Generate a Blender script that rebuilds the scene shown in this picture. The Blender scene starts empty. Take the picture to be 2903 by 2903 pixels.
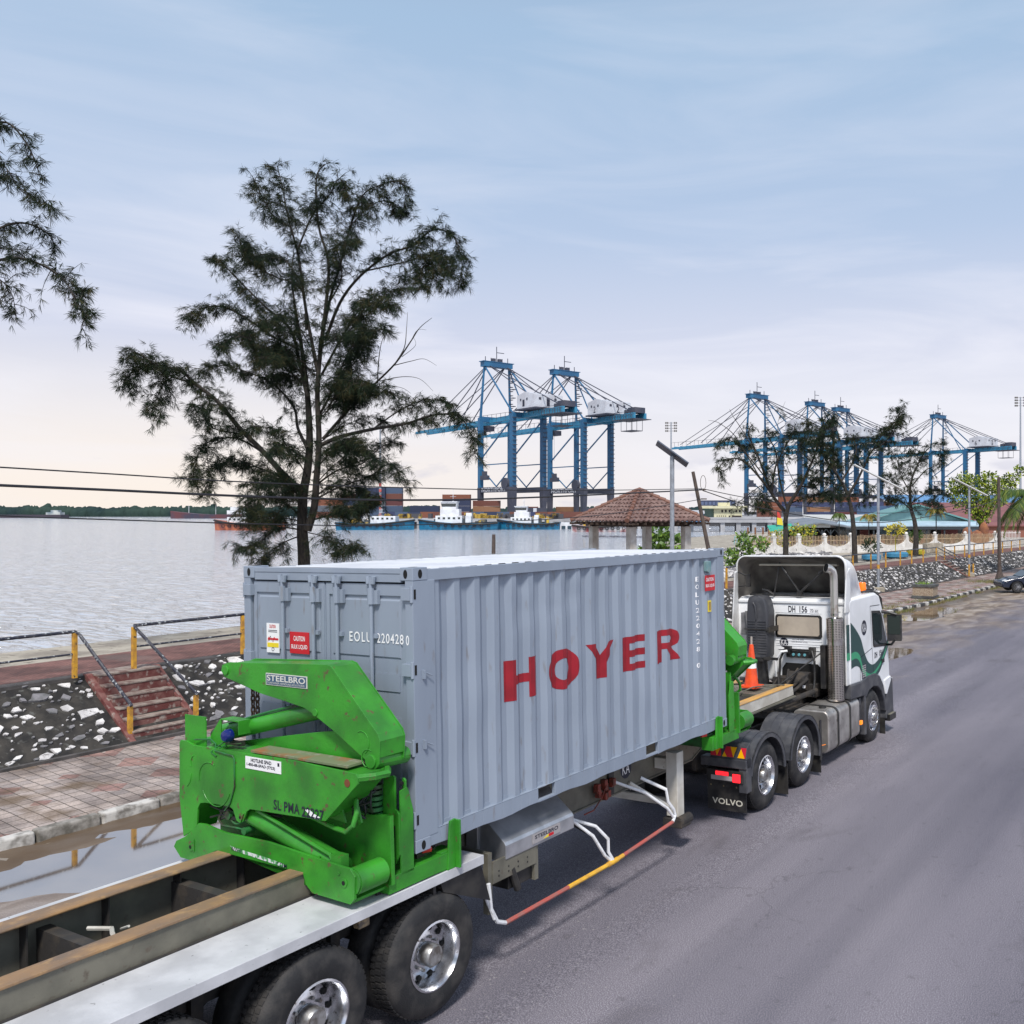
import bpy, bmesh, math, random
from mathutils import Vector, Matrix, noise
S=bpy.context.scene; COL=S.collection
R=math.radians; PI=math.pi
random.seed(7)
# ---------------------------------------------------------------- camera
CF=2683.0; CX=1935.5; CY=1451.0; CH=4.66; YAW=R(30.29)
RV=Vector((math.cos(YAW),math.sin(YAW),0)); FV=Vector((-math.sin(YAW),math.cos(YAW),0))
cam=bpy.data.objects.new('camera',bpy.data.cameras.new('camera')); COL.objects.link(cam); S.camera=cam
cam.location=(0,0,CH); cam.rotation_euler=(R(90),0,YAW)
cam.data.sensor_width=36; cam.data.lens=CF/2903*36
cam.data.shift_x=-(CX-1451.5)/2903; cam.data.clip_end=9000; cam.data.clip_start=.1
# ---------------------------------------------------------------- sky
W=bpy.data.worlds.new('World'); S.world=W; W.use_nodes=True
nt=W.node_tree; N=nt.nodes; L=nt.links
SUN_EL=R(55); SUN_AZ=R(34)
bg=N['Background']; bg.inputs[1].default_value=.1
sky=N.new('ShaderNodeTexSky'); sky.sky_type='NISHITA'; sky.sun_disc=False; sky.sun_elevation=SUN_EL; sky.sun_rotation=SUN_AZ
sky.air_density=1.5; sky.dust_density=3
tc=N.new('ShaderNodeTexCoord'); sx=N.new('ShaderNodeSeparateXYZ'); L.new(tc.outputs['Generated'],sx.inputs[0])
def ramp(N,stops,interp='LINEAR'):
    r=N.new('ShaderNodeValToRGB'); r.color_ramp.interpolation=interp
    e=r.color_ramp.elements
    while len(e)<len(stops): e.new(.5)
    for i,(p,c) in enumerate(stops): e[i].position=p; e[i].color=(*c,1) if len(c)==3 else c
    return r
def math_(N,L,op,a,b=None,clamp=False):
    m=N.new('ShaderNodeMath'); m.operation=op; m.use_clamp=clamp
    for i,v in enumerate((a,b)):
        if v is None: continue
        if hasattr(v,'is_linked'): L.new(v,m.inputs[i])
        else: m.inputs[i].default_value=v
    return m.outputs[0]
def mixc(N,L,f,a,b,bt='MIX'):
    m=N.new('ShaderNodeMix'); m.data_type='RGBA'; m.blend_type=bt
    for i,v in ((0,f),(6,a),(7,b)):
        if hasattr(v,'is_linked'): L.new(v,m.inputs[i])
        elif i==0: m.inputs[0].default_value=v
        else: m.inputs[i].default_value=(*v,1)
    return m.outputs[2]
rm=ramp(N,[(0,(.78,.74,.76)),(.035,(.79,.76,.79)),(.09,(.71,.71,.79)),(.17,(.57,.60,.74)),(.28,(.42,.52,.70)),(.45,(.345,.48,.66)),(.62,(.30,.38,.52)),(1,(.28,.34,.46))])
L.new(sx.outputs[2],rm.inputs[0])
def wdot(d):
    v=N.new('ShaderNodeVectorMath'); v.operation='DOT_PRODUCT'; L.new(tc.outputs['Generated'],v.inputs[0]); v.inputs[1].default_value=d; return v.outputs['Value']
gd=(FV-RV*.62).normalized()
glow=math_(N,L,'POWER',math_(N,L,'MAXIMUM',wdot(gd),0.),10.)
lowf=math_(N,L,'SUBTRACT',1,math_(N,L,'MULTIPLY',sx.outputs[2],6.),True)
c1=mixc(N,L,math_(N,L,'MULTIPLY',math_(N,L,'MULTIPLY',glow,lowf),.6),rm.outputs[0],(1.0,.87,.72))
# streaky high cloud and a few low cumulus
mp=N.new('ShaderNodeMapping'); L.new(tc.outputs['Generated'],mp.inputs[0]); mp.inputs['Scale'].default_value=(1.6,1.6,9)
ns=N.new('ShaderNodeTexNoise'); ns.inputs['Scale'].default_value=1.7; ns.inputs['Detail'].default_value=6; ns.inputs['Roughness'].default_value=.55; ns.inputs['Distortion'].default_value=.6
L.new(mp.outputs[0],ns.inputs['Vector'])
cr=ramp(N,[(.42,(0,0,0)),(.72,(1,1,1))]); L.new(ns.outputs['Fac'],cr.inputs[0])
band=ramp(N,[(0,(.15,)*3),(.05,(.75,)*3),(.18,(.65,)*3),(.32,(.25,)*3),(1,(.1,)*3)]); L.new(sx.outputs[2],band.inputs[0])
c2=mixc(N,L,math_(N,L,'MULTIPLY',cr.outputs[0],band.outputs[0]),c1,(.84,.83,.90))
rgt=math_(N,L,'MULTIPLY',math_(N,L,'POWER',math_(N,L,'MAXIMUM',wdot((FV+RV*.25).normalized()),0.),14.),math_(N,L,'SUBTRACT',1,math_(N,L,'MULTIPLY',sx.outputs[2],3.3),True))
c3=mixc(N,L,math_(N,L,'MULTIPLY',rgt,.42),c2,(.86,.86,.92))
mp2=N.new('ShaderNodeMapping'); L.new(tc.outputs['Generated'],mp2.inputs[0]); mp2.inputs['Scale'].default_value=(11,11,34)
n2=N.new('ShaderNodeTexNoise'); n2.inputs['Scale'].default_value=1.0; n2.inputs['Detail'].default_value=5; L.new(mp2.outputs[0],n2.inputs['Vector'])
k2=ramp(N,[(.56,(0,0,0)),(.66,(1,1,1))]); L.new(n2.outputs['Fac'],k2.inputs[0])
b2=ramp(N,[(0,(0,)*3),(.012,(.55,)*3),(.045,(.5,)*3),(.075,(0,)*3)]); L.new(sx.outputs[2],b2.inputs[0])
c4=mixc(N,L,math_(N,L,'MULTIPLY',k2.outputs[0],b2.outputs[0]),c3,(.55,.56,.68))
# the half of the sky behind the camera is brighter
back=math_(N,L,'ADD',math_(N,L,'MULTIPLY',math_(N,L,'MAXIMUM',wdot((-FV+RV*.6).normalized()),0.),.45),math_(N,L,'MULTIPLY',math_(N,L,'MAXIMUM',math_(N,L,'SUBTRACT',sx.outputs[2],.5),0.),.1))
c5=mixc(N,L,1.0,c4,(1,1,1),'MULTIPLY')
vm=N.new('ShaderNodeVectorMath'); vm.operation='SCALE'; L.new(c5,vm.inputs[0]); L.new(math_(N,L,'MULTIPLY',math_(N,L,'ADD',back,1.),9.2),vm.inputs['Scale'])
sk=N.new('ShaderNodeVectorMath'); sk.operation='SCALE'; L.new(sky.outputs[0],sk.inputs[0]); sk.inputs['Scale'].default_value=.10
ad=N.new('ShaderNodeVectorMath'); ad.operation='ADD'; L.new(vm.outputs[0],ad.inputs[0]); L.new(sk.outputs[0],ad.inputs[1])
L.new(ad.outputs[0],bg.inputs[0])
# ---------------------------------------------------------------- sun (soft, through cloud)
sl=bpy.data.lights.new('sun','SUN'); sl.energy=3.3; sl.angle=R(10); sl.color=(1,.95,.9)
so=bpy.data.objects.new('sun',sl); COL.objects.link(so)
# light arrives from behind the camera and above
sd=Vector((math.sin(SUN_AZ)*math.cos(SUN_EL),-math.cos(SUN_AZ)*math.cos(SUN_EL),math.sin(SUN_EL)))
sky.sun_rotation=math.atan2(sd.x,sd.y)
so.rotation_euler=(-sd).to_track_quat('-Z','Y').to_euler()
S.view_settings.view_transform='Standard'; S.view_settings.look='None'; S.view_settings.exposure=.22; S.view_settings.gamma=1
# ---------------------------------------------------------------- helpers
def cw(X,Y,z): return RV*X+FV*Y+Vector((0,0,z))
def pw(u,v,Y): return cw((u-CX)/CF*Y,Y,CH+(CY-v)/CF*Y)          # a point of the photo at a real distance
def gw(u,v,zz):
    Y=(CH-zz)*CF/(v-CY); return cw((u-CX)/CF*Y,Y,zz)
MATS={}
def M(name,c,rough=.55,metal=0,c2=None,ns=3.,lo=.4,hi=.62,bump=0,bs=20.,detail=5,c3=None,ns3=20.,lo3=.6,hi3=.68,sc=(1,1,1),emit=0,alpha=1,spec=.5,distort=0,coord='Object',rv=0):
    if name in MATS: return MATS[name]
    m=bpy.data.materials.new(name); m.use_nodes=True; n=m.node_tree.nodes; l=m.node_tree.links
    p=n['Principled BSDF']; MATS[name]=m
    p.inputs['Base Color'].default_value=(*c,1); p.inputs['Roughness'].default_value=rough; p.inputs['Metallic'].default_value=metal
    p.inputs['Specular IOR Level'].default_value=spec
    if emit: p.inputs['Emission Color'].default_value=(*c,1); p.inputs['Emission Strength'].default_value=emit
    if alpha<1: p.inputs['Alpha'].default_value=alpha
    t=n.new('ShaderNodeTexCoord'); mp=n.new('ShaderNodeMapping'); l.new(t.outputs[coord],mp.inputs[0]); mp.inputs['Scale'].default_value=sc
    def nz(s,d=detail):
        q=n.new('ShaderNodeTexNoise'); q.inputs['Scale'].default_value=s; q.inputs['Detail'].default_value=d; q.inputs['Distortion'].default_value=distort; l.new(mp.outputs[0],q.inputs['Vector']); return q.outputs['Fac']
    out=None
    if c2 is not None:
        f=nz(ns); r=ramp(n,[(lo,(0,0,0)),(hi,(1,1,1))]); l.new(f,r.inputs[0]); out=mixc(n,l,r.outputs[0],c,c2)
        if rv:
            mr=n.new('ShaderNodeMapRange'); l.new(r.outputs[0],mr.inputs[0]); mr.inputs[3].default_value=rough; mr.inputs[4].default_value=rv; l.new(mr.outputs[0],p.inputs['Roughness'])
    if c3 is not None:
        f=nz(ns3); r=ramp(n,[(lo3,(0,0,0)),(hi3,(1,1,1))]); l.new(f,r.inputs[0]); out=mixc(n,l,r.outputs[0],out if out is not None else c,c3)
    if out is not None: l.new(out,p.inputs['Base Color'])
    if bump:
        b=n.new('ShaderNodeBump'); b.inputs['Strength'].default_value=bump; b.inputs['Distance'].default_value=.02; l.new(nz(bs),b.inputs['Height']); l.new(b.outputs[0],p.inputs['Normal'])
    return m
class MB:
    def __init__(s,xf=None): s.v=[];s.f=[];s.m=[];s.mi=0;s.xf=xf
    def add(s,vs,fs):
        o=len(s.v)
        for p in vs:
            p=Vector(p); s.v.append(s.xf(p) if s.xf else p)
        for f in fs: s.f.append([i+o for i in f]); s.m.append(s.mi)
        return s
    def mat(s,i): s.mi=i; return s
    def box(s,c,d,rot=None):
        c=Vector(c); h=[x/2 for x in d]; vs=[Vector((a*h[0],b*h[1],e*h[2])) for a in(-1,1) for b in(-1,1) for e in(-1,1)]
        if rot is not None: vs=[rot@q for q in vs]
        return s.add([c+q for q in vs],[(0,1,3,2),(4,6,7,5),(0,4,5,1),(2,3,7,6),(0,2,6,4),(1,5,7,3)])
    def bb(s,x0,x1,y0,y1,z0,z1): return s.box(((x0+x1)/2,(y0+y1)/2,(z0+z1)/2),(abs(x1-x0),abs(y1-y0),abs(z1-z0)))
    def prism(s,pts,ax,a,b):
        def mk(p,k):
            return (k,p[0],p[1]) if ax=='x' else (p[0],k,p[1]) if ax=='y' else (p[0],p[1],k)
        n=len(pts); return s.add([mk(p,a) for p in pts]+[mk(p,b) for p in pts],[tuple(range(n)),tuple(range(2*n-1,n-1,-1))]+[(i,(i+1)%n,n+(i+1)%n,n+i) for i in range(n)])
    def hexa(s,v): return s.add(v,[(0,1,2,3),(7,6,5,4),(0,4,5,1),(1,5,6,2),(2,6,7,3),(3,7,4,0)])
    def quad(s,*v): return s.add(v,[tuple(range(len(v)))])
    def tube(s,pts,r,n=8,caps=True):
        pts=[Vector(p) for p in pts]; k=len(pts); rs=r if isinstance(r,(list,tuple)) else [r]*k
        t0=(pts[1]-pts[0]).normalized(); u=t0.orthogonal().normalized(); vs=[];fs=[]
        for i,p in enumerate(pts):
            t=((pts[min(i+1,k-1)]-pts[max(i-1,0)])).normalized()
            u=(u-t*u.dot(t)); u=u.normalized() if u.length>1e-6 else t.orthogonal().normalized(); w=t.cross(u)
            for j in range(n):
                a=2*PI*j/n; vs.append(p+(u*math.cos(a)+w*math.sin(a))*rs[i])
        for i in range(k-1):
            for j in range(n): fs.append((i*n+j,i*n+(j+1)%n,(i+1)*n+(j+1)%n,(i+1)*n+j))
        if caps: fs+= [tuple(range(n-1,-1,-1)),tuple((k-1)*n+j for j in range(n))]
        return s.add(vs,fs)
    def lathe(s,prof,o,ax,n=24,full=True):
        # prof: (radius, distance along axis)
        o=Vector(o); ax=Vector(ax).normalized(); u=ax.orthogonal().normalized(); w=ax.cross(u); vs=[];fs=[];k=len(prof)
        for (r,h) in prof:
            for j in range(n):
                a=2*PI*j/n; vs.append(o+ax*h+(u*math.cos(a)+w*math.sin(a))*r)
        for i in range(k-1):
            for j in range(n): fs.append((i*n+j,i*n+(j+1)%n,(i+1)*n+(j+1)%n,(i+1)*n+j))
        if full and prof[0][0]>1e-4: fs.append(tuple(range(n-1,-1,-1)))
        if full and prof[-1][0]>1e-4: fs.append(tuple((k-1)*n+j for j in range(n)))
        return s.add(vs,fs)
    def cyl(s,a,b,r,n=16): return s.tube([a,b],r,n)
    def build(s,name,mats,parent=None,smooth=False,bevel=0,seg=2,nrm=True,auto=35):
        me=bpy.data.meshes.new(name); me.from_pydata([tuple(p) for p in s.v],[],s.f)
        for x in (mats if isinstance(mats,(list,tuple)) else [mats]): me.materials.append(x)
        me.polygons.foreach_set('material_index',s.m)
        if nrm:
            b=bmesh.new(); b.from_mesh(me); bmesh.ops.recalc_face_normals(b,faces=b.faces); b.to_mesh(me); b.free()
        o=bpy.data.objects.new(name,me); COL.objects.link(o)
        if parent: o.parent=parent
        if smooth:
            me.polygons.foreach_set('use_smooth',[True]*len(me.polygons))
            try: me.set_sharp_from_angle(angle=R(auto))
            except Exception: pass
        if bevel:
            m=o.modifiers.new('b','BEVEL'); m.width=bevel; m.segments=seg; m.limit_method='ANGLE'; m.angle_limit=R(40); m.harden_normals=False
        return o
def empty(name,loc=(0,0,0),rot=(0,0,0)):
    o=bpy.data.objects.new(name,None); COL.objects.link(o); o.location=loc; o.rotation_euler=rot; return o
def tag(o,label=None,cat=None,group=None,kind=None):
    for k,v in (('label',label),('category',cat),('group',group),('kind',kind)):
        if v: o[k]=v
    return o
def copy_tree(o,parent=None):
    c=o.copy(); COL.objects.link(c)
    if parent is not None: c.parent=parent
    for ch in [x for x in KIDS.get(o.name,[])]: copy_tree(ch,c)
    return c
KIDS={}
def index_kids(root):
    def rec(o):
        ks=[x for x in COL.objects if x.parent==o]; KIDS[o.name]=ks
        for k in ks: rec(k)
    rec(root)
RES=4
def textmesh(s,bold=0,font=None,spacing=1.0):
    cu=bpy.data.curves.new('t','FONT'); cu.body=s; cu.size=1; cu.offset=bold; cu.space_character=spacing; cu.resolution_u=RES; cu.fill_mode='FRONT'
    o=bpy.data.objects.new('t',cu); COL.objects.link(o); dg=bpy.context.evaluated_depsgraph_get()
    me=bpy.data.meshes.new_from_object(o.evaluated_get(dg)); bpy.data.objects.remove(o); bpy.data.curves.remove(cu)
    vs=[v.co.copy() for v in me.vertices]; fs=[tuple(p.vertices) for p in me.polygons]; bpy.data.meshes.remove(me)
    x0=min(v.x for v in vs);x1=max(v.x for v in vs);y0=min(v.y for v in vs);y1=max(v.y for v in vs)
    return [((v.x-x0)/(x1-x0),(v.y-y0)/(y1-y0)) for v in vs],fs,(x1-x0)/(y1-y0)
def text(mb,s,o,u,v,bold=0,warp=None,spacing=1.0):
    """write s into the parallelogram o + a*u + b*v"""
    vs,fs,_=textmesh(s,bold,spacing=spacing); o=Vector(o);u=Vector(u);v=Vector(v)
    return mb.add([o+u*a+v*b for a,b in vs],fs)
# ================================================================ materials of the vehicles
roofm=M('sky_sheen_roof_paint',(.62,.64,.67),.4,c2=(.52,.54,.58),ns=1.5)  # container grey lightened here so the colour itself carries the sky reflection
cont=M('container_paint',(.265,.31,.375),.42,c2=(.225,.265,.325),ns=1.6,lo=.35,hi=.68,c3=(.20,.20,.21),ns3=9,lo3=.63,hi3=.76,bump=.08,bs=3,sc=(1.3,1.3,.35))
green=M('green_paint',(.040,.29,.022),.38,c2=(.027,.165,.019),ns=2.6,lo=.40,hi=.66,c3=(.10,.085,.035),ns3=13,lo3=.63,hi3=.70,bump=.12,bs=30)
greend=M('greasy_green_paint',(.02,.15,.035),.5,c2=(.035,.035,.02),ns=5,lo=.45,hi=.65,bump=.1,bs=30)
rust=M('rusty_steel',(.31,.18,.08),.55,c2=(.14,.105,.08),ns=2,lo=.35,hi=.65,c3=(.36,.22,.10),ns3=9,lo3=.55,hi3=.72,bump=.15,bs=40,sc=(1.6,1,1.6))
ochre=M('ochre_rail',(.62,.34,.08),.6,c2=(.40,.25,.12),ns=4,sc=(3,.4,3))
greyst=M('grey_chassis_steel',(.165,.155,.12),.6,c2=(.10,.095,.075),ns=2.5,c3=(.10,.08,.06),ns3=14,lo3=.62,hi3=.75,bump=.1,bs=30)
darkst=M('dark_dirty_steel',(.030,.027,.025),.75,c2=(.07,.055,.04),ns=6,lo=.5,hi=.75,bump=.2,bs=25)
cream=M('cream_chassis_paint',(.62,.60,.54),.5,c2=(.45,.42,.36),ns=3,c3=(.2,.16,.12),ns3=11,lo3=.66,hi3=.78)
deckm=M('silver_deck_paint',(.56,.565,.58),.42,c2=(.44,.445,.46),ns=3,c3=(.2,.2,.2),ns3=26,lo3=.69,hi3=.75,bump=.08,bs=40)
alu=M('galvanised_sheet',(.55,.56,.58),.32,metal=.7,c2=(.4,.41,.43),ns=4)
black=M('black_paint',(.012,.012,.013),.45,c2=(.035,.033,.03),ns=6)
plas=M('grey_black_plastic',(.045,.047,.055),.5,c2=(.09,.09,.095),ns=5,lo=.45,hi=.7)
rubber=M('tyre_rubber',(.013,.013,.014),.7,c2=(.05,.046,.042),ns=6,lo=.45,hi=.75,bump=.25,bs=60)
chrome=M('polished_wheel_alloy',(.70,.71,.74),.24,metal=1,c2=(.30,.29,.28),ns=7,lo=.48,hi=.75,c3=(.12,.10,.09),ns3=25,lo3=.62,hi3=.72)
hole=M('dark_hole',(.004,.004,.004),.9)
white=M('white_cab_paint',(.78,.79,.80),.28,c2=(.70,.71,.71),ns=2,c3=(.60,.59,.56),ns3=9,lo3=.66,hi3=.8)
whitep=M('white_lettering',(.82,.82,.82),.5); redp=M('red_lettering',(.30,.006,.016),.45,c2=(.23,.005,.012),ns=6)
redst=M('red_sticker',(.55,.012,.02),.4); blk=M('black_lettering',(.012,.014,.03),.5); yel=M('yellow_sticker',(.80,.62,.02),.4)
amber=M('amber_lens',(.95,.25,.01),.25,emit=.25); redl=M('red_lamp_lens',(.9,.02,.03),.2,emit=1.2); greyl=M('grey_lens',(.35,.33,.33),.3)
glass=M('window_glass',(.02,.03,.032),.06,spec=.8); tan=M('curtained_glass',(.50,.43,.34),.25,c2=(.42,.36,.29),ns=3)
dgreen=M('dark_green_stripe',(.008,.05,.045),.35); mgreen=M('bright_green_stripe',(.03,.30,.14),.35)
pipew=M('white_tube_paint',(.72,.73,.74),.4,c2=(.5,.5,.5),ns=9,lo=.55,hi=.7); pipered=M('faded_red_tube',(.42,.09,.07),.5,c2=(.3,.12,.1),ns=9); pipeyel=M('yellow_tube',(.75,.42,.03),.5,c2=(.55,.3,.05),ns=9)
tankm=M('brushed_tank_aluminium',(.52,.50,.47),.42,metal=.75,c2=(.33,.31,.29),ns=2.5,c3=(.2,.18,.16),ns3=11,lo3=.6,hi3=.75)
# perforated stainless heat shield
def perf():
    m=M('perforated_heat_shield',(.62,.58,.54),.25,metal=.95); n=m.node_tree.nodes; l=m.node_tree.links; p=n['Principled BSDF']
    t=n.new('ShaderNodeTexCoord'); b=n.new('ShaderNodeTexBrick'); mp=n.new('ShaderNodeMapping'); l.new(t.outputs['UV'],mp.inputs[0]); l.new(mp.outputs[0],b.inputs['Vector'])
    b.inputs['Scale'].default_value=1; b.inputs['Brick Width'].default_value=.058; b.inputs['Row Height'].default_value=.032; b.inputs['Mortar Size'].default_value=.0095; b.inputs['Mortar Smooth'].default_value=.1; b.offset=0
    b.inputs['Color1'].default_value=b.inputs['Color2'].default_value=(.015,.012,.01,1); b.inputs['Mortar'].default_value=(.66,.62,.57,1)
    l.new(b.outputs['Color'],p.inputs['Base Color']); l.new(b.outputs['Fac'],p.inputs['Metallic'])
    return m
perfm=perf()
TR=(0,-.0225,0); TO=Vector((-7.627,6.187,1.532)); TROT=(-.003,-.0225,0)
# ================================================================ the grey container
box=empty('shipping_container',TO,TROT); tag(box,'light grey-blue corrugated steel container with big red lettering on the trailer','shipping container')
HW=1.219; CLN=6.058; CHT=2.591; Y0,Y1=.27,5.88
def corr(y):
    t=((y-Y0)/.278)%1.0*.278
    if t<.070: return 0.
    if t<.138: return -(t-.070)/.068*.042
    if t<.208: return -.042
    return -(.278-t)/.070*.042
def side(sx):
    brk=[Y0]; k=0
    while True:
        b=Y0+k*.278
        for d in (.070,.138,.208,.278):
            if b+d<Y1: brk.append(b+d)
        k+=1
        if b>Y1: break
    brk=sorted(set(round(x,4) for x in brk))+[Y1]
    zs=[.16+i*(2.47-.16)/26 for i in range(27)]; m=MB(); vs=[]
    for y in brk:
        for zz in zs:
            d=corr(y); e=noise.noise(Vector((y*1.7,zz*2.3,3)))*.009
            if sx>0 and 1.3<y<2.6 and zz>1.85: e+=-.020*max(0,noise.noise(Vector((y*5,zz*4,2)))+.25)
            vs.append((sx*(HW-.014+d+e),y,zz))
    n=len(zs); fs=[(i*n+j,(i+1)*n+j,(i+1)*n+j+1,i*n+j+1) for i in range(len(brk)-1) for j in range(n-1)]
    m.add(vs,fs); return m
for sx in (1,-1):
    o=side(sx).build('side_wall',cont,box,nrm=False,smooth=True,auto=15)
m=MB()  # front wall, floor
m.bb(-HW+.03,HW-.03,5.98,6.02,.1,2.5); m.mat(1); m.bb(-HW+.35,HW-.35,.06,6.0,.03,.16); m.mat(0); m.bb(-HW+.05,HW-.05,.06,5.97,.161,.20); m.build('floor_and_front_wall',[cont,hole],box)
# roof: transverse corrugation
m=MB(); vs=[]; yy=.16; ys=[]
while yy<5.9: ys+= [(yy,0),(yy+.10,0),(yy+.125,-.02),(yy+.185,-.02)]; yy+=.21
ys.append((5.92,0))
for (y,d) in ys:
    for i in range(9):
        x=-1.18+i*2.36/8; vs.append((x,y,2.577+d+noise.noise(Vector((x,y,1)))*.008))
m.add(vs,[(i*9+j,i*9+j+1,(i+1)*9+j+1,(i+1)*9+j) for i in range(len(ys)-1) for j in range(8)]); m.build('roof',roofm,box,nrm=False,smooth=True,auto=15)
m=MB()  # frame
for sx in (1,-1):
    m.bb(sx*HW,sx*(HW-.10),.0,.274,.118,2.473); m.bb(sx*(HW-.002),sx*(HW-.12),5.88,6.055,.118,2.473)
    m.bb(sx*(HW-.004),sx*(HW-.075),.178,5.88,2.465,2.572)
    # bottom rail with wavy lip and fork pocket gaps
    ysg=[.178]+[.178+i*(5.88-.178)/40 for i in range(1,41)]
    for a,b in zip(ysg[:-1],ysg[1:]):
        g=[(1.76,2.10),(3.85,4.19)]; mid=(a+b)/2
        if any(p<mid<q for p,q in g):
            m.bb(sx*(HW-.006),sx*(HW-.05),a,b,.008,.035); continue
        w0=.007*math.sin(a*9)+.006*math.sin(a*4.1); w1=.007*math.sin(b*9)+.006*math.sin(b*4.1)
        xo=sx*(HW-.004); xi=sx*(HW-.05)
        m.hexa([(xo,a,.008+w0),(xo,b,.008+w1),(xo,b,.16),(xo,a,.16),(xi,a,.008+w0),(xi,b,.008+w1),(xi,b,.16),(xi,a,.16)])
    m.quad((sx*(HW-.002),.2,.163),(sx*(HW-.002),5.88,.163),(sx*(HW-.09),5.88,.166),(sx*(HW-.09),.2,.166))
m.bb(-1.06,1.06,.012,.09,2.455,2.575); m.bb(-1.06,1.06,.01,.10,.02,.13)
m.bb(-1.06,1.06,5.98,6.05,2.46,2.575); m.bb(-1.06,1.06,5.98,6.05,.02,.13)
m.bb(-1.10,1.10,.006,.03,2.535,2.582)
m.build('frame',cont,box,bevel=.004)
for sx in (1,-1):                                     # corner castings
    for y0,y1,sy in ((-.004,.178,-1),(5.88,6.062,1)):
        for z0,z1 in ((0,.118),(2.473,2.594)):
            m=MB(); m.bb(sx*(HW+.004),sx*(HW-.162),y0,y1,z0,z1); m.mat(1)
            zc=(z0+z1)/2; f=y0-.0015 if sy<0 else y1+.0015
            def oval(c,u,v,w,h):
                pts=[]
                for k in range(16):
                    a=2*PI*k/16; pts.append(Vector(c)+Vector(u)*w*math.cos(a)+Vector(v)*(h*math.sin(a)))
                m.add(pts,[tuple(range(16))])
            oval((sx*(HW-.088),f,zc),(1,0,0),(0,0,1),.026,.042); oval((sx*(HW+.0055),(y0+y1)/2,zc),(0,1,0),(0,0,1),.026,.042)
            if z0>1: oval((sx*(HW-.088),(y0+y1)/2,z1+.0015),(1,0,0),(0,1,0),.03,.055)
            m.build('corner_casting',[cont,hole],box,bevel=.006)
# rear doors
DZ=[.13,.36,.42,.80,.86,1.00,1.27,1.33,1.50,1.56,2.40]
def door(xa,xb):
    m=MB(); yb=.045; m.bb(xa,xb,yb,yb+.04,.13,2.44)
    for (z0,z1) in ((.20,.62),(.80,1.42),(1.60,2.24)):   # pressed-in fields framed by proud borders
        pass
    fr=.012
    def fld(z0,z1):
        m.hexa([(xa+.09,yb-fr,z0),(xb-.09,yb-fr,z0),(xb-.09,yb-fr,z1),(xa+.09,yb-fr,z1),(xa+.08,yb,z0-.015),(xb-.08,yb,z0-.015),(xb-.08,yb,z1+.015),(xa+.08,yb,z1+.015)])
    fld(1.76,2.28); fld(.82,1.30)if False else None
    # horizontal corrugations: recessed bands below mid height
    for zc in (1.60,1.20,.80,.40): 
        m.bb(xa+.10,xb-.10,yb-.010,yb,zc-.16,zc+.0); m.mat(1); m.bb(xa+.10,xb-.10,yb-.003,yb-.0015,zc+.001,zc+.012); m.mat(0)
    m.bb(xa,xb,yb-.016,yb,2.33,2.44); m.bb(xa,xa+.045,yb-.016,yb,.13,2.33); m.bb(xb-.045,xb,yb-.016,yb,.13,2.33)
    return m.build('door',[cont,cont],box,bevel=.006)
dl=door(-1.10,-.012); dr=door(.012,1.10)
for xx,dd in ((-.59,dl),(-.13,dl),(.211,dr),(.686,dr)):
    m=MB(); m.cyl((xx,-.012,.10),(xx,-.012,2.47),.019,10)
    m.bb(xx-.05,xx+.05,-.02,.03,2.46,2.50); m.cyl((xx-.045,-.015,2.51),(xx-.03,-.015,2.44),.022,8); m.cyl((xx+.045,-.015,2.51),(xx+.03,-.015,2.44),.022,8); m.cyl((xx,-.014,2.25),(xx,-.014,2.40),.032,10); m.bb(xx+.02,xx+.075,-.004,.03,2.25,2.38)
    for zz in (1.95,1.2,.5): m.bb(xx-.04,xx+.05,.0,.03,zz-.02,zz+.02)
    m.bb(xx-.05,xx+.05,-.02,.03,.06,.10)
    m.build('locking_bar',cont,dd,smooth=True,bevel=0)
for sx,dd in ((-1,dl),(1,dr)):
    for zz in (2.35,1.66,.955,.30):
        m=MB(); m.bb(sx*1.085,sx*1.20,-.022,.03,zz-.055,zz+.055); m.cyl((sx*1.205,-.002,zz-.075),(sx*1.205,-.002,zz+.075),.017,10); m.mat(1); m.bb(sx*1.2205,sx*1.2225,.01,.035,zz-.045,zz+.045)
        m.build('hinge',[cont,hole],dd,bevel=.006)
m=MB(); m.bb(-.02,.012,.018,.05,.13,2.42); m.bb(-.012,.0,.010,.02,.13,2.42); m.build('door_seal',cont,box)
m=MB(); text(m,'EOLU',(.34,.0265,1.885),(.30,0,0),(0,0,.095),.012,spacing=1.3); text(m,'220428',(.715,.0265,1.885),(.35,0,0),(0,0,.092),.012,spacing=1.2); text(m,'0',(1.125,-.0018,1.885),(.04,0,0),(0,0,.09),.012); m.build('serial_number',whitep,box,nrm=False)
for (x0,x1,z0,z1) in ((-.535,-.245,1.725,1.94),):
    m=MB(); m.bb(x0,x1,.026,.031,z0,z1); m.mat(1); text(m,'CAUTION',(x0+.06,.0245,z0+.125),(.17,0,0),(0,0,.05),.015); text(m,'BULK LIQUID',(x0+.025,.0245,z0+.04),(.24,0,0),(0,0,.05),.015); m.build('caution_sticker',[redst,whitep],box,nrm=False)
m=MB(); x0,x1,z0,z1=-.897,-.70,1.715,2.013; m.bb(x0,x1,.026,.031,z0,z1); m.mat(1); text(m,'CAUTION',(x0+.045,.0245,z1-.05),(.10,0,0),(0,0,.036),.02); m.bb(x0+.02,x1-.012,.0235,.0255,z1-.17,z1-.15)
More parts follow.
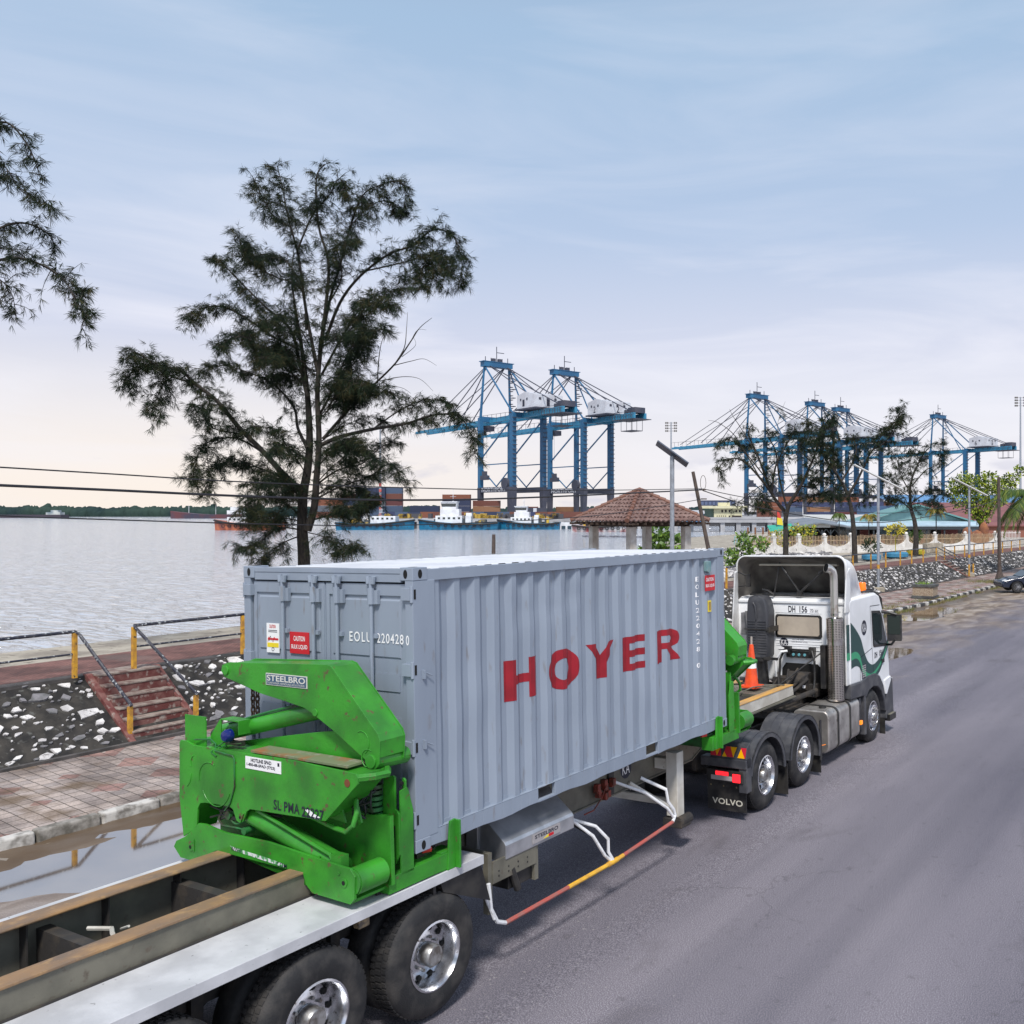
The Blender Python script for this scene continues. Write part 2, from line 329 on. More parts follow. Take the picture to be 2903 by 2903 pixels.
for i,(a,w) in enumerate(((.02,.04),(.10,.05))): m.tube([(x0+a,.0245,z1-.19),(x0+a+w*.4,.0245,z1-.14),(x0+a+w,.0245,z1-.16)],.003,4)
m.mat(2); m.bb(x0+.012,x1-.008,.0235,.0255,z0+.055,z0+.10); m.mat(3)
for zz in (z1-.075,z1-.09): m.bb(x0+.03,x1-.03,.024,.0255,zz,zz+.006)
m.tube([(x0+.04,.0245,z1-.18),(x0+.06,.0245,z1-.13),(x0+.09,.0245,z1-.18)],.003,4); m.tube([(x0+.10,.0245,z0+.03+.018*math.sin(a)) if 0 else (x0+.10+.018*math.cos(a),.0245,z0+.035+.018*math.sin(a)) for a in [k*PI/6 for k in range(13)]],.0025,4)
m.build('instruction_sticker',[whitep,redst,yel,blk],box,nrm=False)
# big letters painted over the corrugation
def drape(s_list,mat_,name,off=.003):
    global RES; RES=10
    bm=bmesh.new()
    for s,(ya,yb_),(za,zb),bold,rot in s_list:
        vs,fs,_=(GLY[s] if bold>.05 else textmesh(s,bold)); vv=[]
        for a,b in vs:
            if rot: y=ya+(yb_-ya)*b; zz=zb-(zb-za)*a
            else: y=ya+(yb_-ya)*a; zz=za+(zb-za)*b
            vv.append(bm.verts.new((0,y,zz)))
        for f in fs:
            try: bm.faces.new([vv[i] for i in f])
            except Exception: pass
    RES=4; y=Y0; k=0
    while y<Y1:
        for d in (.070,.138,.208,.278):
            yc=Y0+k*.278+d; bmesh.ops.bisect_plane(bm,geom=bm.verts[:]+bm.edges[:]+bm.faces[:],plane_co=(0,yc,0),plane_no=(0,1,0))
        k+=1; y+=.278
    for i in range(1,26):
        bmesh.ops.bisect_plane(bm,geom=bm.verts[:]+bm.edges[:]+bm.faces[:],plane_co=(0,0,.16+i*(2.47-.16)/26),plane_no=(0,0,1))
    for v in bm.verts:
        y,zz=v.co.y,v.co.z; d=corr(y); e=noise.noise(Vector((y*1.7,zz*2.3,3)))*.009
        if 1.3<y<2.6 and zz>1.85: e+=-.020*max(0,noise.noise(Vector((y*5,zz*4,2)))+.25)
        v.co.x=HW-.014+d+e+off
    me=bpy.data.meshes.new(name); bm.to_mesh(me); bm.free(); me.materials.append(mat_)
    o=bpy.data.objects.new(name,me); COL.objects.link(o); o.parent=box; return o
Lz=(1.15,1.57)
def ringp(cx_,cy_,rx,ry,ix,iy,a0,a1,n):
    v=[];f=[]
    for i in range(n+1):
        a=R(a0+(a1-a0)*i/n); c,s=math.cos(a),math.sin(a); v+=[(cx_+rx*c,cy_+ry*s),(cx_+ix*c,cy_+iy*s)]
    return v,[(2*i,2*i+2,2*i+3,2*i+1) for i in range(n)]
def rects(*rs):
    v=[];f=[]
    for r in rs: o=len(v); v+=list(r); f.append(tuple(range(o,o+len(r))))
    return v,f
def rc_(a,b,c,d): return [(a,c),(b,c),(b,d),(a,d)]
GLY={'H':rects(rc_(0,.29,0,1),rc_(.71,1,0,1),rc_(.29,.71,.39,.61))+(0,),'E':rects(rc_(0,.31,0,1),rc_(.31,1,0,.20),rc_(.31,1,.80,1),rc_(.31,1,.40,.60))+(0,),
 'Y':rects([(0,1),(.30,1),(.51,.62),(.36,.42)],[(1,1),(.72,1),(.36,.42),(.64,.42)],[(.36,.42),(.64,.42),(.64,0),(.36,0)])+(0,),'O':ringp(.5,.5,.5,.5,.22,.27,0,360,40)+(0,)}
_v,_f=ringp(.58,.70,.40,.30,.12,.11,-90,90,14); _o=len(_v); _r,_g=rects(rc_(0,.28,0,1),rc_(.28,.58,.81,1),rc_(.28,.58,.40,.59),[(.40,.40),(.70,.42),(1.0,0),(.66,0)]); GLY['R']=(_v+_r,_f+[tuple(i+_o for i in q) for q in _g],0)
drape([('H',(1.28,1.79),Lz,.075,0),('O',(1.97,2.52),(1.135,1.585),.07,0),('Y',(2.70,3.26),Lz,.07,0),('E',(3.43,3.91),Lz,.075,0),('R',(4.20,4.78),Lz,.07,0)],redp,'lettering')
# vertical serial number, one character under the other
chars='EOLU220428'; items=[]
for i,c in enumerate(chars): items.append((c,(5.25,5.32),(2.15-i*.108,2.215-i*.108),.012,0))
items.append(('0',(5.25,5.32),(.95,1.02),.012,0)); drape(items,whitep,'serial_number')
m=MB(); m.bb(HW-.012,HW-.004,5.50,5.78,2.00,2.22); m.mat(1); text(m,'CAUTION',(HW-.0025,5.52,2.135),(0,.22,0),(0,0,.05),.02); text(m,'BULK LIQUID',(HW-.0025,5.51,2.045),(0,.25,0),(0,0,.05),.02); m.build('caution_sticker',[redst,whitep],box,nrm=False)
m=MB(); m.bb(HW-.012,HW-.004,5.57,5.66,1.70,1.86); m.mat(1)
for i in range(3): m.bb(HW-.004,HW-.002,5.585+i*.024,5.60+i*.024,1.72,1.84)
m.build('hazard_label',[yel,rust],box)
m=MB(); m.prism([(5.50,2.28),(5.56,2.25),(5.62,2.28),(5.62,2.42),(5.50,2.42)],'x',HW-.03,HW+.03); m.build('vent_cover',M('teal_vent',(.12,.25,.27),.4,c2=(.2,.3,.3),ns=9),box,bevel=.008)
for zz in (1.62,.98): m=MB(); m.bb(HW,HW+.03,.10,.12,zz-.05,zz+.03); m.cyl((HW+.015,.10,zz+.02),(HW+.03,.20,zz-.03),.006,6); m.build('seal_hook',cont,box)
# ================================================================ the semi-trailer
trl=empty('semi_trailer',TO,TROT); tag(trl,'skeletal semi-trailer with green folding lifting cranes carrying the grey container','semi-trailer')
GZ=-1.53
# main rails: I beams; top flange is a part of its own (rusty)
prof=[(-5.2,-.56),(6.1,-.56),(6.9,-.26),(9.88,-.24),(9.88,-.05),(-5.2,-.05)]
for sx in (1,-1):
    m=MB(); m.prism(prof,'x',sx*.585,sx*.575); 
    m.mat(1)
    yv=-4.9
    while yv<6: m.bb(sx*.575,sx*.47,yv,yv+.012,-.54,-.052); yv+=.62
    m.mat(0); m.bb(sx*.42,sx*.605,-5.2,6.1,-.58,-.56); m.hexa([(sx*.42,6.1,-.58),(sx*.605,6.1,-.58),(sx*.605,6.9,-.28),(sx*.42,6.9,-.28),(sx*.42,6.1,-.56),(sx*.605,6.1,-.56),(sx*.605,6.9,-.26),(sx*.42,6.9,-.26)]); m.bb(sx*.40,sx*.63,6.9,9.93,-.262,-.24)
    m.build('chassis_rail',[cream if 0 else greyst,darkst],trl)
    m=MB(); m.bb(sx*.42,sx*.605,-5.2,6.4,-.05,-.03); m.cyl((sx*.425,-5.2,-.045),(sx*.425,6.4,-.045),.014,8); m.build('rail_flange',rust,trl,bevel=.004)
    m=MB(); m.bb(sx*.44,sx*.60,6.45,9.88,-.05,-.03); m.build('rail_flange',ochre,trl,bevel=.004)
    m=MB(); m.prism([(6.95,-.24),(9.9,-.22),(9.86,-.052),(6.75,-.052)],'x',sx*.587,sx*.592); m.build('rail_face',cream,trl)
m=MB()
for y in (-4.5,-3.4,-2.3,-1.2,.9,2.0,3.1,4.2,5.3,6.5,8.0,9.8): m.bb(-.57,.57,y,y+.10,-.5 if y<6 else -.24,-.16 if y<6 else -.06)
m.bb(-.57,.57,-5.2,6,-.56,-.55)
m.build('cross_member',darkst,trl)
m=MB()
for xx,zz in ((.33,-.14),(.36,-.13),(.30,-.17)): m.tube([(xx,-4.5,zz),(xx,-2.6,zz-.01),(xx+.02,-1.9,zz+.015),(xx,-.9,zz),(xx,0,zz)],.011,6)
for y in (-2.35,-1.42): m.tube([(xx2:=.25,y,-.15),(.42,y+.02,-.09)],.022,6)
m.build('air_line',darkst,trl,smooth=True)
m=MB(); m.tube([(-.30,-2.05,-.2),(-.05,-2.0,-.17),(.18,-2.12,-.12)],.018,6); m.tube([(-.1,-1.9,-.22),(.15,-1.98,-.12)],.01,6); m.build('loose_stay',cream,trl)
# silver decks
for sx in (1,-1):
    XO=1.245 if sx>0 else 1.31; m=MB(); m.bb(sx*.612,sx*XO,-5.2,.845,-.275,-.26); m.bb(sx*(XO-.01),sx*(XO+.005),-5.2,.85,-.35,-.262); m.bb(sx*1.14,sx*1.235,-5.2,.85,-.352,-.342)
    m.mat(1); m.bb(sx*.605,sx*.622,-5.2,.84,-.262,-.245)
    o=m.build('side_deck',[deckm,darkst],trl,bevel=.002)
m=MB(); m.bb(.80,1.20,.22,.255,-.30,-.62); m.prism([(.30,-.36),(.85,-.36),(.98,-.76),(.34,-.46)],'x',1.20,1.21); m.prism([(.30,-.36),(.85,-.36),(.98,-.76),(.34,-.46)],'x',.65,.66); m.hexa([(.66,.34,-.36),(.66,.86,-.36),(1.2,.86,-.36),(1.2,.34,-.36),(.66,.36,-.40),(.66,.98,-.74),(1.2,.98,-.74),(1.2,.36,-.40)]); m.build('wheel_shield',black,trl)
m=MB(); m.cyl((1.17,.53,-.26),(1.17,.53,-.19),.035,12); m.bb(1.13,1.15,.50,.60,-.26,-.15); m.mat(1); m.cyl((1.2,.54,-.225),(1.205,.54,-.225),.022,10); m.build('side_marker_lamp',[black,M('brown_lens',(.25,.09,.03),.3)],trl)
m=MB(); m.bb(1.1,1.13,-.38,-.34,-.26,-.17); m.build('tie_peg',black,trl)
# toolbox, angled bracket, sub frame
m=MB(); m.hexa([(.62,1.27,.0),(.62,2.44,.0),(.78,2.44,.0),(.78,1.27,.0),(.62,1.27,-.46),(.62,2.44,-.46),(.78,2.44,-.46),(.78,1.27,-.46)]); 
m.prism([(.62,.0),(.74,.0),(1.12,-.30),(1.14,-.33),(1.14,-.47),(1.06,-.50),(.62,-.50)],'y',1.30,2.46); m.build('toolbox',[alu],trl,bevel=.006)
m=MB(); m.bb(1.142,1.147,1.72,2.20,-.44,-.34); m.mat(1); text(m,'STEELBRO',(1.1485,1.76,-.395),(0,.40,0),(0,0,.04),.02); m.mat(2); m.prism([(1.90,-.43),(1.99,-.40),(1.99,-.43)],'x',1.1475,1.1495); m.mat(3); m.bb(1.1475,1.149,1.99,2.08,-.43,-.40); m.build('maker_plate',[greyl,blk,yel,redst],trl,nrm=False)
m=MB(); m.bb(1.05,1.12,1.05,1.11,-.95,-.34); m.bb(1.10,1.13,1.11,1.80,-.66,-.44); m.bb(1.05,1.12,1.78,1.84,-.84,-.42); m.bb(.6,1.05,1.06,1.10,-.40,-.33); m.bb(.6,1.05,1.79,1.83,-.5,-.42); m.mat(1); m.bb(.8,1.08,1.40,1.80,-.82,-.62); m.cyl((1.1,1.42,-.60),(1.12,1.50,-.84),.04,10)
for a in (1.2,1.35,1.5,1.65): m.cyl((1.131,a,-.55),(1.134,a,-.55),.01,8); m.cyl((1.131,a,-.6),(1.134,a,-.6),.01,8)
m.build('spare_wheel_carrier',[greyst,black],trl,bevel=.003)
# side under-run guard
gp=[(1.15,1.02,-.62),(1.15,1.05,-.88),(1.15,1.14,-1.04),(1.15,1.27,-1.10),(1.15,3.2,-1.09),(1.15,4.60,-1.0),(1.15,4.67,-.93),(1.15,4.63,-.84),(1.12,4.54,-.72),(1.1,4.53,-.56),(.85,4.3,-.38)]
m=MB(); m.tube(gp[:4],.022); m.tube([(1.1,.90,-.45),(1.13,1.0,-.75),(1.15,1.10,-1.0)],.018); m.tube(gp[5:],.022); m.tube([(.62,3.95,-.36),(.95,4.25,-.55),(1.12,4.52,-.80),(1.15,4.64,-.96)],.020); m.tube([(.62,2.55,-.36),(.9,2.74,-.50),(1.08,2.9,-.70),(1.12,3.08,-.98),(1.15,3.2,-1.09)],.020); m.tube([(.75,2.62,-.42),(1.05,3.0,-.62),(1.13,3.14,-.80),(1.13,3.14,-.95),(1.15,3.2,-1.06)],.020)
m.mat(1); m.tube([gp[3],(1.15,2.32,-1.095)],.024); m.tube([(1.15,3.42,-1.078),gp[5]],.024); m.mat(2); m.tube([(1.15,2.32,-1.095),(1.15,3.2,-1.09),(1.15,3.42,-1.078)],.026); m.cyl((1.15,3.1,-1.09),(1.15,3.3,-1.085),.032)
m.build('side_guard',[pipew,pipered,pipeyel],trl,smooth=True)
m=MB(); m.bb(.60,.62,2.50,2.62,-.55,-.20); m.cyl((.61,2.6,-.34),(1.0,2.9,-.66),.03); m.build('guard_bracket',black,trl); m=MB(); m.bb(.60,.62,3.9,4.02,-.55,-.20); m.build('guard_bracket',black,trl)
m=MB()
for k in range(9): m.box((.63+random.uniform(0,.08),3.55+random.random()*.45,-.34-random.random()*.16),(.07,.06,.09)); 
m.tube([(.66,3.8,-.36),(.72,3.6,-.48),(.70,3.45,-.60),(.66,3.3,-.62)],.010,6); m.build('valve_block',M('oxide_red',(.22,.035,.02),.6,c2=(.1,.03,.02),ns=12),trl,bevel=.004)
def roundel(name,parent,c,u,v,r,txt='KA'):
    c=Vector(c);u=Vector(u);v=Vector(v);n=u.cross(v).normalized(); m=MB(); k=28
    m.add([c+u*r*math.cos(2*PI*i/k)+v*r*math.sin(2*PI*i/k) for i in range(k)],[tuple(range(k))])
    m.mat(1); text(m,txt,c+n*.0015-u*r*.66-v*r*.55,u*r*1.32,v*r*1.1,.0); return m.build(name,[blk,whitep],parent,nrm=False)
roundel('roundel',trl,(.5875,4.35,-.30),(0,1,0),(0,0,1),.13)
for sx in (1,-1):
    m=MB(); m.bb(sx*.80,sx*.98,5.02,5.20,-1.08,-.20); m.mat(1); m.bb(sx*.76,sx*1.06,4.98,5.24,-1.22,-1.10); m.cyl((sx*1.0,5.0,-1.14),(sx*1.0,5.3,-1.14),.07,12); m.mat(0); m.bb(sx*.60,sx*.80,5.04,5.18,-.45,-.30); m.tube([(sx*.60,4.4,-.5),(sx*.86,5.06,-.98)],.03,6)
    m.build('landing_leg',[cream,darkst],trl,bevel=.008)
m=MB(); m.bb(-.8,.8,5.08,5.13,-.96,-.86); m.build('leg_brace',cream,trl,bevel=.004)
m=MB(); m.bb(-1.12,1.12,5.62,5.80,-.24,-.06); m.build('container_bolster',greend,trl,bevel=.006); m=MB(); m.bb(-1.1,1.1,.12,.36,-.24,-.06); m.build('container_bolster',greend,trl,bevel=.006)
for y in (.36,5.66):
    m=MB(); m.prism([(y,-.26),(y+.10,-.26),(y+.13,.16),(y+.11,.20),(y+.04,.19)],'x',1.228,1.25); m.bb(1.228,1.30,y+.105,y+.13,-.26,.19); m.bb(1.05,1.228,y-.06,y+.12,-.27,-.08); m.mat(1); m.cyl((1.12,y-.2,-.03),(1.16,y-.12,-.03),.03,8)
    m.build('guide_post',[green,M('red_lock',(.6,.03,.03),.5)],trl,bevel=.004)
# ---- wheels
def wheel(parent,x,y,z,r,w,front=False,dual=False,name='wheel'):
    """outer face at x (right side positive, left side negative)"""
    s=1 if x>0 else -1; o=(x,y,z); ax=(s,0,0); rr=.295 if r<.54 else .30
    m=MB(); tp=[(rr,-.01),(rr+.02,.0),(r-.13,.012),(r-.06,-.004),(r-.02,-.03),(r,-.06),(r,-w+.06),(r-.02,-w+.03),(r-.13,-w),(rr,-w+.01)]
    m.lathe(tp,o,ax,48,full=False)
    if dual: m.lathe([(p[0],p[1]-w-.04) for p in tp],o,ax,40,full=False)
    # tread grooves as raised blocks
    for k in range(60):
        a=2*PI*k/60
        for q,(a0,a1) in enumerate(((-.055,-.105),(-.115,-.185),(-.195,-.245))):
            if w<.26 and q==2: continue
            c=Vector(o)+Vector((s*(a0+a1)/2,math.cos(a+q*.03)*r,math.sin(a+q*.03)*r)); m.box(c,(abs(a1-a0)-.004,.036,.016),rot=Matrix.Rotation(a+q*.03-PI/2,3,'X'))
    wo=m.build(name,rubber,parent,smooth=True,auto=40)
    m=MB()
    if front: pr=[(rr+.005,-.02),(rr+.012,.004),(rr-.005,.008),(rr-.02,-.02),(rr-.035,-.09),(.235,-.075),(.225,.02),(.185,.035),(.15,.03),(.105,.03),(.10,.045),(0,.05)]
    else: pr=[(rr+.005,-.02),(rr+.014,.004),(rr-.004,.010),(rr-.015,-.01),(rr-.032,-.05),(rr-.034,-.11),(.250,-.135),(.245,-.155),(.20,-.150),(.17,-.13),(.10,-.13),(.098,-.10),(0,-.09)]
    m.lathe(pr,o,ax,40,full=False)
    hz=-.146 if not front else -.070; hr=.222 if not front else .262
    m.mat(1)
    for k in range(10):
        a=2*PI*k/10; c=Vector(o)+Vector((s*(hz-.012 if not front else -.078),math.cos(a)*hr,math.sin(a)*hr)); m.lathe([(.026 if not front else .020,0),(.026 if not front else .020,.022),(0,.0222)],c,ax,12)
    ro=m.build('rim',[chrome,hole],wo,smooth=True,auto=40)
    m=MB()
    if front:
        for k in range(10):
            a=2*PI*k/10; c=Vector(o)+Vector((s*.032,math.cos(a)*.165,math.sin(a)*.165)); m.lathe([(.017,0),(.017,.03),(0,.036)],c,ax,8)
        m.lathe([(.095,.045),(.095,.06),(.05,.075),(0,.075)],o,ax,20)
    else:
        m.lathe([(.105,-.12),(.10,-.02),(.085,.0),(0,.002)],o,ax,20)
        for k in range(10):
            a=2*PI*k/10; c=Vector(o)+Vector((s*-.13,math.cos(a)*.145,math.sin(a)*.145)); m.lathe([(.015,0),(.015,.03),(0,.03)],c,ax,6)
    m.build('hub',M('dull_hub_metal',(.45,.45,.44),.4,metal=.8,c2=(.2,.18,.16),ns=14),wo,smooth=True,auto=40)
    return wo
for i in range(3):
    y=.19-i*1.30
    for sx in (1,-1): wheel(trl,sx*1.25,y,-.985,.545,.29,dual=True)
    m=MB(); m.cyl((-.9,y,-.985),(.9,y,-.985),.075,12); m.bb(-.65,.65,y-.07,y+.07,-.9,-.6); m.build('axle',darkst,trl)
m=MB(); m.bb(.55,.62,-3.2,.9,-.75,-.55); m.bb(-.62,-.55,-3.2,.9,-.75,-.55)
for y in (.84,-.46,-1.76): m.bb(.5,.68,y-.05,y+.05,-.95,-.55)
m.build('suspension_hanger',darkst,trl)
m=MB(); m.bb(.98,1.06,-.52,-.40,-.52,-.38); m.build('brake_valve',M('oily_brass',(.32,.24,.14),.6,c2=(.12,.1,.08),ns=20,lo=.4,hi=.6),trl,bevel=.01)
# ---- the side-lifting cranes
def curve_(ps,n=5):
    out=[]
    for i in range(len(ps)-1):
        p0=ps[max(i-1,0)];p1=ps[i];p2=ps[i+1];p3=ps[min(i+2,len(ps)-1)]
        for j in range(n): t=j/n; out.append(.5*((2*p1)+(p2-p0)*t+(2*p0-5*p1+4*p2-p3)*t*t+(3*p1-p0-3*p2+p3)*t**3))
    return out+[ps[-1]]
def loader(front=False):
    xf=(lambda p: Vector((p.x,6.058-p.y,p.z))) if front else None
    def B(): return MB(xf)
    m=B(); base=[(-1.30,-.10),(-1.26,-.04),(-1.12,.02),(-.96,.13),(-.90,.18),(-.80,.185),(-.5,.15),(.14,.16),(1.11,.10),(1.20,.10),(1.26,.04),(1.25,-.15),(1.20,-.20),(.72,-.19),(.64,-.13),(.60,-.04),(-.63,-.035),(-.98,-.19),(-1.19,-.19)]
    m.prism(base,'y',-.73,-.705); m.prism([(-1.15,-.16),(-1.15,.30),(-.9,.42),(1.0,.42),(1.26,.44),(1.27,-.16),(.72,-.18),(.6,-.035),(-.63,-.035)],'y',-.34,-.30)
    m.prism([(-1.2,-.19),(-.98,-.19),(-.63,-.03),(.60,-.03),(.64,-.13),(.72,-.19),(1.2,-.20),(1.2,-.175),(.7,-.16),(.58,-.01),(-.63,-.01),(-1.0,-.16),(-1.2,-.16)],'y',-.705,-.34)
    m.bb(.95,1.24,-.34,.40,-.245,-.10); m.bb(-1.24,-.95,-.34,.40,-.245,-.10)
    m.mat(1); m.cyl((-1.02,-.731,-.06),(-1.02,-.738,-.06),.04,14); m.cyl((1.13,-.731,-.03),(1.13,-.738,-.03),.04,14); m.mat(2); m.cyl((-1.02,-.739,-.06),(-1.02,-.742,-.06),.018,10); m.cyl((1.13,-.739,-.03),(1.13,-.742,-.03),.02,10); m.mat(1); m.bb(-.985,-.965,-.738,-.731,-.10,.02); m.cyl((1.07,-.731,.04),(1.07,-.74,.04),.014,8)
    base_o=m.build('side_loader',[green,green,hole],trl,bevel=.006)
    m=B(); m.cyl((1.20,-.70,-.02),(1.20,-.40,-.02),.115,24); m.cyl((1.20,-.715,-.02),(1.20,-.70,-.02),.105,24); m.build('pivot_drum',green,base_o,smooth=True)
    m=B(); arm=[(-1.19,.92),(-1.17,.945),(-1.07,.945),(-.97,.915),(.52,.93),(1.29,.905),(1.315,.87),(1.31,.82),(.90,.455),(.2,.43),(-.12,.42),(-.17,.39),(-.22,.295),(-.27,.27),(-.32,.29),(-.37,.385),(-.42,.405),(-.80,.39),(-.87,.375),(-.91,.32),(-.93,.14),(-1.14,.02),(-1.20,.40)]
    m.prism(arm,'y',-.73,-.712); m.prism([(-1.17,.92),(-.97,.90),(1.29,.885),(1.30,.84),(.9,.47),(-.1,.44),(-.4,.44),(-.85,.41),(-.95,.3),(-1.12,.06),(-1.18,.4)],'y',-.712,-.40)
    m.prism([(-.80,.90),(.50,1.12),(.80,1.15),(1.12,.96),(1.2,.86),(1.0,.78),(-.8,.78)],'y',-.40,-.375)
    m.mat(1); m.bb(-.20,1.10,-.66,-.46,.912,.935); m.mat(2); m.cyl((1.185,-.731,.815),(1.185,-.735,.815),.035,14); m.mat(0)
    m.tube([(1.29,-.70,.86),(1.40,-.62,.87),(1.41,-.5,.87),(1.30,-.40,.87)],.035,6)
    # weld beads left by the cut-out reinforcement plates
    def arc(cx,cz,r,a0,a1,t=.006): m.tube([(cx+r*math.cos(R(a0+(a1-a0)*k/12)),-.732,cz+r*math.sin(R(a0+(a1-a0)*k/12))) for k in range(13)],t,5)
    arc(-.72,.62,.16,60,190); arc(-.62,.60,.22,205,340); arc(-1.13,.62,.12,-60,10); arc(-.92,.74,.09,120,200)
    la=m.build('lower_arm',[green,M('rusting_green_plate',(.17,.20,.11),.6,c2=(.30,.13,.05),ns=4,lo=.48,hi=.66,c3=(.26,.26,.20),ns3=11,lo3=.58,hi3=.68),M('rust_disc',(.16,.05,.02),.8)],base_o,bevel=.006)
    m=B(); ua=[(-.80,1.675),(-.855,1.655),(-.87,1.60),(-.82,1.545),(-.28,1.425),(.10,1.375),(.34,1.34),(.45,1.30),(.75,1.16),(1.13,.96),(1.20,.90),(1.27,.89),(1.31,.93),(1.325,1.13),(1.30,1.19),(.72,1.735),(.66,1.75),(-.74,1.69)]
    m.prism(ua,'y',-.50,-.49); m.prism(ua,'y',-.22,-.21); m.prism([(-.80,1.67),(-.81,1.57),(-.28,1.45),(.34,1.36),(.77,1.18),(1.14,1.0),(1.31,.985),(1.32,1.13),(1.295,1.185),(.715,1.73),(.66,1.745)],'y',-.49,-.22)
    m.cyl((-.79,-.515,1.61),(-.79,-.19,1.61),.045,16); m.cyl((.50,-.51,1.31),(.50,-.19,1.31),.035,14); m.cyl((1.22,-.52,.95),(1.22,-.18,.95),.06,16); m.cyl((1.22,-.38,.93),(1.42,-.36,.93),.0,3) if 0 else None
    m.cyl((1.22,-.50,.95),(1.22,-.12,.93),.075,18)
    if not front:
        m.tube([(1.10+.09*math.cos(R(a)),-.502,1.10+.10*math.sin(R(a))) for a in range(-60,130,15)],.006,5); m.tube([(1.18+.08*math.cos(R(a)),-.502,.97+.08*math.sin(R(a))) for a in range(60,260,15)],.006,5)
    m.build('upper_arm',[green],base_o,bevel=.010,seg=2)
    m=B(); m.cyl((-.92,-.47,.985),(.40,-.36,1.30),.083,22); m.mat(1); m.cyl((-1.0,-.475,.966),(-.92,-.47,.985),.06,14); m.tube([(-.75,-.50,1.10),(-.2,-.46,1.25),(.05,-.44,1.31),(.2,-.42,1.35)],.012,6); m.build('lift_cylinder',[green,greend],base_o,smooth=True)
    m=B(); m.cyl((-.26,-.60,.325),(.97,-.60,.03),.092,22); m.mat(1); m.cyl((-.62,-.60,.36),(-.26,-.60,.325),.055,14); m.mat(0); m.tube([(-.12,-.66,.385),(-.08,-.68,.40),(.9,-.68,.155),(.93,-.68,.10)],.018,8); m.bb(.93,1.06,-.70,-.62,.06,.17); m.tube([(.78,-.70,.13),(.76,-.70,.05),(.82,-.70,.02),(.94,-.69,.07)],.012,6)
    m.build('tilt_cylinder',[green,greend],base_o,smooth=True)
    m=B(); m.prism([(.90,-.2),(.88,.32),(.95,.66),(1.11,.72),(1.13,.50),(1.12,.42),(1.24,.45),(1.25,.04),(1.18,-.12)],'y',-.16,-.14) if 0 else None
    post=[(.99,-.10),(.99,.36),(1.03,.42),(1.05,.71),(1.07,.735),(1.17,.755),(1.19,.74),(1.19,.46),(1.22,.44),(1.235,.42),(1.24,.06),(1.19,-.02),(1.03,-.16)]
    hh=[(1.04,.20),(1.04,.27),(1.07,.305),(1.16,.335),(1.19,.31),(1.19,.22),(1.16,.17)]
    m=B(); m.prism(post,'y',-.22,-.20); m.prism([(1.20,.42),(1.235,.60),(1.235,.70),(1.215,.72),(1.20,.72)],'y',-.14,-.12); m.prism([(-.20,-.12),(-.05,-.12),(-.05,.42),(-.10,.60),(-.12,.64),(-.20,.62)],'x',1.225,1.24); m.mat(1); m.prism(hh,'y',-.2235,-.2215)
    for i in range(5): m.cyl((1.205,-.16,.46+i*.055),(1.225,-.16,.46+i*.055),.018,8)
    m.mat(0); m.cyl((1.115,-.228,.185),(1.115,-.222,.185),.055,20) 
    m.build('stabiliser_leg',[green,hole],base_o,bevel=.004)
    m=B()
    for k in range(7): m.cyl((1.0,-.27,.34+k*.05),(1.0,-.27,.372+k*.05),.062 if k%2 else .07,16)
    m.mat(1); m.cyl((1.0,-.27,.70),(1.0,-.27,.77),.066,16); m.mat(2); m.bb(.99,1.06,-.345,-.338,.715,.745); m.build('hydraulic_accumulator',[greend,black,whitep],base_o,smooth=True,auto=30)
    m=B(); m.prism([(.62,.45),(.88,.72),(1.0,.42)],'y',-.60,-.585); m.prism([(.95,.80),(1.08,.40),(1.05,.38),(.85,.80)],'y',-.50,-.48); m.tube([(.60,-.62,.42),(.90,-.63,.37),(1.05,-.64,.36),(1.13,-.63,.42),(1.14,-.60,.52),(1.09,-.56,.61),(1.0,-.52,.63)],.022,10); m.build('hose_guard',green,base_o,smooth=False)
    m=B(); m.bb(-1.20,-.87,-.665,-.655,.90,1.18); m.mat(0); m.prism([(-.86,.93),(-.86,1.00),(-.72,1.16),(-.70,1.16),(-.70,.98),(-.6,.90)],'y',-.62,-.61); m.bb(-.70,-.44,-.50,-.49,1.02,1.17); m.bb(-.44,-.43,-.62,-.49,1.04,1.17); m.bb(-.71,-.44,-.62,-.49,1.16,1.17); m.build('guard_plate',green,base_o)
    if front: return base_o
    m=B(); m.bb(-.555,-.545,-.60,-.59,.93,1.02); m.bb(-.60,-.42,-.60,-.56,.93,.97); m.mat(1); m.lathe([(.052,0),(.062,.01),(.06,.05),(.045,.075),(0,.085)],(-.55,-.62,1.03),(.05,-1,.05),20); m.build('beacon',[black,M('blue_lens',(.006,.015,.13),.15)],base_o,smooth=True)
    m=B(); m.tube([(-1.0,-.70,.96),(-.80,-.66,.975),(-.66,-.70,.95),(-.62,-.735,.90),(-.35,-.737,.88),(-.33,-.737,.85),(-.33,-.737,.60),(-.40,-.737,.44),(-.48,-.737,.36)],.008,6); m.tube([(-.55,-.63,1.0),(-.62,-.70,.94),(-.68,-.737,.88),(-.60,-.737,.85)],.007,6); m.tube([(-.42,-.60,.96),(-.55,-.66,.95),(-.64,-.72,.90)],.006,6)
    m.tube([(-.62,-.64,.36),(-.66,-.68,.24),(-.60,-.68,.19),(-.25,-.68,.20)],.012,6); m.cyl((-.50,-.70,.30),(-.50,-.66,.30),.04,14); m.cyl((-.26,-.70,.19),(-.26,-.6,.19),.035,12); m.build('hydraulic_hose',[greend],base_o,smooth=True)
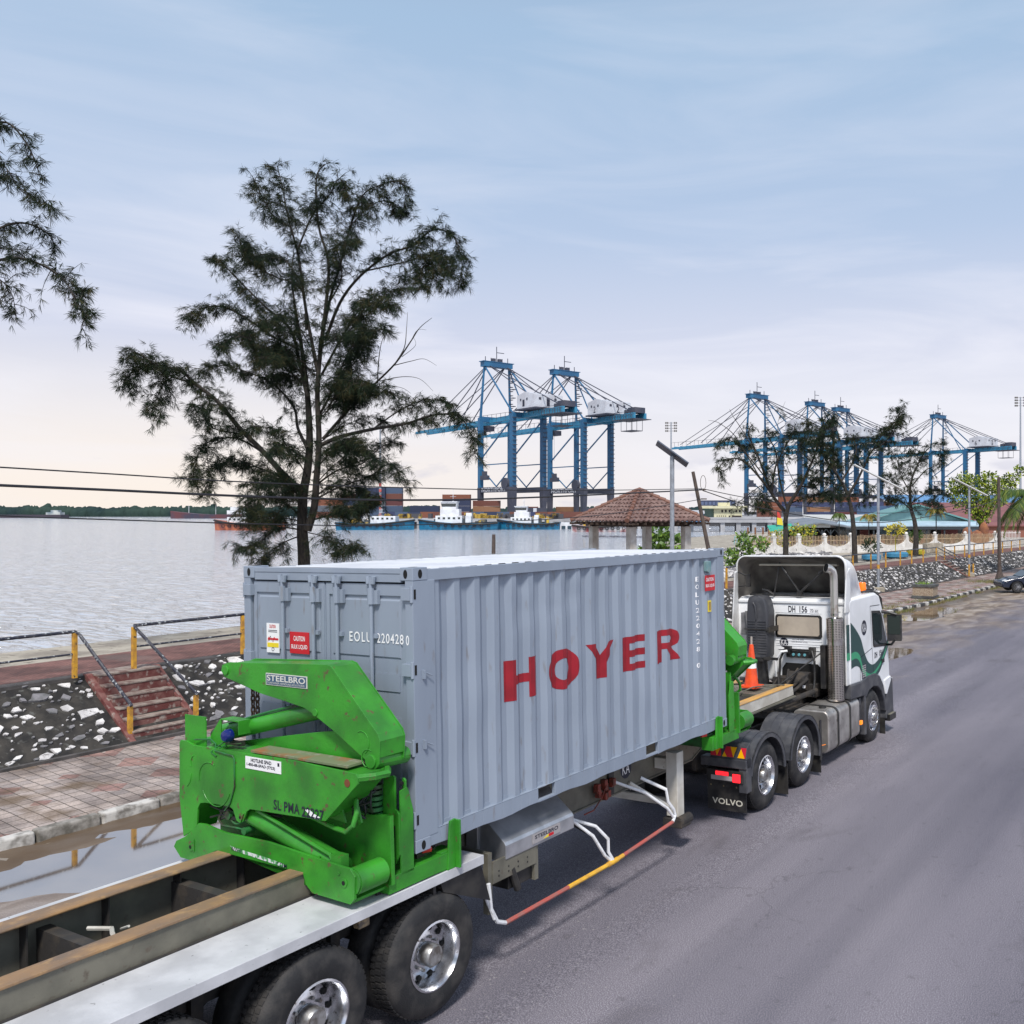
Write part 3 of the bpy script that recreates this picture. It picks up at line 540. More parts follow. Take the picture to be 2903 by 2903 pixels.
    m=B(); m.cyl((-.25,-.733,.33),(-.25,-.742,.33),.030,14); m.prism([(-.27,.30),(-.25,.28),(-.20,.37),(-.22,.39)],'y',-.731,-.739); m.mat(1); m.cyl((-.25,-.743,.33),(-.25,-.745,.33),.013,10); m.build('lock_plate',[green,hole],base_o)
    gh=random.Random(6)
    for k in range(9):
        a=Vector((gh.uniform(-.85,-.5),-.66,gh.uniform(.2,.36))); b=Vector((gh.uniform(-.3,.2),-.62,gh.uniform(.2,.38))); m=B(); m.tube(curve_([a,a.lerp(b,.3)+Vector((0,-.02,gh.uniform(-.08,.06))),a.lerp(b,.7)+Vector((0,.02,gh.uniform(-.06,.06))),b]),gh.uniform(.008,.014),6); m.build('hydraulic_hose',[black if k%3 else greend],base_o,smooth=True)
    for k in range(7):
        a=Vector((gh.uniform(.85,1.15),gh.uniform(-.5,-.3),gh.uniform(.35,.5))); b=Vector((gh.uniform(.8,1.2),gh.uniform(-.45,-.25),gh.uniform(.62,.85))); m=B(); m.tube(curve_([a,a+Vector((gh.uniform(-.12,.12),-.06,.1)),b+Vector((gh.uniform(-.1,.1),-.05,-.05)),b]),gh.uniform(.009,.015),6); m.build('hydraulic_hose',[black],base_o,smooth=True)
    # chain
    m=B(); 
    for cxx in (-.64,-.57):
        for k in range(6):
            zc=1.43-k*.055; rot=k%2; pts=[]
            for q in range(13):
                a=2*PI*q/12; w=.018*math.cos(a); h=.038*math.sin(a); pts.append((cxx+(w if rot else 0),-.32+(0 if rot else w),zc+h))
            m.tube(pts,.008,6,caps=False)
    m.build('chain',M('rusty_chain',(.10,.06,.045),.7,metal=.4),base_o,smooth=True)
    m=B(); m.bb(-.18,.40,-.507,-.501,1.515,1.625); m.mat(1); m.bb(-.17,.39,-.5095,-.5075,1.522,1.618); m.mat(0); text(m,'STEELBRO',(-.16,-.511,1.555),(.54,0,0),(0,0,.056),.02); text(m,'CONTAINER HANDLING SOLUTIONS',(-.16,-.511,1.529),(.53,0,0),(0,0,.018),.0)
    m.build('maker_plate',[M('plate_silver',(.62,.62,.56),.4),M('plate_blue',(.05,.10,.16),.4)],base_o,nrm=False)
    m=B(); m.bb(-.17,.33,-.7355,-.7315,.79,.90); m.mat(1); text(m,'HOTLINE SPAD',(-.09,-.737,.855),(.29,0,0),(0,0,.034),.03); text(m,'1-800-88-SPAD (7723)',(-.15,-.737,.81),(.40,0,0),(0,0,.034),.03); m.bb(.285,.31,-.737,-.7358,.855,.885); m.build('hotline_sticker',[whitep,blk],base_o,nrm=False)
    m=B(); text(m,'SL PMA',(.22,-.7335,.465),(.35,0,0),(0,0,.09),.02,spacing=1.1); text(m,'22227',(.60,-.7345,.455),(.29,0,0),(0,0,.09),.02); m.mat(1)
    m.add([(.64,-.7332,.52),(.70,-.7332,.53),(.76,-.7332,.50),(.84,-.7332,.48),(.80,-.7332,.455),(.72,-.7332,.47)],[tuple(range(6))]); m.build('registration_number',[blk,whitep],base_o,nrm=False)
    m=B(); m.add([(-.42,-.7332,.045),(-.3,-.7332,.035),(.1,-.7332,.02),(.36,-.7332,.0),(.36,-.7332,-.028),(.05,-.7332,-.012),(-.2,-.7332,.0),(-.36,-.7332,.012)],[tuple(range(8))]); m.mat(1); text(m,'WWW.',(-.40,-.7345,.0),(.17,0,0),(0,0,.04),.005); text(m,'.COM',(.24,-.7345,-.03),(.15,0,-.004),(0,0,.04),.005); m.build('web_address',[M('worn_white',(.7,.72,.7),.6,c2=(.1,.35,.12),ns=22,lo=.5,hi=.56),blk],base_o,nrm=False)
    return base_o
loader(False); loader(True)
# ================================================================ tractor unit
tk=empty('tractor_truck',TO,TROT); tag(tk,'white cab-over tractor truck with a green wave stripe and tall chrome exhaust, pulling the trailer','truck')
for y in (7.31,8.80):
    for sx in (1,-1): wheel(tk,sx*1.24,y,-1.01,.52,.27,dual=True)
for sx in (1,-1): wheel(tk,sx*1.22,12.44,-1.02,.52,.30,front=True)
m=MB()
for sx in (1,-1): m.bb(sx*.36,sx*.43,6.5,13.3,-.85,-.58)
for y in (6.7,7.9,9.4,10.6,12.3): m.bb(-.36,.36,y,y+.12,-.82,-.62)
for y in (7.31,8.80,12.44): m.cyl((-.95,y,-1.01),(.95,y,-1.01),.10,12)
m.bb(-.3,.3,10.9,13.2,-.75,-.1); m.build('chassis_frame',darkst,tk,bevel=.006)
m=MB(); m.lathe([(.48,0),(.5,.04),(.46,.07),(.1,.07)],(0,8.05,-.50),(0,0,1),28); m.bb(-.4,.4,7.6,8.5,-.58,-.50); m.build('fifth_wheel',M('greasy_coupling',(.05,.04,.03),.5,c2=(.14,.09,.05),ns=5),tk,bevel=.01)
m=MB(); m.bb(-.35,.35,9.3,10.9,-.60,-.57); m.tube([(.25,9.2,-.42),(.5,10.0,-.35),(.62,10.9,-.30)],.05,10); m.tube([(.2,9.4,-.38),(.35,10.2,-.30),(.45,10.9,-.1)],.03,8)
for k in range(10): m.tube([(random.uniform(-.3,.3),9.3+random.random(),-.50),(random.uniform(-.3,.4),10.0+random.random()*.5,-.45+random.random()*.1),(random.uniform(-.2,.5),10.9,-.2+random.random()*.3)],.012+.012*random.random(),6)
m.build('rear_service_lines',darkst,tk,smooth=True)
# rear mudguards
def arcshell(cy,r,a0,a1,x0,x1,n=18,flat=None):
    m=MB(); P=[]
    for k in range(n+1):
        a=R(a0+(a1-a0)*k/n); P.append((cy+r*math.cos(a),-1.01+r*math.sin(a)))
    Q=[(cy+(p[0]-cy)*(r-.02)/r,-1.01+(p[1]+1.01)*(r-.02)/r) for p in P]
    for k in range(n):
        for (xa,xb) in ((x0,x1),):
            m.hexa([(xa,*P[k]),(xb,*P[k]),(xb,*P[k+1]),(xa,*P[k+1]),(xa,*Q[k]),(xb,*Q[k]),(xb,*Q[k+1]),(xa,*Q[k+1])])
    # moulded ribs and turned down edge
    for xr in (.25,.5,.75):
        xx=x0+(x1-x0)*xr
        for k in range(3,n-2): m.hexa([(xx,*[P[k][0]+ (P[k][0]-cy)*.012,P[k][1]+(P[k][1]+1.01)*.012]),(xx+.018,*[P[k][0]+ (P[k][0]-cy)*.012,P[k][1]+(P[k][1]+1.01)*.012]),(xx+.018,*[P[k+1][0]+(P[k+1][0]-cy)*.012,P[k+1][1]+(P[k+1][1]+1.01)*.012]),(xx,*[P[k+1][0]+(P[k+1][0]-cy)*.012,P[k+1][1]+(P[k+1][1]+1.01)*.012]),(xx,*P[k]),(xx+.018,*P[k]),(xx+.018,*P[k+1]),(xx,*P[k+1])])
    xe=max(x0,x1,key=abs); s=1 if xe>0 else -1
    for k in range(n):
        i=[(cy+(p[0]-cy)*(r-.075)/r,-1.01+(p[1]+1.01)*(r-.075)/r) for p in (P[k],P[k+1])]
        m.hexa([(xe,*P[k]),(xe,*P[k+1]),(xe,*i[1]),(xe,*i[0]),(xe-s*.02,*P[k]),(xe-s*.02,*P[k+1]),(xe-s*.02,*i[1]),(xe-s*.02,*i[0])])
    return m
for sx in (1,-1):
    m=arcshell(7.31,.67,0,168,sx*.66,sx*1.29); m.build('mudguard',plas,tk,smooth=True,auto=30)
    m=arcshell(8.80,.67,-14,176,sx*.66,sx*1.29); m.build('mudguard',plas,tk,smooth=True,auto=30)
    # hazard board, lamps and flap
    m=MB(); m.hexa([(sx*.68,6.55,-.41),(sx*1.30,6.55,-.41),(sx*1.30,6.66,-.36),(sx*.68,6.66,-.36),(sx*.68,6.51,-.60),(sx*1.30,6.51,-.60),(sx*1.30,6.66,-.60),(sx*.68,6.66,-.60)]); m.bb(sx*.52,sx*1.30,6.50,6.70,-.74,-.60); m.bb(sx*1.16,sx*1.30,6.52,6.68,-1.1,-.6)
    mg=m.build('bumper_panel',plas,tk,bevel=.012)
    m=MB(); y0=6.506
    def chev(pts,mi): m.mat(mi); m.add([(sx*p[0],6.547-(-.415-p[1])*.21-.004,p[1]) for p in pts],[tuple(range(len(pts)))])
    m.mat(0)
    chev([(.69,-.575),(.69,-.50),(.735,-.425),(.80,-.575)],1); chev([(.735,-.425),(.86,-.425),(.80,-.575)],0); chev([(.86,-.425),(.87,-.575),(.80,-.575)],1)
    chev([(.89,-.575),(.92,-.50),(.97,-.575)],0); chev([(.92,-.50),(.95,-.425),(1.02,-.425),(1.08,-.575),(.97,-.575)],1); chev([(1.02,-.425),(1.13,-.425),(1.08,-.575)],0)
    chev([(1.15,-.575),(1.20,-.44),(1.27,-.575)],0); chev([(1.20,-.44),(1.195,-.425),(1.29,-.425),(1.28,-.575),(1.27,-.575)],1)
    m.build('hazard_marking',[yel if 0 else M('marking_yellow',(.85,.42,.0),.35),M('marking_red',(.55,.02,.04),.35)],mg,nrm=False)
    m=MB(); m.bb(sx*.62,sx*1.24,6.50,6.62,-.96,-.78); lm=m.build('tail_lamp',black,tk,bevel=.01)
    m=MB(); m.bb(sx*.70,sx*1.06,6.488,6.50,-.935,-.865); m.mat(1); m.bb(sx*.78,sx*1.0,6.484,6.499,-.86,-.80); m.bb(sx*1.07,sx*1.20,6.482,6.499,-.945,-.82); m.mat(0); m.build('lens',[greyl,redl],lm,bevel=.006)
    m=MB(); m.bb(sx*.58,sx*1.24,6.60,6.615,-1.42,-.96); fl=m.build('mud_flap',black,tk)
    m=MB(); xa=.66 if sx>0 else -1.2; text(m,'VOLVO',(xa,6.5985,-1.33),(.52,0,0),(0,0,.09),.02,spacing=1.05); m.mat(1)
    for q in (.64,.86,1.08): m.cyl((sx*q,6.597,-1.05),(sx*q,6.60,-1.05),.013,8)
    m.build('lettering',[M('cream_print',(.55,.53,.45),.6),M('brass_bolt',(.35,.28,.16),.4,metal=.6)],fl,nrm=False)
    m=MB(); m.bb(sx*.75,sx*1.27,8.06,8.075,-1.50,-1.0); m.bb(sx*.75,sx*1.27,9.49,9.505,-1.48,-.85); m.bb(sx*1.27,sx*1.285,9.44,9.52,-1.25,-.55); m.build('mud_flap',black,tk)
# side tank with straps
def rbox(y0,y1,x0,x1,z0,z1,r=.13):
    pts=[]
    for (cx_,cz_,a0) in ((x1-r,z1-r,0),(x0+r,z1-r,90),(x0+r,z0+r,180),(x1-r,z0+r,270)):
        for k in range(7): a=R(a0+15*k); pts.append((cx_+r*math.cos(a),cz_+r*math.sin(a)))
    return pts
m=MB(); P=rbox(0,0,.52,1.235,-1.27,-.50); m.prism(P,'y',10.0,11.62); tank=m.build('fuel_tank',tankm,tk,smooth=True,auto=40,bevel=.03,seg=3)
m=MB()
for yy in (10.42,11.05):
    P1=rbox(0,0,.505,1.25,-1.285,-.485,.14); m.prism(P1,'y',yy,yy+.06)
m.build('strap',black,tank,smooth=True,auto=40)
m=MB(); m.cyl((1.0,10.28,-.50),(1.0,10.28,-.46),.07,16); m.build('filler_cap',black,tank,smooth=True)
m=MB(); m.bb(.5,1.16,11.64,11.95,-1.2,-.55); m.bb(.9,1.24,11.9,12.0,-1.30,-.40); m.cyl((1.16,11.78,-.62),(1.19,11.78,-.62),.08,16); m.build('side_step_panel',plas,tk,bevel=.02)
m=MB(); P=rbox(0,0,-1.2,-.52,-1.25,-.5); m.prism(P,'y',9.9,11.7); m.build('air_tank',darkst,tk,bevel=.02)
for (y,zz) in ((9.56,-.97),(11.72,-1.03)):
    m=MB(); m.bb(1.19,1.245,y-.05,y+.05,zz-.03,zz+.05); m.build('side_marker',M('amber_side_marker',(.95,.28,.02),.25,emit=.5),tk,bevel=.01)
m=MB(); m.cyl((1.20,9.52,-1.03),(1.24,9.80,-1.05),.006,6); m.build('marker_rod',amber,tk)
# ---- cab
CW_=1.22
prof=[(11.18,-.22),(11.18,1.33),(11.22,1.42),(11.32,1.45),(12.75,1.47),(12.98,1.40),(13.16,1.15),(13.36,.72),(13.50,.40),(13.56,-.10),(13.58,-.42),(13.30,-.62),(13.22,-.72),(13.05,-.42),(12.80,-.24),(12.1,-.18),(11.8,-.25)]
m=MB(); m.prism(prof,'x',-CW_,CW_); cab=m.build('cab',white,tk,bevel=.05,seg=4,smooth=True,auto=50)
X1=CW_+.003
def sp(m,pts,x=X1,t=.0): m.add([(x,p[0],p[1]) for p in pts],[tuple(range(len(pts)))]); return m
m=MB(); m.prism([(12.46,1.12),(12.98,1.08),(13.10,.98),(13.38,.36),(13.36,.30),(12.56,.36),(12.52,.42)],'x',1.20,X1+.004); m.mat(1); m.prism([(12.50,1.07),(12.94,1.03),(13.04,.95),(13.32,.40),(13.32,.355),(12.60,.405),(12.56,.45)],'x',1.21,X1+.008); m.build('side_window',[black,glass],cab)
m=MB()
for pts in ([(12.38,1.22),(12.52,-.24)],[(12.38,1.22),(12.98,1.20)],[(11.74,-.22),(11.72,.25),(12.46,.36)]):
    for a,b in zip(pts[:-1],pts[1:]):
        d=Vector((0,b[0]-a[0],b[1]-a[1])).normalized(); nn=Vector((0,-d.z,d.y))*.006; A=Vector((X1+.001,a[0],a[1])); B_=Vector((X1+.001,b[0],b[1])); m.add([A-nn,B_-nn,B_+nn,A+nn],[(0,1,2,3)])
m.build('door_gap',hole,cab,nrm=False)
m=MB(); m.bb(X1,X1+.02,13.02,13.18,-.02,.06); m.build('door_handle',black,cab,bevel=.005)
# green wave
def band(top,bot,x,mt,name):
    k=len(top); m=MB(); m.add([(x,*p) for p in top]+[(x,*p) for p in bot],[(i,i+1,k+i+1,k+i) for i in range(k-1)]); return m.build(name,mt,cab,nrm=False)
def smooth_pts(ps,n=6):
    out=[]
    for i in range(len(ps)-1):
        p0=ps[max(i-1,0)];p1=ps[i];p2=ps[i+1];p3=ps[min(i+2,len(ps)-1)]
        for j in range(n):
            t=j/n; out.append(tuple(.5*((2*p1[q])+(-p0[q]+p2[q])*t+(2*p0[q]-5*p1[q]+4*p2[q]-p3[q])*t*t+(-p0[q]+3*p1[q]-3*p2[q]+p3[q])*t**3) for q in (0,1)))
    out.append(ps[-1]); return out
T=smooth_pts([(11.24,1.00),(11.50,.85),(11.80,.62),(11.98,.35),(12.2,.12),(12.5,.02),(12.9,.10),(13.25,.30),(13.48,.45)]); Bm=smooth_pts([(11.24,.10),(11.50,.12),(11.72,.05),(11.9,-.15),(12.2,-.30),(12.5,-.28),(12.9,-.18),(13.25,.08),(13.50,.30)])
band(T,Bm,X1+.0005,dgreen,'stripe'); T2=smooth_pts([(11.24,.40),(11.50,.40),(11.72,.30),(11.9,.05),(12.2,-.12),(12.5,-.14),(12.9,-.02),(13.25,.20),(13.50,.40)]); B2=smooth_pts([(11.24,.26),(11.50,.27),(11.70,.18),(11.88,-.06),(12.2,-.22),(12.5,-.21),(12.9,-.08),(13.25,.14),(13.50,.36)])
band(T2,B2,X1+.002,mgreen,'stripe')
roundel('roundel',cab,(X1+.002,12.0,.82),(0,1,0),(0,0,1),.15)
m=MB(); text(m,'DH',(X1+.002,12.60,.13),(0,.17,0),(0,0,.12),.02); text(m,'156',(X1+.002,12.90,.14),(0,.22,0),(0,0,.12),.02); m.build('registration_number',blk,cab,nrm=False)
m=MB(); m.bb(1.20,X1+.001,11.82,12.08,-.18,.10); m.mat(1)
for r_ in range(6):
    for c_ in range(2): m.bb(X1+.0005,X1+.003,11.84+c_*.12,11.94+c_*.12,-.16+r_*.043,-.135+r_*.043)
m.build('data_plate',[blk,greyl],cab)
# rear wall
YR=11.18
m=MB(); m.prism([(-.33,.70),(-.30,.66),(.62,.66),(.66,.70),(.66,1.08),(.62,1.12),(-.30,1.12),(-.33,1.08)],'y',YR-.02,YR+.02); m.mat(1); m.prism([(-.29,.74),(-.26,.71),(.58,.71),(.61,.74),(.61,1.05),(.58,1.08),(-.26,1.08),(-.29,1.05)],'y',YR-.024,YR+.0); m.build('rear_window',[black,tan],cab)
m=MB(); text(m,'DH',(-.05,YR-.004,1.165),(.15,0,0),(0,0,.13),.018); text(m,'156',(.19,YR-.004,1.165),(.165,0,0),(0,0,.13),.018)
text(m,'HOTLINE SPAD',(.02,YR-.004,.615),(.25,0,0),(0,0,.022),.01); text(m,'1-800-88-SPAD (7723)',(-.0,YR-.004,.565),(.35,0,0),(0,0,.022),.005)
m.build('registration_number',blk,cab,nrm=False)
m=MB(); m.bb(.41,.60,YR-.006,YR-.003,1.14,1.26); m.mat(1); text(m,'70',(.42,YR-.0075,1.18),(.065,0,0),(0,0,.06),0); text(m,'60',(.52,YR-.0075,1.18),(.06,0,0),(0,0,.05),0); m.bb(.415,.595,YR-.0075,YR-.0065,1.165,1.168); m.build('speed_label',[whitep,blk],cab,nrm=False)
roundel('roundel',cab,(-.16,YR-.004,.56),(1,0,0),(0,0,1),.095)
m=MB()
for zz in (1.155,.655,.60,.54,.50): m.bb(-.33,.66,YR-.008,YR,zz-.003,zz+.003)
m.bb(-1.15,1.17,YR-.025,YR+.02,1.345,1.385); m.bb(.78,1.05,YR-.01,YR,1.20,1.23)
m.bb(-.28,.62,YR-.012,YR,.42,.435); m.build('rear_panel_rib',white,cab,bevel=.003)
m=MB(); m.prism([(-.22,-.22),(-.20,.05),(-.12,.16),(.55,.16),(.66,.05),(.70,-.22)],'y',YR-.012,YR-.002); m.build('engine_tunnel',hole,cab)
m=MB(); m.cyl((.0,11.05,-.2),(.45,11.05,-.2),.22,20); m.bb(-.15,.6,10.95,11.17,-.45,-.2); m.mat(1); m.bb(.38,.44,10.80,10.82,-.26,-.20); m.tube([(-.25,11.0,-.2),(-.25,10.95,.22),(-.12,10.95,.40),(.0,10.98,.42)],.028,8); m.build('gearbox',[darkst,whitep],tk,bevel=.01)
m=MB(); m.cyl((-.05,11.08,.44),(.48,11.08,.44),.018,10); m.bb(-.10,.02,11.04,11.17,.36,.50); m.bb(.42,.53,11.04,11.17,.36,.50); m.bb(-.08,.46,11.10,11.18,.28,.41)
m.tube([(.50,11.02,.44),(.58,10.95,.25),(.60,10.9,-.1),(.60,10.8,-.4)],.025,8); m.tube([(-.08,11.02,.44),(-.16,10.98,.25),(-.17,10.95,-.1),(-.17,10.9,-.3)],.025,8)
m.mat(1)
for q in (.08,.20,.32): m.cyl((q,11.095,.34),(q,11.075,.34),.03,12)
m.build('coupling_panel',[black,M('coupling_caps',(.12,.35,.40),.4)],tk,bevel=.006)
m=MB(); m.tube([(.78,10.9,.46),(.05,10.4,-.18)],.016,8); m.bb(.74,.84,10.85,10.97,-.25,.58); m.build('handrail_post',black,tk,bevel=.004)
# exhaust
def exh():
    m=MB(); n=40; r=.16; o=Vector((1.0,10.98,-.46)); H_=1.56; vs=[];fs=[]
    for j in range(n+1):
        a=2*PI*j/n
        for zz in (0,H_): vs.append(o+Vector((math.cos(a)*r,math.sin(a)*r,zz)))
    fs=[(2*j,2*j+2,2*j+3,2*j+1) for j in range(n)]; m.add(vs,fs); ob=m.build('exhaust_stack',perfm,tk,smooth=True)
    uv=ob.data.uv_layers.new(name='uv')
    for lp in ob.data.loops:
        vi=lp.vertex_index; j=vi//2; uv.data[lp.index].uv=(j/n*2*PI*r,(vi%2)*H_)
    for p in ob.data.polygons: p.use_smooth=True
    m=MB()
    m.lathe([(0,0),(.155,0),(.163,.01),(.163,.03)],o-Vector((0,0,.01)),(0,0,1),32); m.lathe([(.163,H_-.04),(.163,H_),(.14,H_+.015),(.075,H_+.03),(.072,H_+.06)],o,(0,0,1),32)
    for zz in (.62,1.05): m.lathe([(.162,zz),(.1625,zz+.12)],o,(0,0,1),40) if zz>1 else None
    m.lathe([(.080,H_+.05),(.080,H_+.09)],o,(0,0,1),24)
    m.build('heat_shield_cap',M('polished_steel',(.75,.73,.70),.18,metal=1,c2=(.45,.40,.36),ns=6),ob,smooth=True,auto=40)
    m=MB(); m.tube([(1.0,10.98,1.1),(1.0,10.98,1.80),(1.0,10.975,1.92),(.99,10.95,2.0),(.955,10.90,2.05),(.90,10.83,2.075)],[.078]*4+[.082,.088],20,caps=False); m.mat(1); m.lathe([(0,0),(.080,0)],(.905,10.838,2.073),(-.5,-.75,.2),20); m.build('exhaust_pipe',[M('stained_pipe',(.66,.64,.60),.28,metal=.85,c2=(.35,.24,.16),ns=5,lo=.5,hi=.7),hole],ob,smooth=True)
exh()
# air intake duct
m=MB(); 
def ring(z,x0,x1,y0,y1,r=.06):
    P=[]
    for (cx_,cy_,a0) in ((x1-r,y1-r,0),(x0+r,y1-r,90),(x0+r,y0+r,180),(x1-r,y0+r,270)):
        for k in range(4): a=R(a0+30*k); P.append((cx_+r*math.cos(a),cy_+r*math.sin(a),z))
    return P
secs=[(.30,-.72,-.34),(.34,-.76,-.32),(1.0,-.77,-.30),(1.20,-.76,-.30),(1.38,-.75,-.34),(1.47,-.72,-.38),(1.50,-.68,-.44)]
vs=[];fs=[]
for (zz,a,b) in secs: vs+=ring(zz,a,b,10.72,11.10)
n=16
for i in range(len(secs)-1):
    for j in range(n): fs.append((i*n+j,i*n+(j+1)%n,(i+1)*n+(j+1)%n,(i+1)*n+j))
fs+=[tuple(range(n)),tuple((len(secs)-1)*n+j for j in range(n))]
m.add(vs,fs)
for k in range(13): m.bb(-.745,-.56,10.705,10.73,.38+k*.052,.405+k*.052); m.bb(-.52,-.335,10.705,10.73,.38+k*.052,.405+k*.052)
m.tube([(-.60,10.705,1.38),(-.56,10.70,1.32),(-.54,10.70,1.2),(-.54,10.705,1.05)],.016,6)
ai=m.build('air_intake',plas,tk,smooth=True,auto=30)
m=MB(); m.bb(-.80,-.27,10.69,10.71,.84,.865); m.bb(-.30,-.26,10.70,11.15,.80,.90); m.build('strap',black,ai)
m=MB(); m.cyl((-.55,10.9,.30),(-.55,10.9,.22),.2,18); m.cyl((-.55,10.95,.25),(-.50,10.95,-.35),.11,16); m.bb(-.40,-.10,10.72,10.76,.26,.31); m.build('intake_pipe',black,tk,smooth=True,auto=40)
m=MB(); m.bb(-.95,-.72,10.85,11.15,.72,1.16); m.tube([(-.80,10.80,1.2),(-.78,10.80,.9),(-.78,10.82,.4)],.03,8); m.build('filter_box',M('dusty_plastic',(.22,.21,.22),.6,c2=(.12,.12,.12),ns=4),tk,bevel=.03,smooth=True)
# roof deflector shell
def defl():
    m=MB(); secs=[]
    K=9
    for i in range(K):
        t=i/(K-1); y=[12.42,12.32,12.20,12.08,11.96,11.84,11.70,11.52,11.32][i]; top=[1.47,1.62,1.80,1.96,2.08,2.16,2.20,2.22,2.24][i]; hw=1.02+.14*t; hb=1.40; r=.22 if t>.3 else .05+.5*t
        r=min(r,max(.03,top-hb-.02)); P=[(-hw-.0,hb)]
        for k in range(7): a=R(180-15*k); P.append((-hw+r+r*math.cos(a),top-r+r*math.sin(a)))
        for k in range(7): a=R(90-15*k); P.append((hw-r+r*math.cos(a),top-r+r*math.sin(a)))
        P.append((hw,hb)); secs.append([(p[0],y,p[1]) for p in P])
    # rolled rear lip, higher at both ends
    for dy,dz in ((-.10,.02),(-.17,.015)):
        P=[]
        for p in secs[K-1]:
            e=.05*max(0,abs(p[0])-.75)/.4 if p[2]>2 else 0; P.append((p[0]*1.01,p[1]+dy,p[2]+(dz+e if p[2]>1.9 else 0)))
        secs.append(P)
    n=len(secs[0]); vs=[q for s_ in secs for q in s_]; fs=[(i*n+j,i*n+j+1,(i+1)*n+j+1,(i+1)*n+j) for i in range(len(secs)-1) for j in range(n-1)]
    m.add(vs,fs); o=m.build('roof_deflector',M('deflector_shell',(.74,.75,.76),.35,c2=(.60,.58,.55),ns=3,c3=(.4,.38,.35),ns3=6,lo3=.62,hi3=.8),tk,smooth=True,auto=60,nrm=False)
    s_=o.modifiers.new('s','SOLIDIFY'); s_.thickness=.03; s_.offset=0; s_.material_offset=1; o.data.materials.append(o.data.materials[0]); o.data.materials[0]=M('dark_deflector_inside',(.19,.175,.155),.7,c2=(.09,.08,.07),ns=2.5); s_.material_offset_rim=1  # inner face is darker and browner than the outer shell
    return o
df=defl()
m=MB()
for sx in (1,-1):
    m.hexa([(sx*1.16,11.36,2.05),(sx*1.19,11.36,2.05),(sx*1.19,11.18,1.95),(sx*1.16,11.18,1.95),(sx*1.19,11.30,.55 if sx<0 else 1.2),(sx*1.22,11.30,.55 if sx<0 else 1.2),(sx*1.22,10.98,.55 if sx<0 else 1.2),(sx*1.19,10.98,.55 if sx<0 else 1.2)])
m.hexa([(-1.20,11.25,.6),(-1.17,11.25,.6),(-1.15,10.85,.6),(-1.18,10.85,.6),(-1.20,11.25,2.0),(-1.17,11.25,2.0),(-1.13,11.0,1.95),(-1.16,11.0,1.95)])
m.hexa([(1.17,11.25,-.2),(1.20,11.25,-.2),(1.20,11.05,-.2),(1.17,11.05,-.2),(1.17,11.25,1.42),(1.20,11.25,1.42),(1.20,11.05,1.42),(1.17,11.05,1.42)])
m.hexa([(-1.20,11.25,-.3),(-1.17,11.25,-.3),(-1.15,10.95,-.3),(-1.18,10.95,-.3),(-1.20,11.25,.6),(-1.17,11.25,.6),(-1.13,10.95,.6),(-1.16,10.95,.6)])
m.build('side_fairing',M('fairing',(.66,.67,.67),.4,c2=(.5,.49,.47),ns=3),tk,bevel=.008)
m=MB(); m.bb(1.203,1.212,11.06,11.24,.34,.96); m.mat(1); m.bb(1.204,1.214,11.06,11.24,.28,.42); m.build('stripe',[dgreen,mgreen],tk)
m=MB(); m.tube([(-.95,11.3,1.49),(1.1,11.3,1.49)],.022,8); m.tube([(-.28,11.35,2.10),(.15,11.30,1.55)],.022,8); m.tube([(.78,11.35,2.10),(.15,11.30,1.55)],.022,8); m.tube([(-.32,11.4,2.15),(-.42,11.32,1.5)],.018,8); m.tube([(.85,11.5,2.1),(.9,11.32,1.5)],.018,8); m.cyl((-.22,11.34,2.02),(-.14,11.33,1.92),.035,10); m.cyl((.55,11.33,1.93),(.63,11.34,1.99),.035,10); m.bb(.10,.20,11.26,11.34,1.47,1.58)
m.tube([(-.62,11.2,1.60),(-.50,11.2,1.58),(-.38,11.22,1.50)],.03,8); m.bb(-.98,-.80,11.15,11.2,1.70,1.95) if 0 else None
m.tube([(-1.12,11.1,1.96),(-.95,11.08,1.90),(-.88,11.1,1.90),(-.86,11.1,1.70),(-1.12,11.1,1.66)],.018,6); m.bb(-.93,-.85,11.08,11.14,1.66,1.92)
m.build('deflector_strut',black,df,smooth=True,auto=40)
m=MB(); m.bb(-.75,.95,11.30,11.45,2.08,2.12); m.build('deflector_rib',M('dirty_beige',(.42,.38,.30),.6),df,bevel=.02)
# lower skirt, arch, steps, bumper
m=MB(); arch=[(11.16,-.20),(11.7,-.22),(12.15,-.16),(12.55,-.16),(12.85,-.26),(13.08,-.48),(13.22,-.80),(13.26,-1.05),(13.18,-1.05),(13.10,-.82),(12.95,-.60),(12.72,-.46),(12.44,-.42),(12.18,-.46),(11.98,-.58),(11.93,-.52),(11.55,-.50),(11.16,-.48)]
for sx in (1,-1): m.prism(arch,'x',sx*1.05,sx*1.245)
m.bb(-1.05,1.05,13.3,13.62,-1.15,-.40)
for sx in (1,-1): m.prism([(13.26,-.70),(13.56,-.42),(13.66,-.42),(13.70,-1.15),(13.62,-1.24),(13.22,-1.22)],'x',sx*.9,sx*1.25)
m.build('wheel_arch',plas,tk,bevel=.02)
m=MB(); m.bb(1.0,1.31,13.25,13.66,-1.27,-1.14); m.mat(1); m.bb(1.05,1.312,13.28,13.63,-1.142,-1.135); m.build('entry_step',[black,greyst],tk,bevel=.012)
m=MB(); m.bb(1.10,1.22,13.18,13.2,-1.55,-1.2); m.build('mud_flap',black,tk)
m=MB(); m.prism([(13.16,-.40),(13.55,-.36),(13.57,-.62),(13.34,-.72),(13.22,-.70)],'x',1.20,1.247); m.build('step_panel',white,cab,bevel=.012)
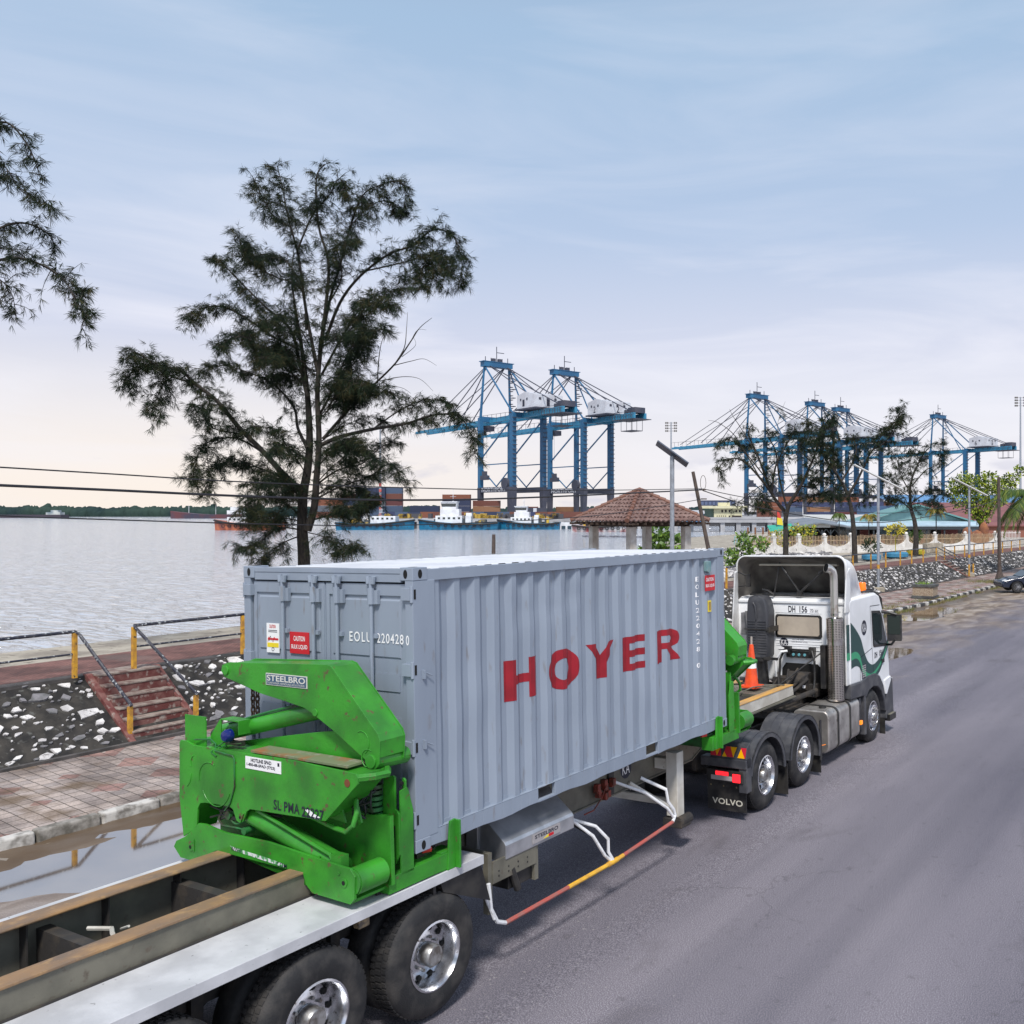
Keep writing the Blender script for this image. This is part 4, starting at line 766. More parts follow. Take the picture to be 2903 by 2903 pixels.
m=MB(); m.bb(1.05,1.23,13.64,13.74,-.55,-.42); m.build('head_lamp',greyl,tk,bevel=.02)
m=MB(); m.bb(-1.1,1.1,13.40,13.50,.38,1.0) if 0 else None
m.hexa([(-1.1,13.14,1.22),(1.1,13.14,1.22),(1.1,13.01,1.36),(-1.1,13.01,1.36),(-1.1,13.53,.42),(1.1,13.53,.42),(1.1,13.45,.40),(-1.1,13.45,.40)]); m.build('windscreen',glass,cab)
m=MB(); m.tube([(1.18,12.95,1.44),(1.20,13.15,1.32),(1.20,13.2,1.1)],.02,8); m.prism([(12.9,1.42),(12.98,1.48),(13.2,1.36),(13.3,1.20),(13.24,1.18),(13.1,1.32)],'x',-1.15,1.15); m.build('sun_visor',black,tk,bevel=.01)
m=MB(); m.tube([(1.2,13.10,1.05),(1.36,13.2,1.02),(1.50,13.25,.98)],.03,8); m.tube([(1.2,13.40,.32),(1.36,13.3,.34),(1.46,13.25,.46)],.025,8); m.mat(0); m.hexa([(1.30,13.20,.98),(1.58,13.30,.98),(1.55,13.44,.96),(1.32,13.34,.96),(1.30,13.20,.42),(1.58,13.30,.42),(1.55,13.44,.44),(1.32,13.34,.44)]); m.mat(1); m.hexa([(1.325,13.203,.95),(1.555,13.285,.95),(1.555,13.29,.95),(1.325,13.21,.95),(1.325,13.203,.56),(1.555,13.285,.56),(1.555,13.29,.56),(1.325,13.21,.56)]); m.build('wing_mirror',[black,M('mirror_glass',(.02,.03,.025),.05)],tk,bevel=.012)
m=MB(); m.lathe([(.085,0),(.085,.03)],(.95,12.72,1.47),(0,0,1),20); m.mat(1); m.lathe([(.075,.03),(.078,.05),(.072,.19),(.06,.21),(0,.215)],(.95,12.72,1.47),(0,0,1),20); m.build('beacon',[black,M('orange_beacon',(.95,.20,.01),.25,emit=.15)],tk,smooth=True)
m=MB(); m.tube([(1.05,12.4,1.50),(1.08,12.6,1.51),(1.1,12.9,1.48),(1.12,13.1,1.36)],.022,8); m.bb(.98,1.1,12.86,12.96,1.48,1.53); m.build('roof_rail',black,tk,smooth=True)
# ---- traffic cone on the trailer neck
cn=empty('traffic_cone',TO+Matrix.Rotation(-.0225,3,'Y')@Vector((.10,9.15,-.02))); tag(cn,'orange traffic cone with one white band standing on the trailer neck','traffic cone')
m=MB(); m.bb(-.17,.17,-.17,.17,0,.03); m.lathe([(.13,.03),(.125,.05),(.091,.34)],(0,0,0),(0,0,1),24); m.lathe([(.070,.50),(.034,.76),(0,.77)],(0,0,0),(0,0,1),24); m.mat(1); m.lathe([(.0925,.34),(.0715,.50)],(0,0,0),(0,0,1),24)
m.build('cone_body',[M('cone_orange',(.85,.09,.015),.45,c2=(.65,.07,.02),ns=9),whitep],cn,smooth=True,auto=50)
m=MB(); m.cyl((0,0,.76),(0,0,.90),.02,8); m.build('handle_stub',M('stub',(.4,.36,.32),.7),cn)
m=MB(); m.bb(-.40,.40,8.75,9.5,-.10,-.045); m.bb(-.2,.3,9.6,9.8,-.10,-.05); m.tube([(.1,8.7,-.03),(.25,8.9,.05),(.42,9.3,.04),(.5,9.7,-.02)],.012,6); m.tube([(.0,8.8,-.03),(-.15,8.9,.08),(-.2,9.2,.03)],.012,6); m.build('neck_plate',greyst,trl,bevel=.004)
# ================================================================ ground, road, pavement, promenade, water
def poly(ps,y):
    for (x0,y0),(x1,y1) in zip(ps[:-1],ps[1:]):
        if y<=y1: return x0+(x1-x0)*max(0,(y-y0))/(y1-y0)
    (x0,y0),(x1,y1)=ps[-2:]; return x1+(x1-x0)/(y1-y0)*(y-y1)
KB=[(-16.0,-30),(-16.0,10),(-15.3,25),(-14.05,43),(-13.55,50),(-13.1,62),(-12.2,80),(-9,130),(-4,200)]
FT=[(-20.0,-30),(-20.0,12),(-19.1,30),(-18.0,45),(-17.7,52),(-16.8,64),(-16.1,74),(-15.6,86),(-13.5,115),(-9,200)]
TP=[(-21.9,-30),(-21.9,15),(-21.0,30),(-20.1,42),(-19.7,54),(-18.7,68.5),(-17.9,80),(-17.2,93),(-15.2,115),(-10.5,200)]
PZ=1.1; WZ=-1.6
def BL(y): return -.30*max(0,min(1,(44-y)/20.))
def FZ(y): return .65*BL(y)
def dip(x,y):
    d=.085*math.exp(-((x+15.0)/2.1)**2-max(0,abs(y-5)-8)**2/6.)
    d+=.07*math.exp(-((x+12.5)/1.1)**2-((y-45.5)/3.6)**2)+.07*math.exp(-((x+10.0)/.7)**2-((y-31.1)/1.4)**2)
    return d
def rz(x,y):
    b=.0225*min(0,x+6.4); b=max(b,-.12)+max(0,min(1,(-9.3-x)/3.4))*BL(y)
    q=max(0,min(1,(-10.3-x)/1.5)) ; q=max(q,.8*math.exp(-((x+10.0)/1.0)**2-((y-31.1)/1.8)**2))
    mb=.075*math.exp(-((x+15.6)/.55)**2)*(1 if y<18 else 0)*(1+.9*noise.noise(Vector((x*3,y*2.2,7))))+.09*math.exp(-((x+13.3)/1.0)**2-((y-5.0)/1.7)**2)*(1+.6*noise.noise(Vector((x*4,y*4,2))))
    return b+mb-dip(x,y)+q*.030*noise.noise(Vector((x*.9,y*.9,0)))+q*.008*noise.noise(Vector((x*4,y*4,0)))
def grid(xs_of,ys,zf,name,mat_,uvf=None,smooth=True):
    m=MB(); n=None; vs=[]
    for y in ys:
        xs=xs_of(y); n=len(xs)
        for x in xs: vs.append((x,y,zf(x,y)))
    m.add(vs,[(i*n+j,i*n+j+1,(i+1)*n+j+1,(i+1)*n+j) for i in range(len(ys)-1) for j in range(n-1)])
    o=m.build(name,mat_,nrm=False,smooth=False)
    for p in o.data.polygons: p.use_smooth=smooth
    if uvf:
        uv=o.data.uv_layers.new(name='uv')
        for lp in o.data.loops:
            c=o.data.vertices[lp.vertex_index].co; uv.data[lp.index].uv=uvf(c.x,c.y)
    return o
def road_mat():
    m=M('asphalt',(.15,.14,.155),.78); n=m.node_tree.nodes; l=m.node_tree.links; p=n['Principled BSDF']
    t=n.new('ShaderNodeTexCoord')
    def nz(s,sc=(1,1,1),d=5,dist=0,src='Object'):
        mp=n.new('ShaderNodeMapping'); l.new(t.outputs[src],mp.inputs[0]); mp.inputs['Scale'].default_value=sc
        q=n.new('ShaderNodeTexNoise'); q.inputs['Scale'].default_value=s; q.inputs['Detail'].default_value=d; q.inputs['Distortion'].default_value=dist; l.new(mp.outputs[0],q.inputs['Vector']); return q.outputs['Fac']
    def rp(f,st): r=ramp(n,st); l.new(f,r.inputs[0]); return r.outputs[0]
    fine=nz(85,d=4); base=rp(fine,[(.32,(.080,.075,.088)),(.5,(.138,.130,.150)),(.62,(.28,.27,.295))])
    big=rp(nz(.35,(1,.25,1),4,.5),[(.35,(.74,.73,.78)),(.65,(1.18,1.15,1.14))]); c=mixc(n,l,1,base,big,'MULTIPLY')
    tr=rp(nz(.9,(1,.03,1),3),[(.4,(.80,.80,.82)),(.6,(1.07,1.06,1.06))]); c=mixc(n,l,.9,c,tr,'MULTIPLY')
    spots=rp(nz(7,d=4),[(.62,(0,0,0)),(.70,(1,1,1))]); c=mixc(n,l,math_(n,l,'MULTIPLY',spots,.35),c,(.06,.055,.06))
    st=rp(nz(.55,(1.4,.5,1),6,1.5),[(.60,(0,0,0)),(.72,(1,1,1))]); c=mixc(n,l,math_(n,l,'MULTIPLY',st,.45),c,(.07,.062,.068))
    vo=n.new('ShaderNodeTexVoronoi'); vo.feature='DISTANCE_TO_EDGE'; vo.inputs['Scale'].default_value=.35; wv=n.new('ShaderNodeVectorMath'); wn_=n.new('ShaderNodeTexNoise'); wn_.inputs['Scale'].default_value=1.3; wn_.inputs['Detail'].default_value=6; l.new(t.outputs['Object'],wn_.inputs['Vector']); wm=n.new('ShaderNodeVectorMath'); wm.operation='SCALE'; wm.inputs['Scale'].default_value=1.6; l.new(wn_.outputs['Color'],wm.inputs[0]); l.new(t.outputs['Object'],wv.inputs[0]); l.new(wm.outputs[0],wv.inputs[1]); l.new(wv.outputs[0],vo.inputs['Vector'])
    ck=rp(vo.outputs['Distance'],[(0,(1,1,1)),(.006,(0,0,0))]); cm=rp(nz(.22,d=2),[(.5,(0,0,0)),(.6,(1,1,1))]); c=mixc(n,l,math_(n,l,'MULTIPLY',math_(n,l,'MULTIPLY',ck,cm),.5),c,(.05,.045,.048))
    grit=rp(nz(26,d=2),[(.66,(0,0,0)),(.72,(1,1,1))]); gmk=rp(nz(.3,(1,.5,1),4,.8),[(.46,(0,0,0)),(.66,(1,1,1))]); c=mixc(n,l,math_(n,l,'MULTIPLY',math_(n,l,'MULTIPLY',grit,gmk),.55),c,(.42,.39,.37))
    sx=n.new('ShaderNodeSeparateXYZ'); l.new(t.outputs['UV'],sx.inputs[0])
    # sand and silt washed against the kerb
    edge=math_(n,l,'ADD',sx.outputs[0],math_(n,l,'MULTIPLY',math_(n,l,'SUBTRACT',nz(.45,(1,.5,1),6,1.2),.5),.9))
    sand=rp(edge,[(.16,(1,1,1)),(.36,(.55,.55,.55)),(.62,(.0,.0,.0))])
    scol=rp(nz(1.3,(1,.45,1),7,.8),[(.36,(.10,.068,.045)),(.5,(.22,.165,.115)),(.66,(.38,.32,.26))]); sc2=mixc(n,l,.5,scol,rp(nz(40,d=2),[(.35,(.7,.7,.7)),(.65,(1.15,1.15,1.15))]),'MULTIPLY')
    c=mixc(n,l,sand,c,sc2); l.new(c,p.inputs['Base Color'])
    mud=rp(math_(n,l,'ADD',sx.outputs[0],math_(n,l,'MULTIPLY',nz(1.2,d=4),.05)),[(.095,(1,1,1)),(.15,(0,0,0))]); c=mixc(n,l,math_(n,l,'MULTIPLY',mud,.85),c,(.085,.052,.024)); l.new(c,p.inputs['Base Color'])
    wet=rp(edge,[(.04,(.35,.35,.35)),(.22,(.75,.75,.75))]); l.new(wet,p.inputs['Roughness'])
    b=n.new('ShaderNodeBump'); b.inputs['Strength'].default_value=.35; b.inputs['Distance'].default_value=.006; l.new(fine,b.inputs['Height']); l.new(b.outputs[0],p.inputs['Normal'])
    return m
rdm=road_mat()
def xs_road(y):
    k=poly(KB,y); return [k-.3+ i*.22 for i in range(28)]+[k+6.5,k+8,-5.5,-3,0,5,20,60,160]
ys=[-30,-20,-12,-8]+[-6+i*.22 for i in range(110)]+[18.5+i*.5 for i in range(80)]+[60,65,72,80,95,115,140,170,200]
tag(grid(xs_road,ys,rz,'road',rdm,lambda x,y:((x-poly(KB,y))/10,y/10)),kind='structure')
def paver_mat(name,c1,c2,c3,bw,bh,rot=0,mort=(.05,.045,.04),redish=None,ms=.008,rough=.8,patch=.4):
    m=M(name,c1,rough); n=m.node_tree.nodes; l=m.node_tree.links; p=n['Principled BSDF']; t=n.new('ShaderNodeTexCoord'); mp=n.new('ShaderNodeMapping'); l.new(t.outputs['Object'],mp.inputs[0]); mp.inputs['Rotation'].default_value=(0,0,rot)
    dn=n.new('ShaderNodeTexNoise'); dn.inputs['Scale'].default_value=1.1; l.new(t.outputs['Object'],dn.inputs['Vector']); dv=n.new('ShaderNodeVectorMath'); dv.operation='SCALE'; l.new(dn.outputs['Color'],dv.inputs[0]); dv.inputs['Scale'].default_value=.06
    av=n.new('ShaderNodeVectorMath'); l.new(mp.outputs[0],av.inputs[0]); l.new(dv.outputs[0],av.inputs[1])
    b=n.new('ShaderNodeTexBrick'); l.new(av.outputs[0],b.inputs['Vector']); b.inputs['Scale'].default_value=1; b.inputs['Brick Width'].default_value=bw; b.inputs['Row Height'].default_value=bh; b.inputs['Mortar Size'].default_value=ms; b.offset=.0 if redish else .5
    for k,c in (('Color1',c1),('Color2',c2),('Mortar',mort)): b.inputs[k].default_value=(*c,1)
    col=b.outputs['Color']
    def nz(s,sc=(1,1,1),d=5):
        q=n.new('ShaderNodeTexNoise'); mq=n.new('ShaderNodeMapping'); l.new(t.outputs['Object'],mq.inputs[0]); mq.inputs['Scale'].default_value=sc; q.inputs['Scale'].default_value=s; q.inputs['Detail'].default_value=d; l.new(mq.outputs[0],q.inputs['Vector']); return q.outputs['Fac']
    if redish:
        # coloured diamonds of red pavers among the grey
        w=n.new('ShaderNodeTexVoronoi'); w.distance='MANHATTAN'; w.inputs['Scale'].default_value=.85; w.inputs['Randomness'].default_value=.25; l.new(t.outputs['Object'],w.inputs['Vector']); r=ramp(n,[(.26,(0,0,0)),(.28,(1,1,1)),(.60,(1,1,1)),(.62,(0,0,0))]); l.new(w.outputs['Distance'],r.inputs[0])
        col=mixc(n,l,math_(n,l,'MULTIPLY',math_(n,l,'MULTIPLY',r.outputs[0],math_(n,l,'SUBTRACT',1,b.outputs['Fac'])),.75),col,redish)
    dr=ramp(n,[(.38,(.45,.43,.42)),(.60,(1.1,1.1,1.1))]); l.new(nz(1.3),dr.inputs[0]); col=mixc(n,l,.85,col,dr.outputs[0],'MULTIPLY')
    d2=ramp(n,[(.56,(0,0,0)),(.66,(1,1,1))]); l.new(nz(.8,d=7),d2.inputs[0]); col=mixc(n,l,math_(n,l,'MULTIPLY',d2.outputs[0],patch),col,c3)
    d3=ramp(n,[(.35,(.7,.7,.7)),(.65,(1.2,1.2,1.2))]); l.new(nz(30,d=3),d3.inputs[0]); col=mixc(n,l,.6,col,d3.outputs[0],'MULTIPLY')
    l.new(col,p.inputs['Base Color']); bp=n.new('ShaderNodeBump'); bp.inputs['Strength'].default_value=.6; bp.inputs['Distance'].default_value=.01; bp.invert=True; l.new(b.outputs['Fac'],bp.inputs['Height']); l.new(bp.outputs[0],p.inputs['Normal']); return m
pavm=paver_mat('grey_pavers',(.43,.355,.31),(.31,.265,.245),(.13,.085,.045),.24,.24,R(3),redish=(.27,.135,.11),ms=.009,mort=(.09,.075,.06),patch=.75)
redb=paver_mat('red_brick_paving',(.17,.075,.062),(.22,.10,.08),(.16,.13,.11),.22,.10,R(45),mort=(.07,.05,.04),ms=.006)
con=M('weathered_concrete',(.40,.36,.29),.85,c2=(.24,.21,.17),ns=1.2,c3=(.12,.10,.08),ns3=5,lo3=.58,hi3=.7,bump=.3,bs=25)
def pz(x,y): return -.02+BL(y)*(1-.35*max(0,min(1,(poly(KB,y)-x)/(poly(KB,y)-poly(FT,y)))))+.03*noise.noise(Vector((x*.5,y*.5,5)))*(1 if y<40 else .6)
ysp=[-30,-15]+[-8+i*.6 for i in range(60)]+[30+i*2 for i in range(30)]+[95,115,140,170,200]
tag(grid(lambda y:[poly(KB,y)-.12+(poly(FT,y)-.1-poly(KB,y)+.12)*i/10 for i in range(11)][::-1],ysp,pz,'pavement',pavm),kind='structure')
def emb_z(x,y):
    f=poly(FT,y);t=poly(TP,y); return max(0,min(1,(x-f)/(t-f)))*(PZ+.02-FZ(y))-.02+FZ(y)
embm=M('dark_mortar',(.014,.013,.012),.85,c2=(.045,.040,.033),ns=3,c3=(.10,.10,.09),ns3=8,lo3=.6,hi3=.72,bump=.8,bs=6)
def ez(x,y): return emb_z(x,y)+.012*noise.noise(Vector((x*2.5,y*2.5,1)))*(1 if poly(TP,y)+.12<x<poly(FT,y)-.12 else 0)
STN=M('pale_stone',(.72,.70,.67),.75,c2=(.45,.43,.42),ns=4,c3=(.14,.13,.12),ns3=14,lo3=.6,hi3=.72,bump=.4,bs=20)
STN2=M('grey_stone',(.22,.21,.22),.8,c2=(.12,.12,.12),ns=5,bump=.4,bs=20)
# embankment: sloping mortar face with stones set in it (one mass of masonry)
m=MB(); vs=[]; yse=[-30,-10]+[-4+i*.35 for i in range(60)]+[18+i*1.0 for i in range(90)]+[115,140,170,200]
for y in yse:
    for i in range(15):
        x=poly(FT,y)+(poly(TP,y)-poly(FT,y))*i/14; vs.append((x,y,ez(x,y)))
m.add(vs,[(i*15+j+1,i*15+j,(i+1)*15+j,(i+1)*15+j+1) for i in range(len(yse)-1) for j in range(14)])
rng=random.Random(3)
def stone(x,y,sx_,sy_,h,mi):
    f=poly(FT,y);t=poly(TP,y); sl=math.atan2(PZ-FZ(y),abs(t-f)); k=rng.randint(5,7); a0=rng.random()*6.28; rt=rng.uniform(-.5,.5); up=Vector((math.sin(sl),0,math.cos(sl))); dn=Vector((math.cos(sl),0,-math.sin(sl))); al=Vector((0,1,0)); c=Vector((x,y,emb_z(x,y)+.012)); A=[];B_=[]
    for i in range(k):
        a=a0+2*PI*i/k+rng.uniform(-.3,.3); r_=rng.uniform(.55,1.2); p=Vector((math.cos(a)*sx_*r_,math.sin(a)*sy_*r_)); p=Vector((p.x*math.cos(rt)-p.y*math.sin(rt),p.x*math.sin(rt)+p.y*math.cos(rt)))
        A.append(c+dn*p.x+al*p.y-up*.03); B_.append(c+dn*p.x*.9+al*p.y*.9+up*h*rng.uniform(.6,1))
    m.mat(mi); m.add(A+B_,[tuple(range(k,2*k))]+[(i,(i+1)%k,k+(i+1)%k,k+i) for i in range(k)])
OCC={}
def blocked(x,y): return 11.2<y<13.0 or 68.7<y<70.6
for (ya,yb_,dens,sc_) in ((-4,20,46,1),(20,60,26,1.1),(60,120,15,1.35)):
    n=int((yb_-ya)*2.5*dens)
    for i in range(n):
        y=rng.uniform(ya,yb_); f=poly(FT,y);t=poly(TP,y); x=f+(t-f)*rng.uniform(.04,.97)
        if blocked(x,y): continue
        big=rng.random()<.10; s_=sc_*(rng.uniform(.14,.22) if big else rng.choice([rng.uniform(.025,.06),rng.uniform(.07,.15)])); key=(int(x*5),int(y*5))
        if any((x-a)**2+(y-b)**2<((s_+c)*.76)**2 for kx in (-1,0,1,-2,2) for ky in (-1,0,1,-2,2) for a,b,c in OCC.get((key[0]+kx,key[1]+ky),())): continue
        OCC.setdefault(key,[]).append((x,y,s_)); stone(x,y,s_*rng.uniform(.55,.95),s_*rng.uniform(.9,1.35),rng.uniform(.012,.035),1 if rng.random()<(.72 if y<60 else .6) else 2)
tag(m.build('embankment',[embm,STN,STN2],nrm=False),kind='structure')
# kerb
m=MB(); y=-12; k=0
kw=M('worn_white_kerb_paint',(.55,.53,.49),.7,c2=(.18,.165,.145),ns=5,lo=.42,hi=.62,bump=.3,bs=30); kg=M('bare_kerb',(.13,.12,.10),.85,c2=(.30,.28,.25),ns=6,bump=.4,bs=25); kk=M('black_kerb_paint',(.03,.03,.032),.6,c2=(.10,.09,.08),ns=7,lo=.5,hi=.7)
while y<125:
    L_=.98 if y<36 else .60; x0=poly(KB,y); x1=poly(KB,y+L_); far=y>36
    m.mat((0 if k%2 else 2) if far else (0 if k%2 else 1)); g=.012; j=random.uniform(-.02,.02) if not far else 0
    zt=.035+j*.5+BL(y)
    m.hexa([(x0-.20+j,y+g,-.7),(x0+.03+j,y+g,-.7),(x1+.03+j,y+L_-g,-.7),(x1-.20+j,y+L_-g,-.7),(x0-.20+j,y+g,zt),(x0-.01+j,y+g,zt-.01),(x1-.01+j,y+L_-g,zt-.01),(x1-.20+j,y+L_-g,zt)])
    y+=L_; k+=1
o=tag(m.build('kerb',[kw,kg,kk],bevel=.035,seg=3),kind='structure')
# promenade: red brick walk, concrete edge, wider land towards the restaurants
def EX(y): return poly([(-27.3,-30),(-27.3,22),(-27.6,38),(-30,50),(-37,62),(-50,80),(-66,110),(-80,200)],y)
ysq=[-30]+[-10+i*2 for i in range(60)]+[120,150,200]
tag(grid(lambda y:[poly(TP,y)-2.5,poly(TP,y)-1.2,poly(TP,y)],ysq,lambda x,y:PZ,'promenade_path',redb,smooth=False),kind='structure')
m=MB(); m.add([q for y in ysq for q in ((EX(y),y,PZ-.06),(poly(TP,y)-2.5,y,PZ-.06))],[(2*i,2*i+1,2*i+3,2*i+2) for i in range(len(ysq)-1)]); m.add([q for y in ysq for q in ((EX(y),y,PZ-.06),(EX(y)-.15,y,-3))],[(2*i+1,2*i,2*i+2,2*i+3) for i in range(len(ysq)-1)])
m.add([q for y in ysq for q in ((poly(TP,y)-2.5,y,PZ-.06),(poly(TP,y)-2.5,y,PZ))],[(2*i,2*i+1,2*i+3,2*i+2) for i in range(len(ysq)-1)])
tag(m.build('shore_ground',con,nrm=False),kind='structure')
# coping slab along the embankment top and a strip at its foot
m=MB()
for a,b in zip(ysq[:-1],ysq[1:]):
    if a>110: break
    m.hexa([(poly(TP,a)-.03,a,PZ-.1),(poly(TP,a)+.14,a,PZ-.1),(poly(TP,b)+.14,b,PZ-.1),(poly(TP,b)-.03,b,PZ-.1),(poly(TP,a)-.03,a,PZ+.006),(poly(TP,a)+.14,a,PZ-.03),(poly(TP,b)+.14,b,PZ-.03),(poly(TP,b)-.03,b,PZ+.006)])
    m.bb(poly(FT,a)-.02,poly(FT,a)+.10,a,b,FZ(a)-.1,FZ(a)+.035)
tag(m.build('coping',M('dark_coping',(.10,.09,.085),.85,c2=(.05,.048,.045),ns=3)),kind='structure')
# rubble shore right of the gazebo
def rubble(name,cx_,cy_,rx,ry,n,z0,smin,smax,seed):
    g=random.Random(seed); m=MB()
    for i in range(n):
        a=g.random()*6.28; r_=g.random()**.5; x=cx_+rx*r_*math.cos(a); y=cy_+ry*r_*math.sin(a); s_=g.uniform(smin,smax); k=5
        rt=Matrix.Rotation(g.random()*6,3,'Z')@Matrix.Rotation(g.uniform(-.5,.5),3,'X'); c=Vector((x,y,z0+s_*.1)); P=[c+rt@Vector((math.cos(2*PI*j/k)*s_*g.uniform(.7,1.1),math.sin(2*PI*j/k)*s_*g.uniform(.5,.9),-s_*.3)) for j in range(k)]; Q=[c+rt@Vector((math.cos(2*PI*j/k)*s_*.6*g.uniform(.7,1.1),math.sin(2*PI*j/k)*s_*.5*g.uniform(.7,1.1),s_*.35)) for j in range(k)]
        m.mat(g.randint(0,1)); m.add(P+Q,[tuple(range(k,2*k))]+[(j,(j+1)%k,k+(j+1)%k,k+j) for j in range(k)])
    return tag(m.build(name,[STN,STN2],nrm=True),kind='stuff',label='pale broken rubble stones scattered on the shore behind the promenade')
rubble('rubble',-29.5,52,6,12,1500,PZ-.05,.12,.35,5); rubble('rubble',-38,72,9,10,1300,PZ-.05,.15,.4,6)
# sea
def sea_mat():
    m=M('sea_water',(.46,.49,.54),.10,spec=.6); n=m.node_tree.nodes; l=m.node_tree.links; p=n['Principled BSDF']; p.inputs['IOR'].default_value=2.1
    t=n.new('ShaderNodeTexCoord')
    def nz(s,sc,d,dist=.3):
        mp=n.new('ShaderNodeMapping'); l.new(t.outputs['Object'],mp.inputs[0]); mp.inputs['Scale'].default_value=sc; mp.inputs['Rotation'].default_value=(0,0,YAW+.15)
        q=n.new('ShaderNodeTexNoise'); q.inputs['Scale'].default_value=s; q.inputs['Detail'].default_value=d; q.inputs['Distortion'].default_value=dist; l.new(mp.outputs[0],q.inputs['Vector']); return q.outputs['Fac']
    cr_=ramp(n,[(.36,(0,0,0)),(.50,(.12,.12,.12)),(.56,(.8,.8,.8)),(.66,(1,1,1))]); l.new(nz(1.25,(.35,1.5,1),5),cr_.inputs[0])
    h=math_(n,l,'ADD',math_(n,l,'MULTIPLY',cr_.outputs[0],.8),math_(n,l,'MULTIPLY',nz(.20,(.4,1.3,1),3),1.2))
    b=n.new('ShaderNodeBump'); b.inputs['Strength'].default_value=1.0; b.inputs['Distance'].default_value=.75; l.new(h,b.inputs['Height']); l.new(b.outputs[0],p.inputs['Normal']); return m
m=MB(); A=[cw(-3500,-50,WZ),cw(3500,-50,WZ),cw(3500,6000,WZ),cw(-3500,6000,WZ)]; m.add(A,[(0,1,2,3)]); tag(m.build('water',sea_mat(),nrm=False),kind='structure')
# ground sheet far to the right and beyond the road
gr=M('earth',(.20,.17,.13),.9,c2=(.10,.12,.06),ns=.2); 
m=MB(); m.add([(-12,200,-.05),(900,200,-.05),(900,1500,-.05),(-12,1500,-.05)],[(0,1,2,3)]); m.add([(160,-300,-.3),(900,-300,-.3),(900,200,-.05),(160,200,-.3)],[(0,1,2,3)]); m.add([(-40,-300,-.3),(160,-300,-.3),(160,-30,-.3),(-40,-30,-.3)],[(0,1,2,3)]); tag(m.build('ground',gr,nrm=False),kind='structure')
# puddles
pud=M('muddy_water',(.11,.07,.035),.04,c2=(.20,.14,.08),ns=.8,spec=.6); pud.node_tree.nodes['Principled BSDF'].inputs['IOR'].default_value=5.0; 
def ell(cx_,cy_,rx,ry,z,name):
    m=MB(); k=40; m.add([(cx_+rx*math.cos(2*PI*i/k)*(1+.12*noise.noise(Vector((math.cos(2*PI*i/k)*2,math.sin(2*PI*i/k)*2,cx_)))),cy_+ry*math.sin(2*PI*i/k),z) for i in range(k)],[tuple(range(k))]); return tag(m.build(name,pud,nrm=False),kind='structure')
m=MB(); m.add([(-15.98,-10,-.452),(-11.5,-10,-.452),(-11.5,18,-.452),(-15.75,18,-.452)],[(0,1,2,3)]); tag(m.build('puddle',pud,nrm=False),kind='structure')
ell(-12.6,45.5,1.5,4.4,-.155,'puddle'); ell(-10.0,31.1,.75,1.5,-.118,'puddle')
# ================================================================ stairs
rc=M('dull_red_step_paint',(.13,.035,.03),.8,c2=(.20,.09,.075),ns=5,c3=(.33,.28,.24),ns3=6,lo3=.56,hi3=.68,bump=.3,bs=30)
tread=M('worn_tread',(.30,.25,.21),.85,c2=(.16,.10,.085),ns=6,bump=.3,bs=30)
def stairs(y0,y1,xt,xb,label,n=6,ZB=0):
    s=empty('stairs',((xt+xb)/2,(y0+y1)/2,0)); tag(s,label,'stairs'); o=s.location
    for i in range(n):
        xa=xt+(xb-xt)*i/n; h=PZ-(PZ-ZB)*i/n
        m=MB(lambda p:p-o); m.bb(xa-(0 if i else .3),xa+(xb-xt)/n+.02,y0,y1,ZB-.2,h-.03-PZ/n if False else h-.045); m.mat(1); m.bb(xa-(.02 if i else .35),xa+(xb-xt)/n+.035,y0,y1,h-.045,h-.0 if i else h+.004); m.build('step',[rc,tread],s,bevel=.012)
    for yy in (y0-.13,y1):
        m=MB(lambda p:p-o); m.prism([(xt-.1,PZ+.01),(xt+.05,PZ+.01),(xb+.18,ZB+.02),(xb+.18,ZB-.2),(xt-.1,ZB-.2)],'y',yy,yy+.13); m.build('side_curb',rc,s,bevel=.015)
    return s
stairs(11.42,12.80,-21.75,-20.15,'short flight of worn red steps among pale stones, left of the green crane',ZB=-.2)
stairs(68.9,70.3,-18.7,-16.6,'narrow dark red steps far behind the truck cab, between two black handrails',7)
# ================================================================ railings
yp=M('yellow_post_paint',(.62,.33,.03),.6,c2=(.40,.20,.04),ns=8,c3=(.06,.05,.04),ns3=12,lo3=.62,hi3=.7); bkp=M('chipped_black_rail',(.018,.02,.035),.5,c2=(.05,.05,.06),ns=8,c3=(.45,.48,.48),ns3=16,lo3=.58,hi3=.66)
RH=.98
def railing(pts,label,cat='railing',group=None,slope=None,spacing=None):
    r=empty('railing',(pts[0][0],pts[0][1],PZ)); tag(r,label,cat,group); o=r.location
    for (x,y) in pts:
        m=MB(lambda p:p-o); m.bb(x-.04,x+.04,y-.045,y+.045,PZ-.02,PZ+RH-.03); m.build('post',yp,r,bevel=.006)
    m=MB(lambda p:p-o); top=[(x,y,PZ+RH) for x,y in pts]
    if slope=='end': top+=[(pts[-1][0]+.10,pts[-1][1]+.03,PZ+RH-.03),(-20.15,11.40,.56)]
    if slope=='start': top=[(-20.15,12.87,.56),(pts[0][0]+.10,pts[0][1]-.03,PZ+RH-.03)]+top
    m.tube(top,.036,10); m.build('top_rail',bkp,r,smooth=True)
    m=MB(lambda p:p-o); m.tube([(x,y,PZ+.50) for x,y in pts],.022,8); m.build('middle_rail',bkp,r,smooth=True)
    if slope:
        y=11.40 if slope=='end' else 12.87
        m=MB(lambda p:p-o); m.bb(-20.25,-20.17,y-.045,y+.045,-.3,.54); m.build('post',yp,r,bevel=.006)
    return r
g='railings along the waterfront walk'
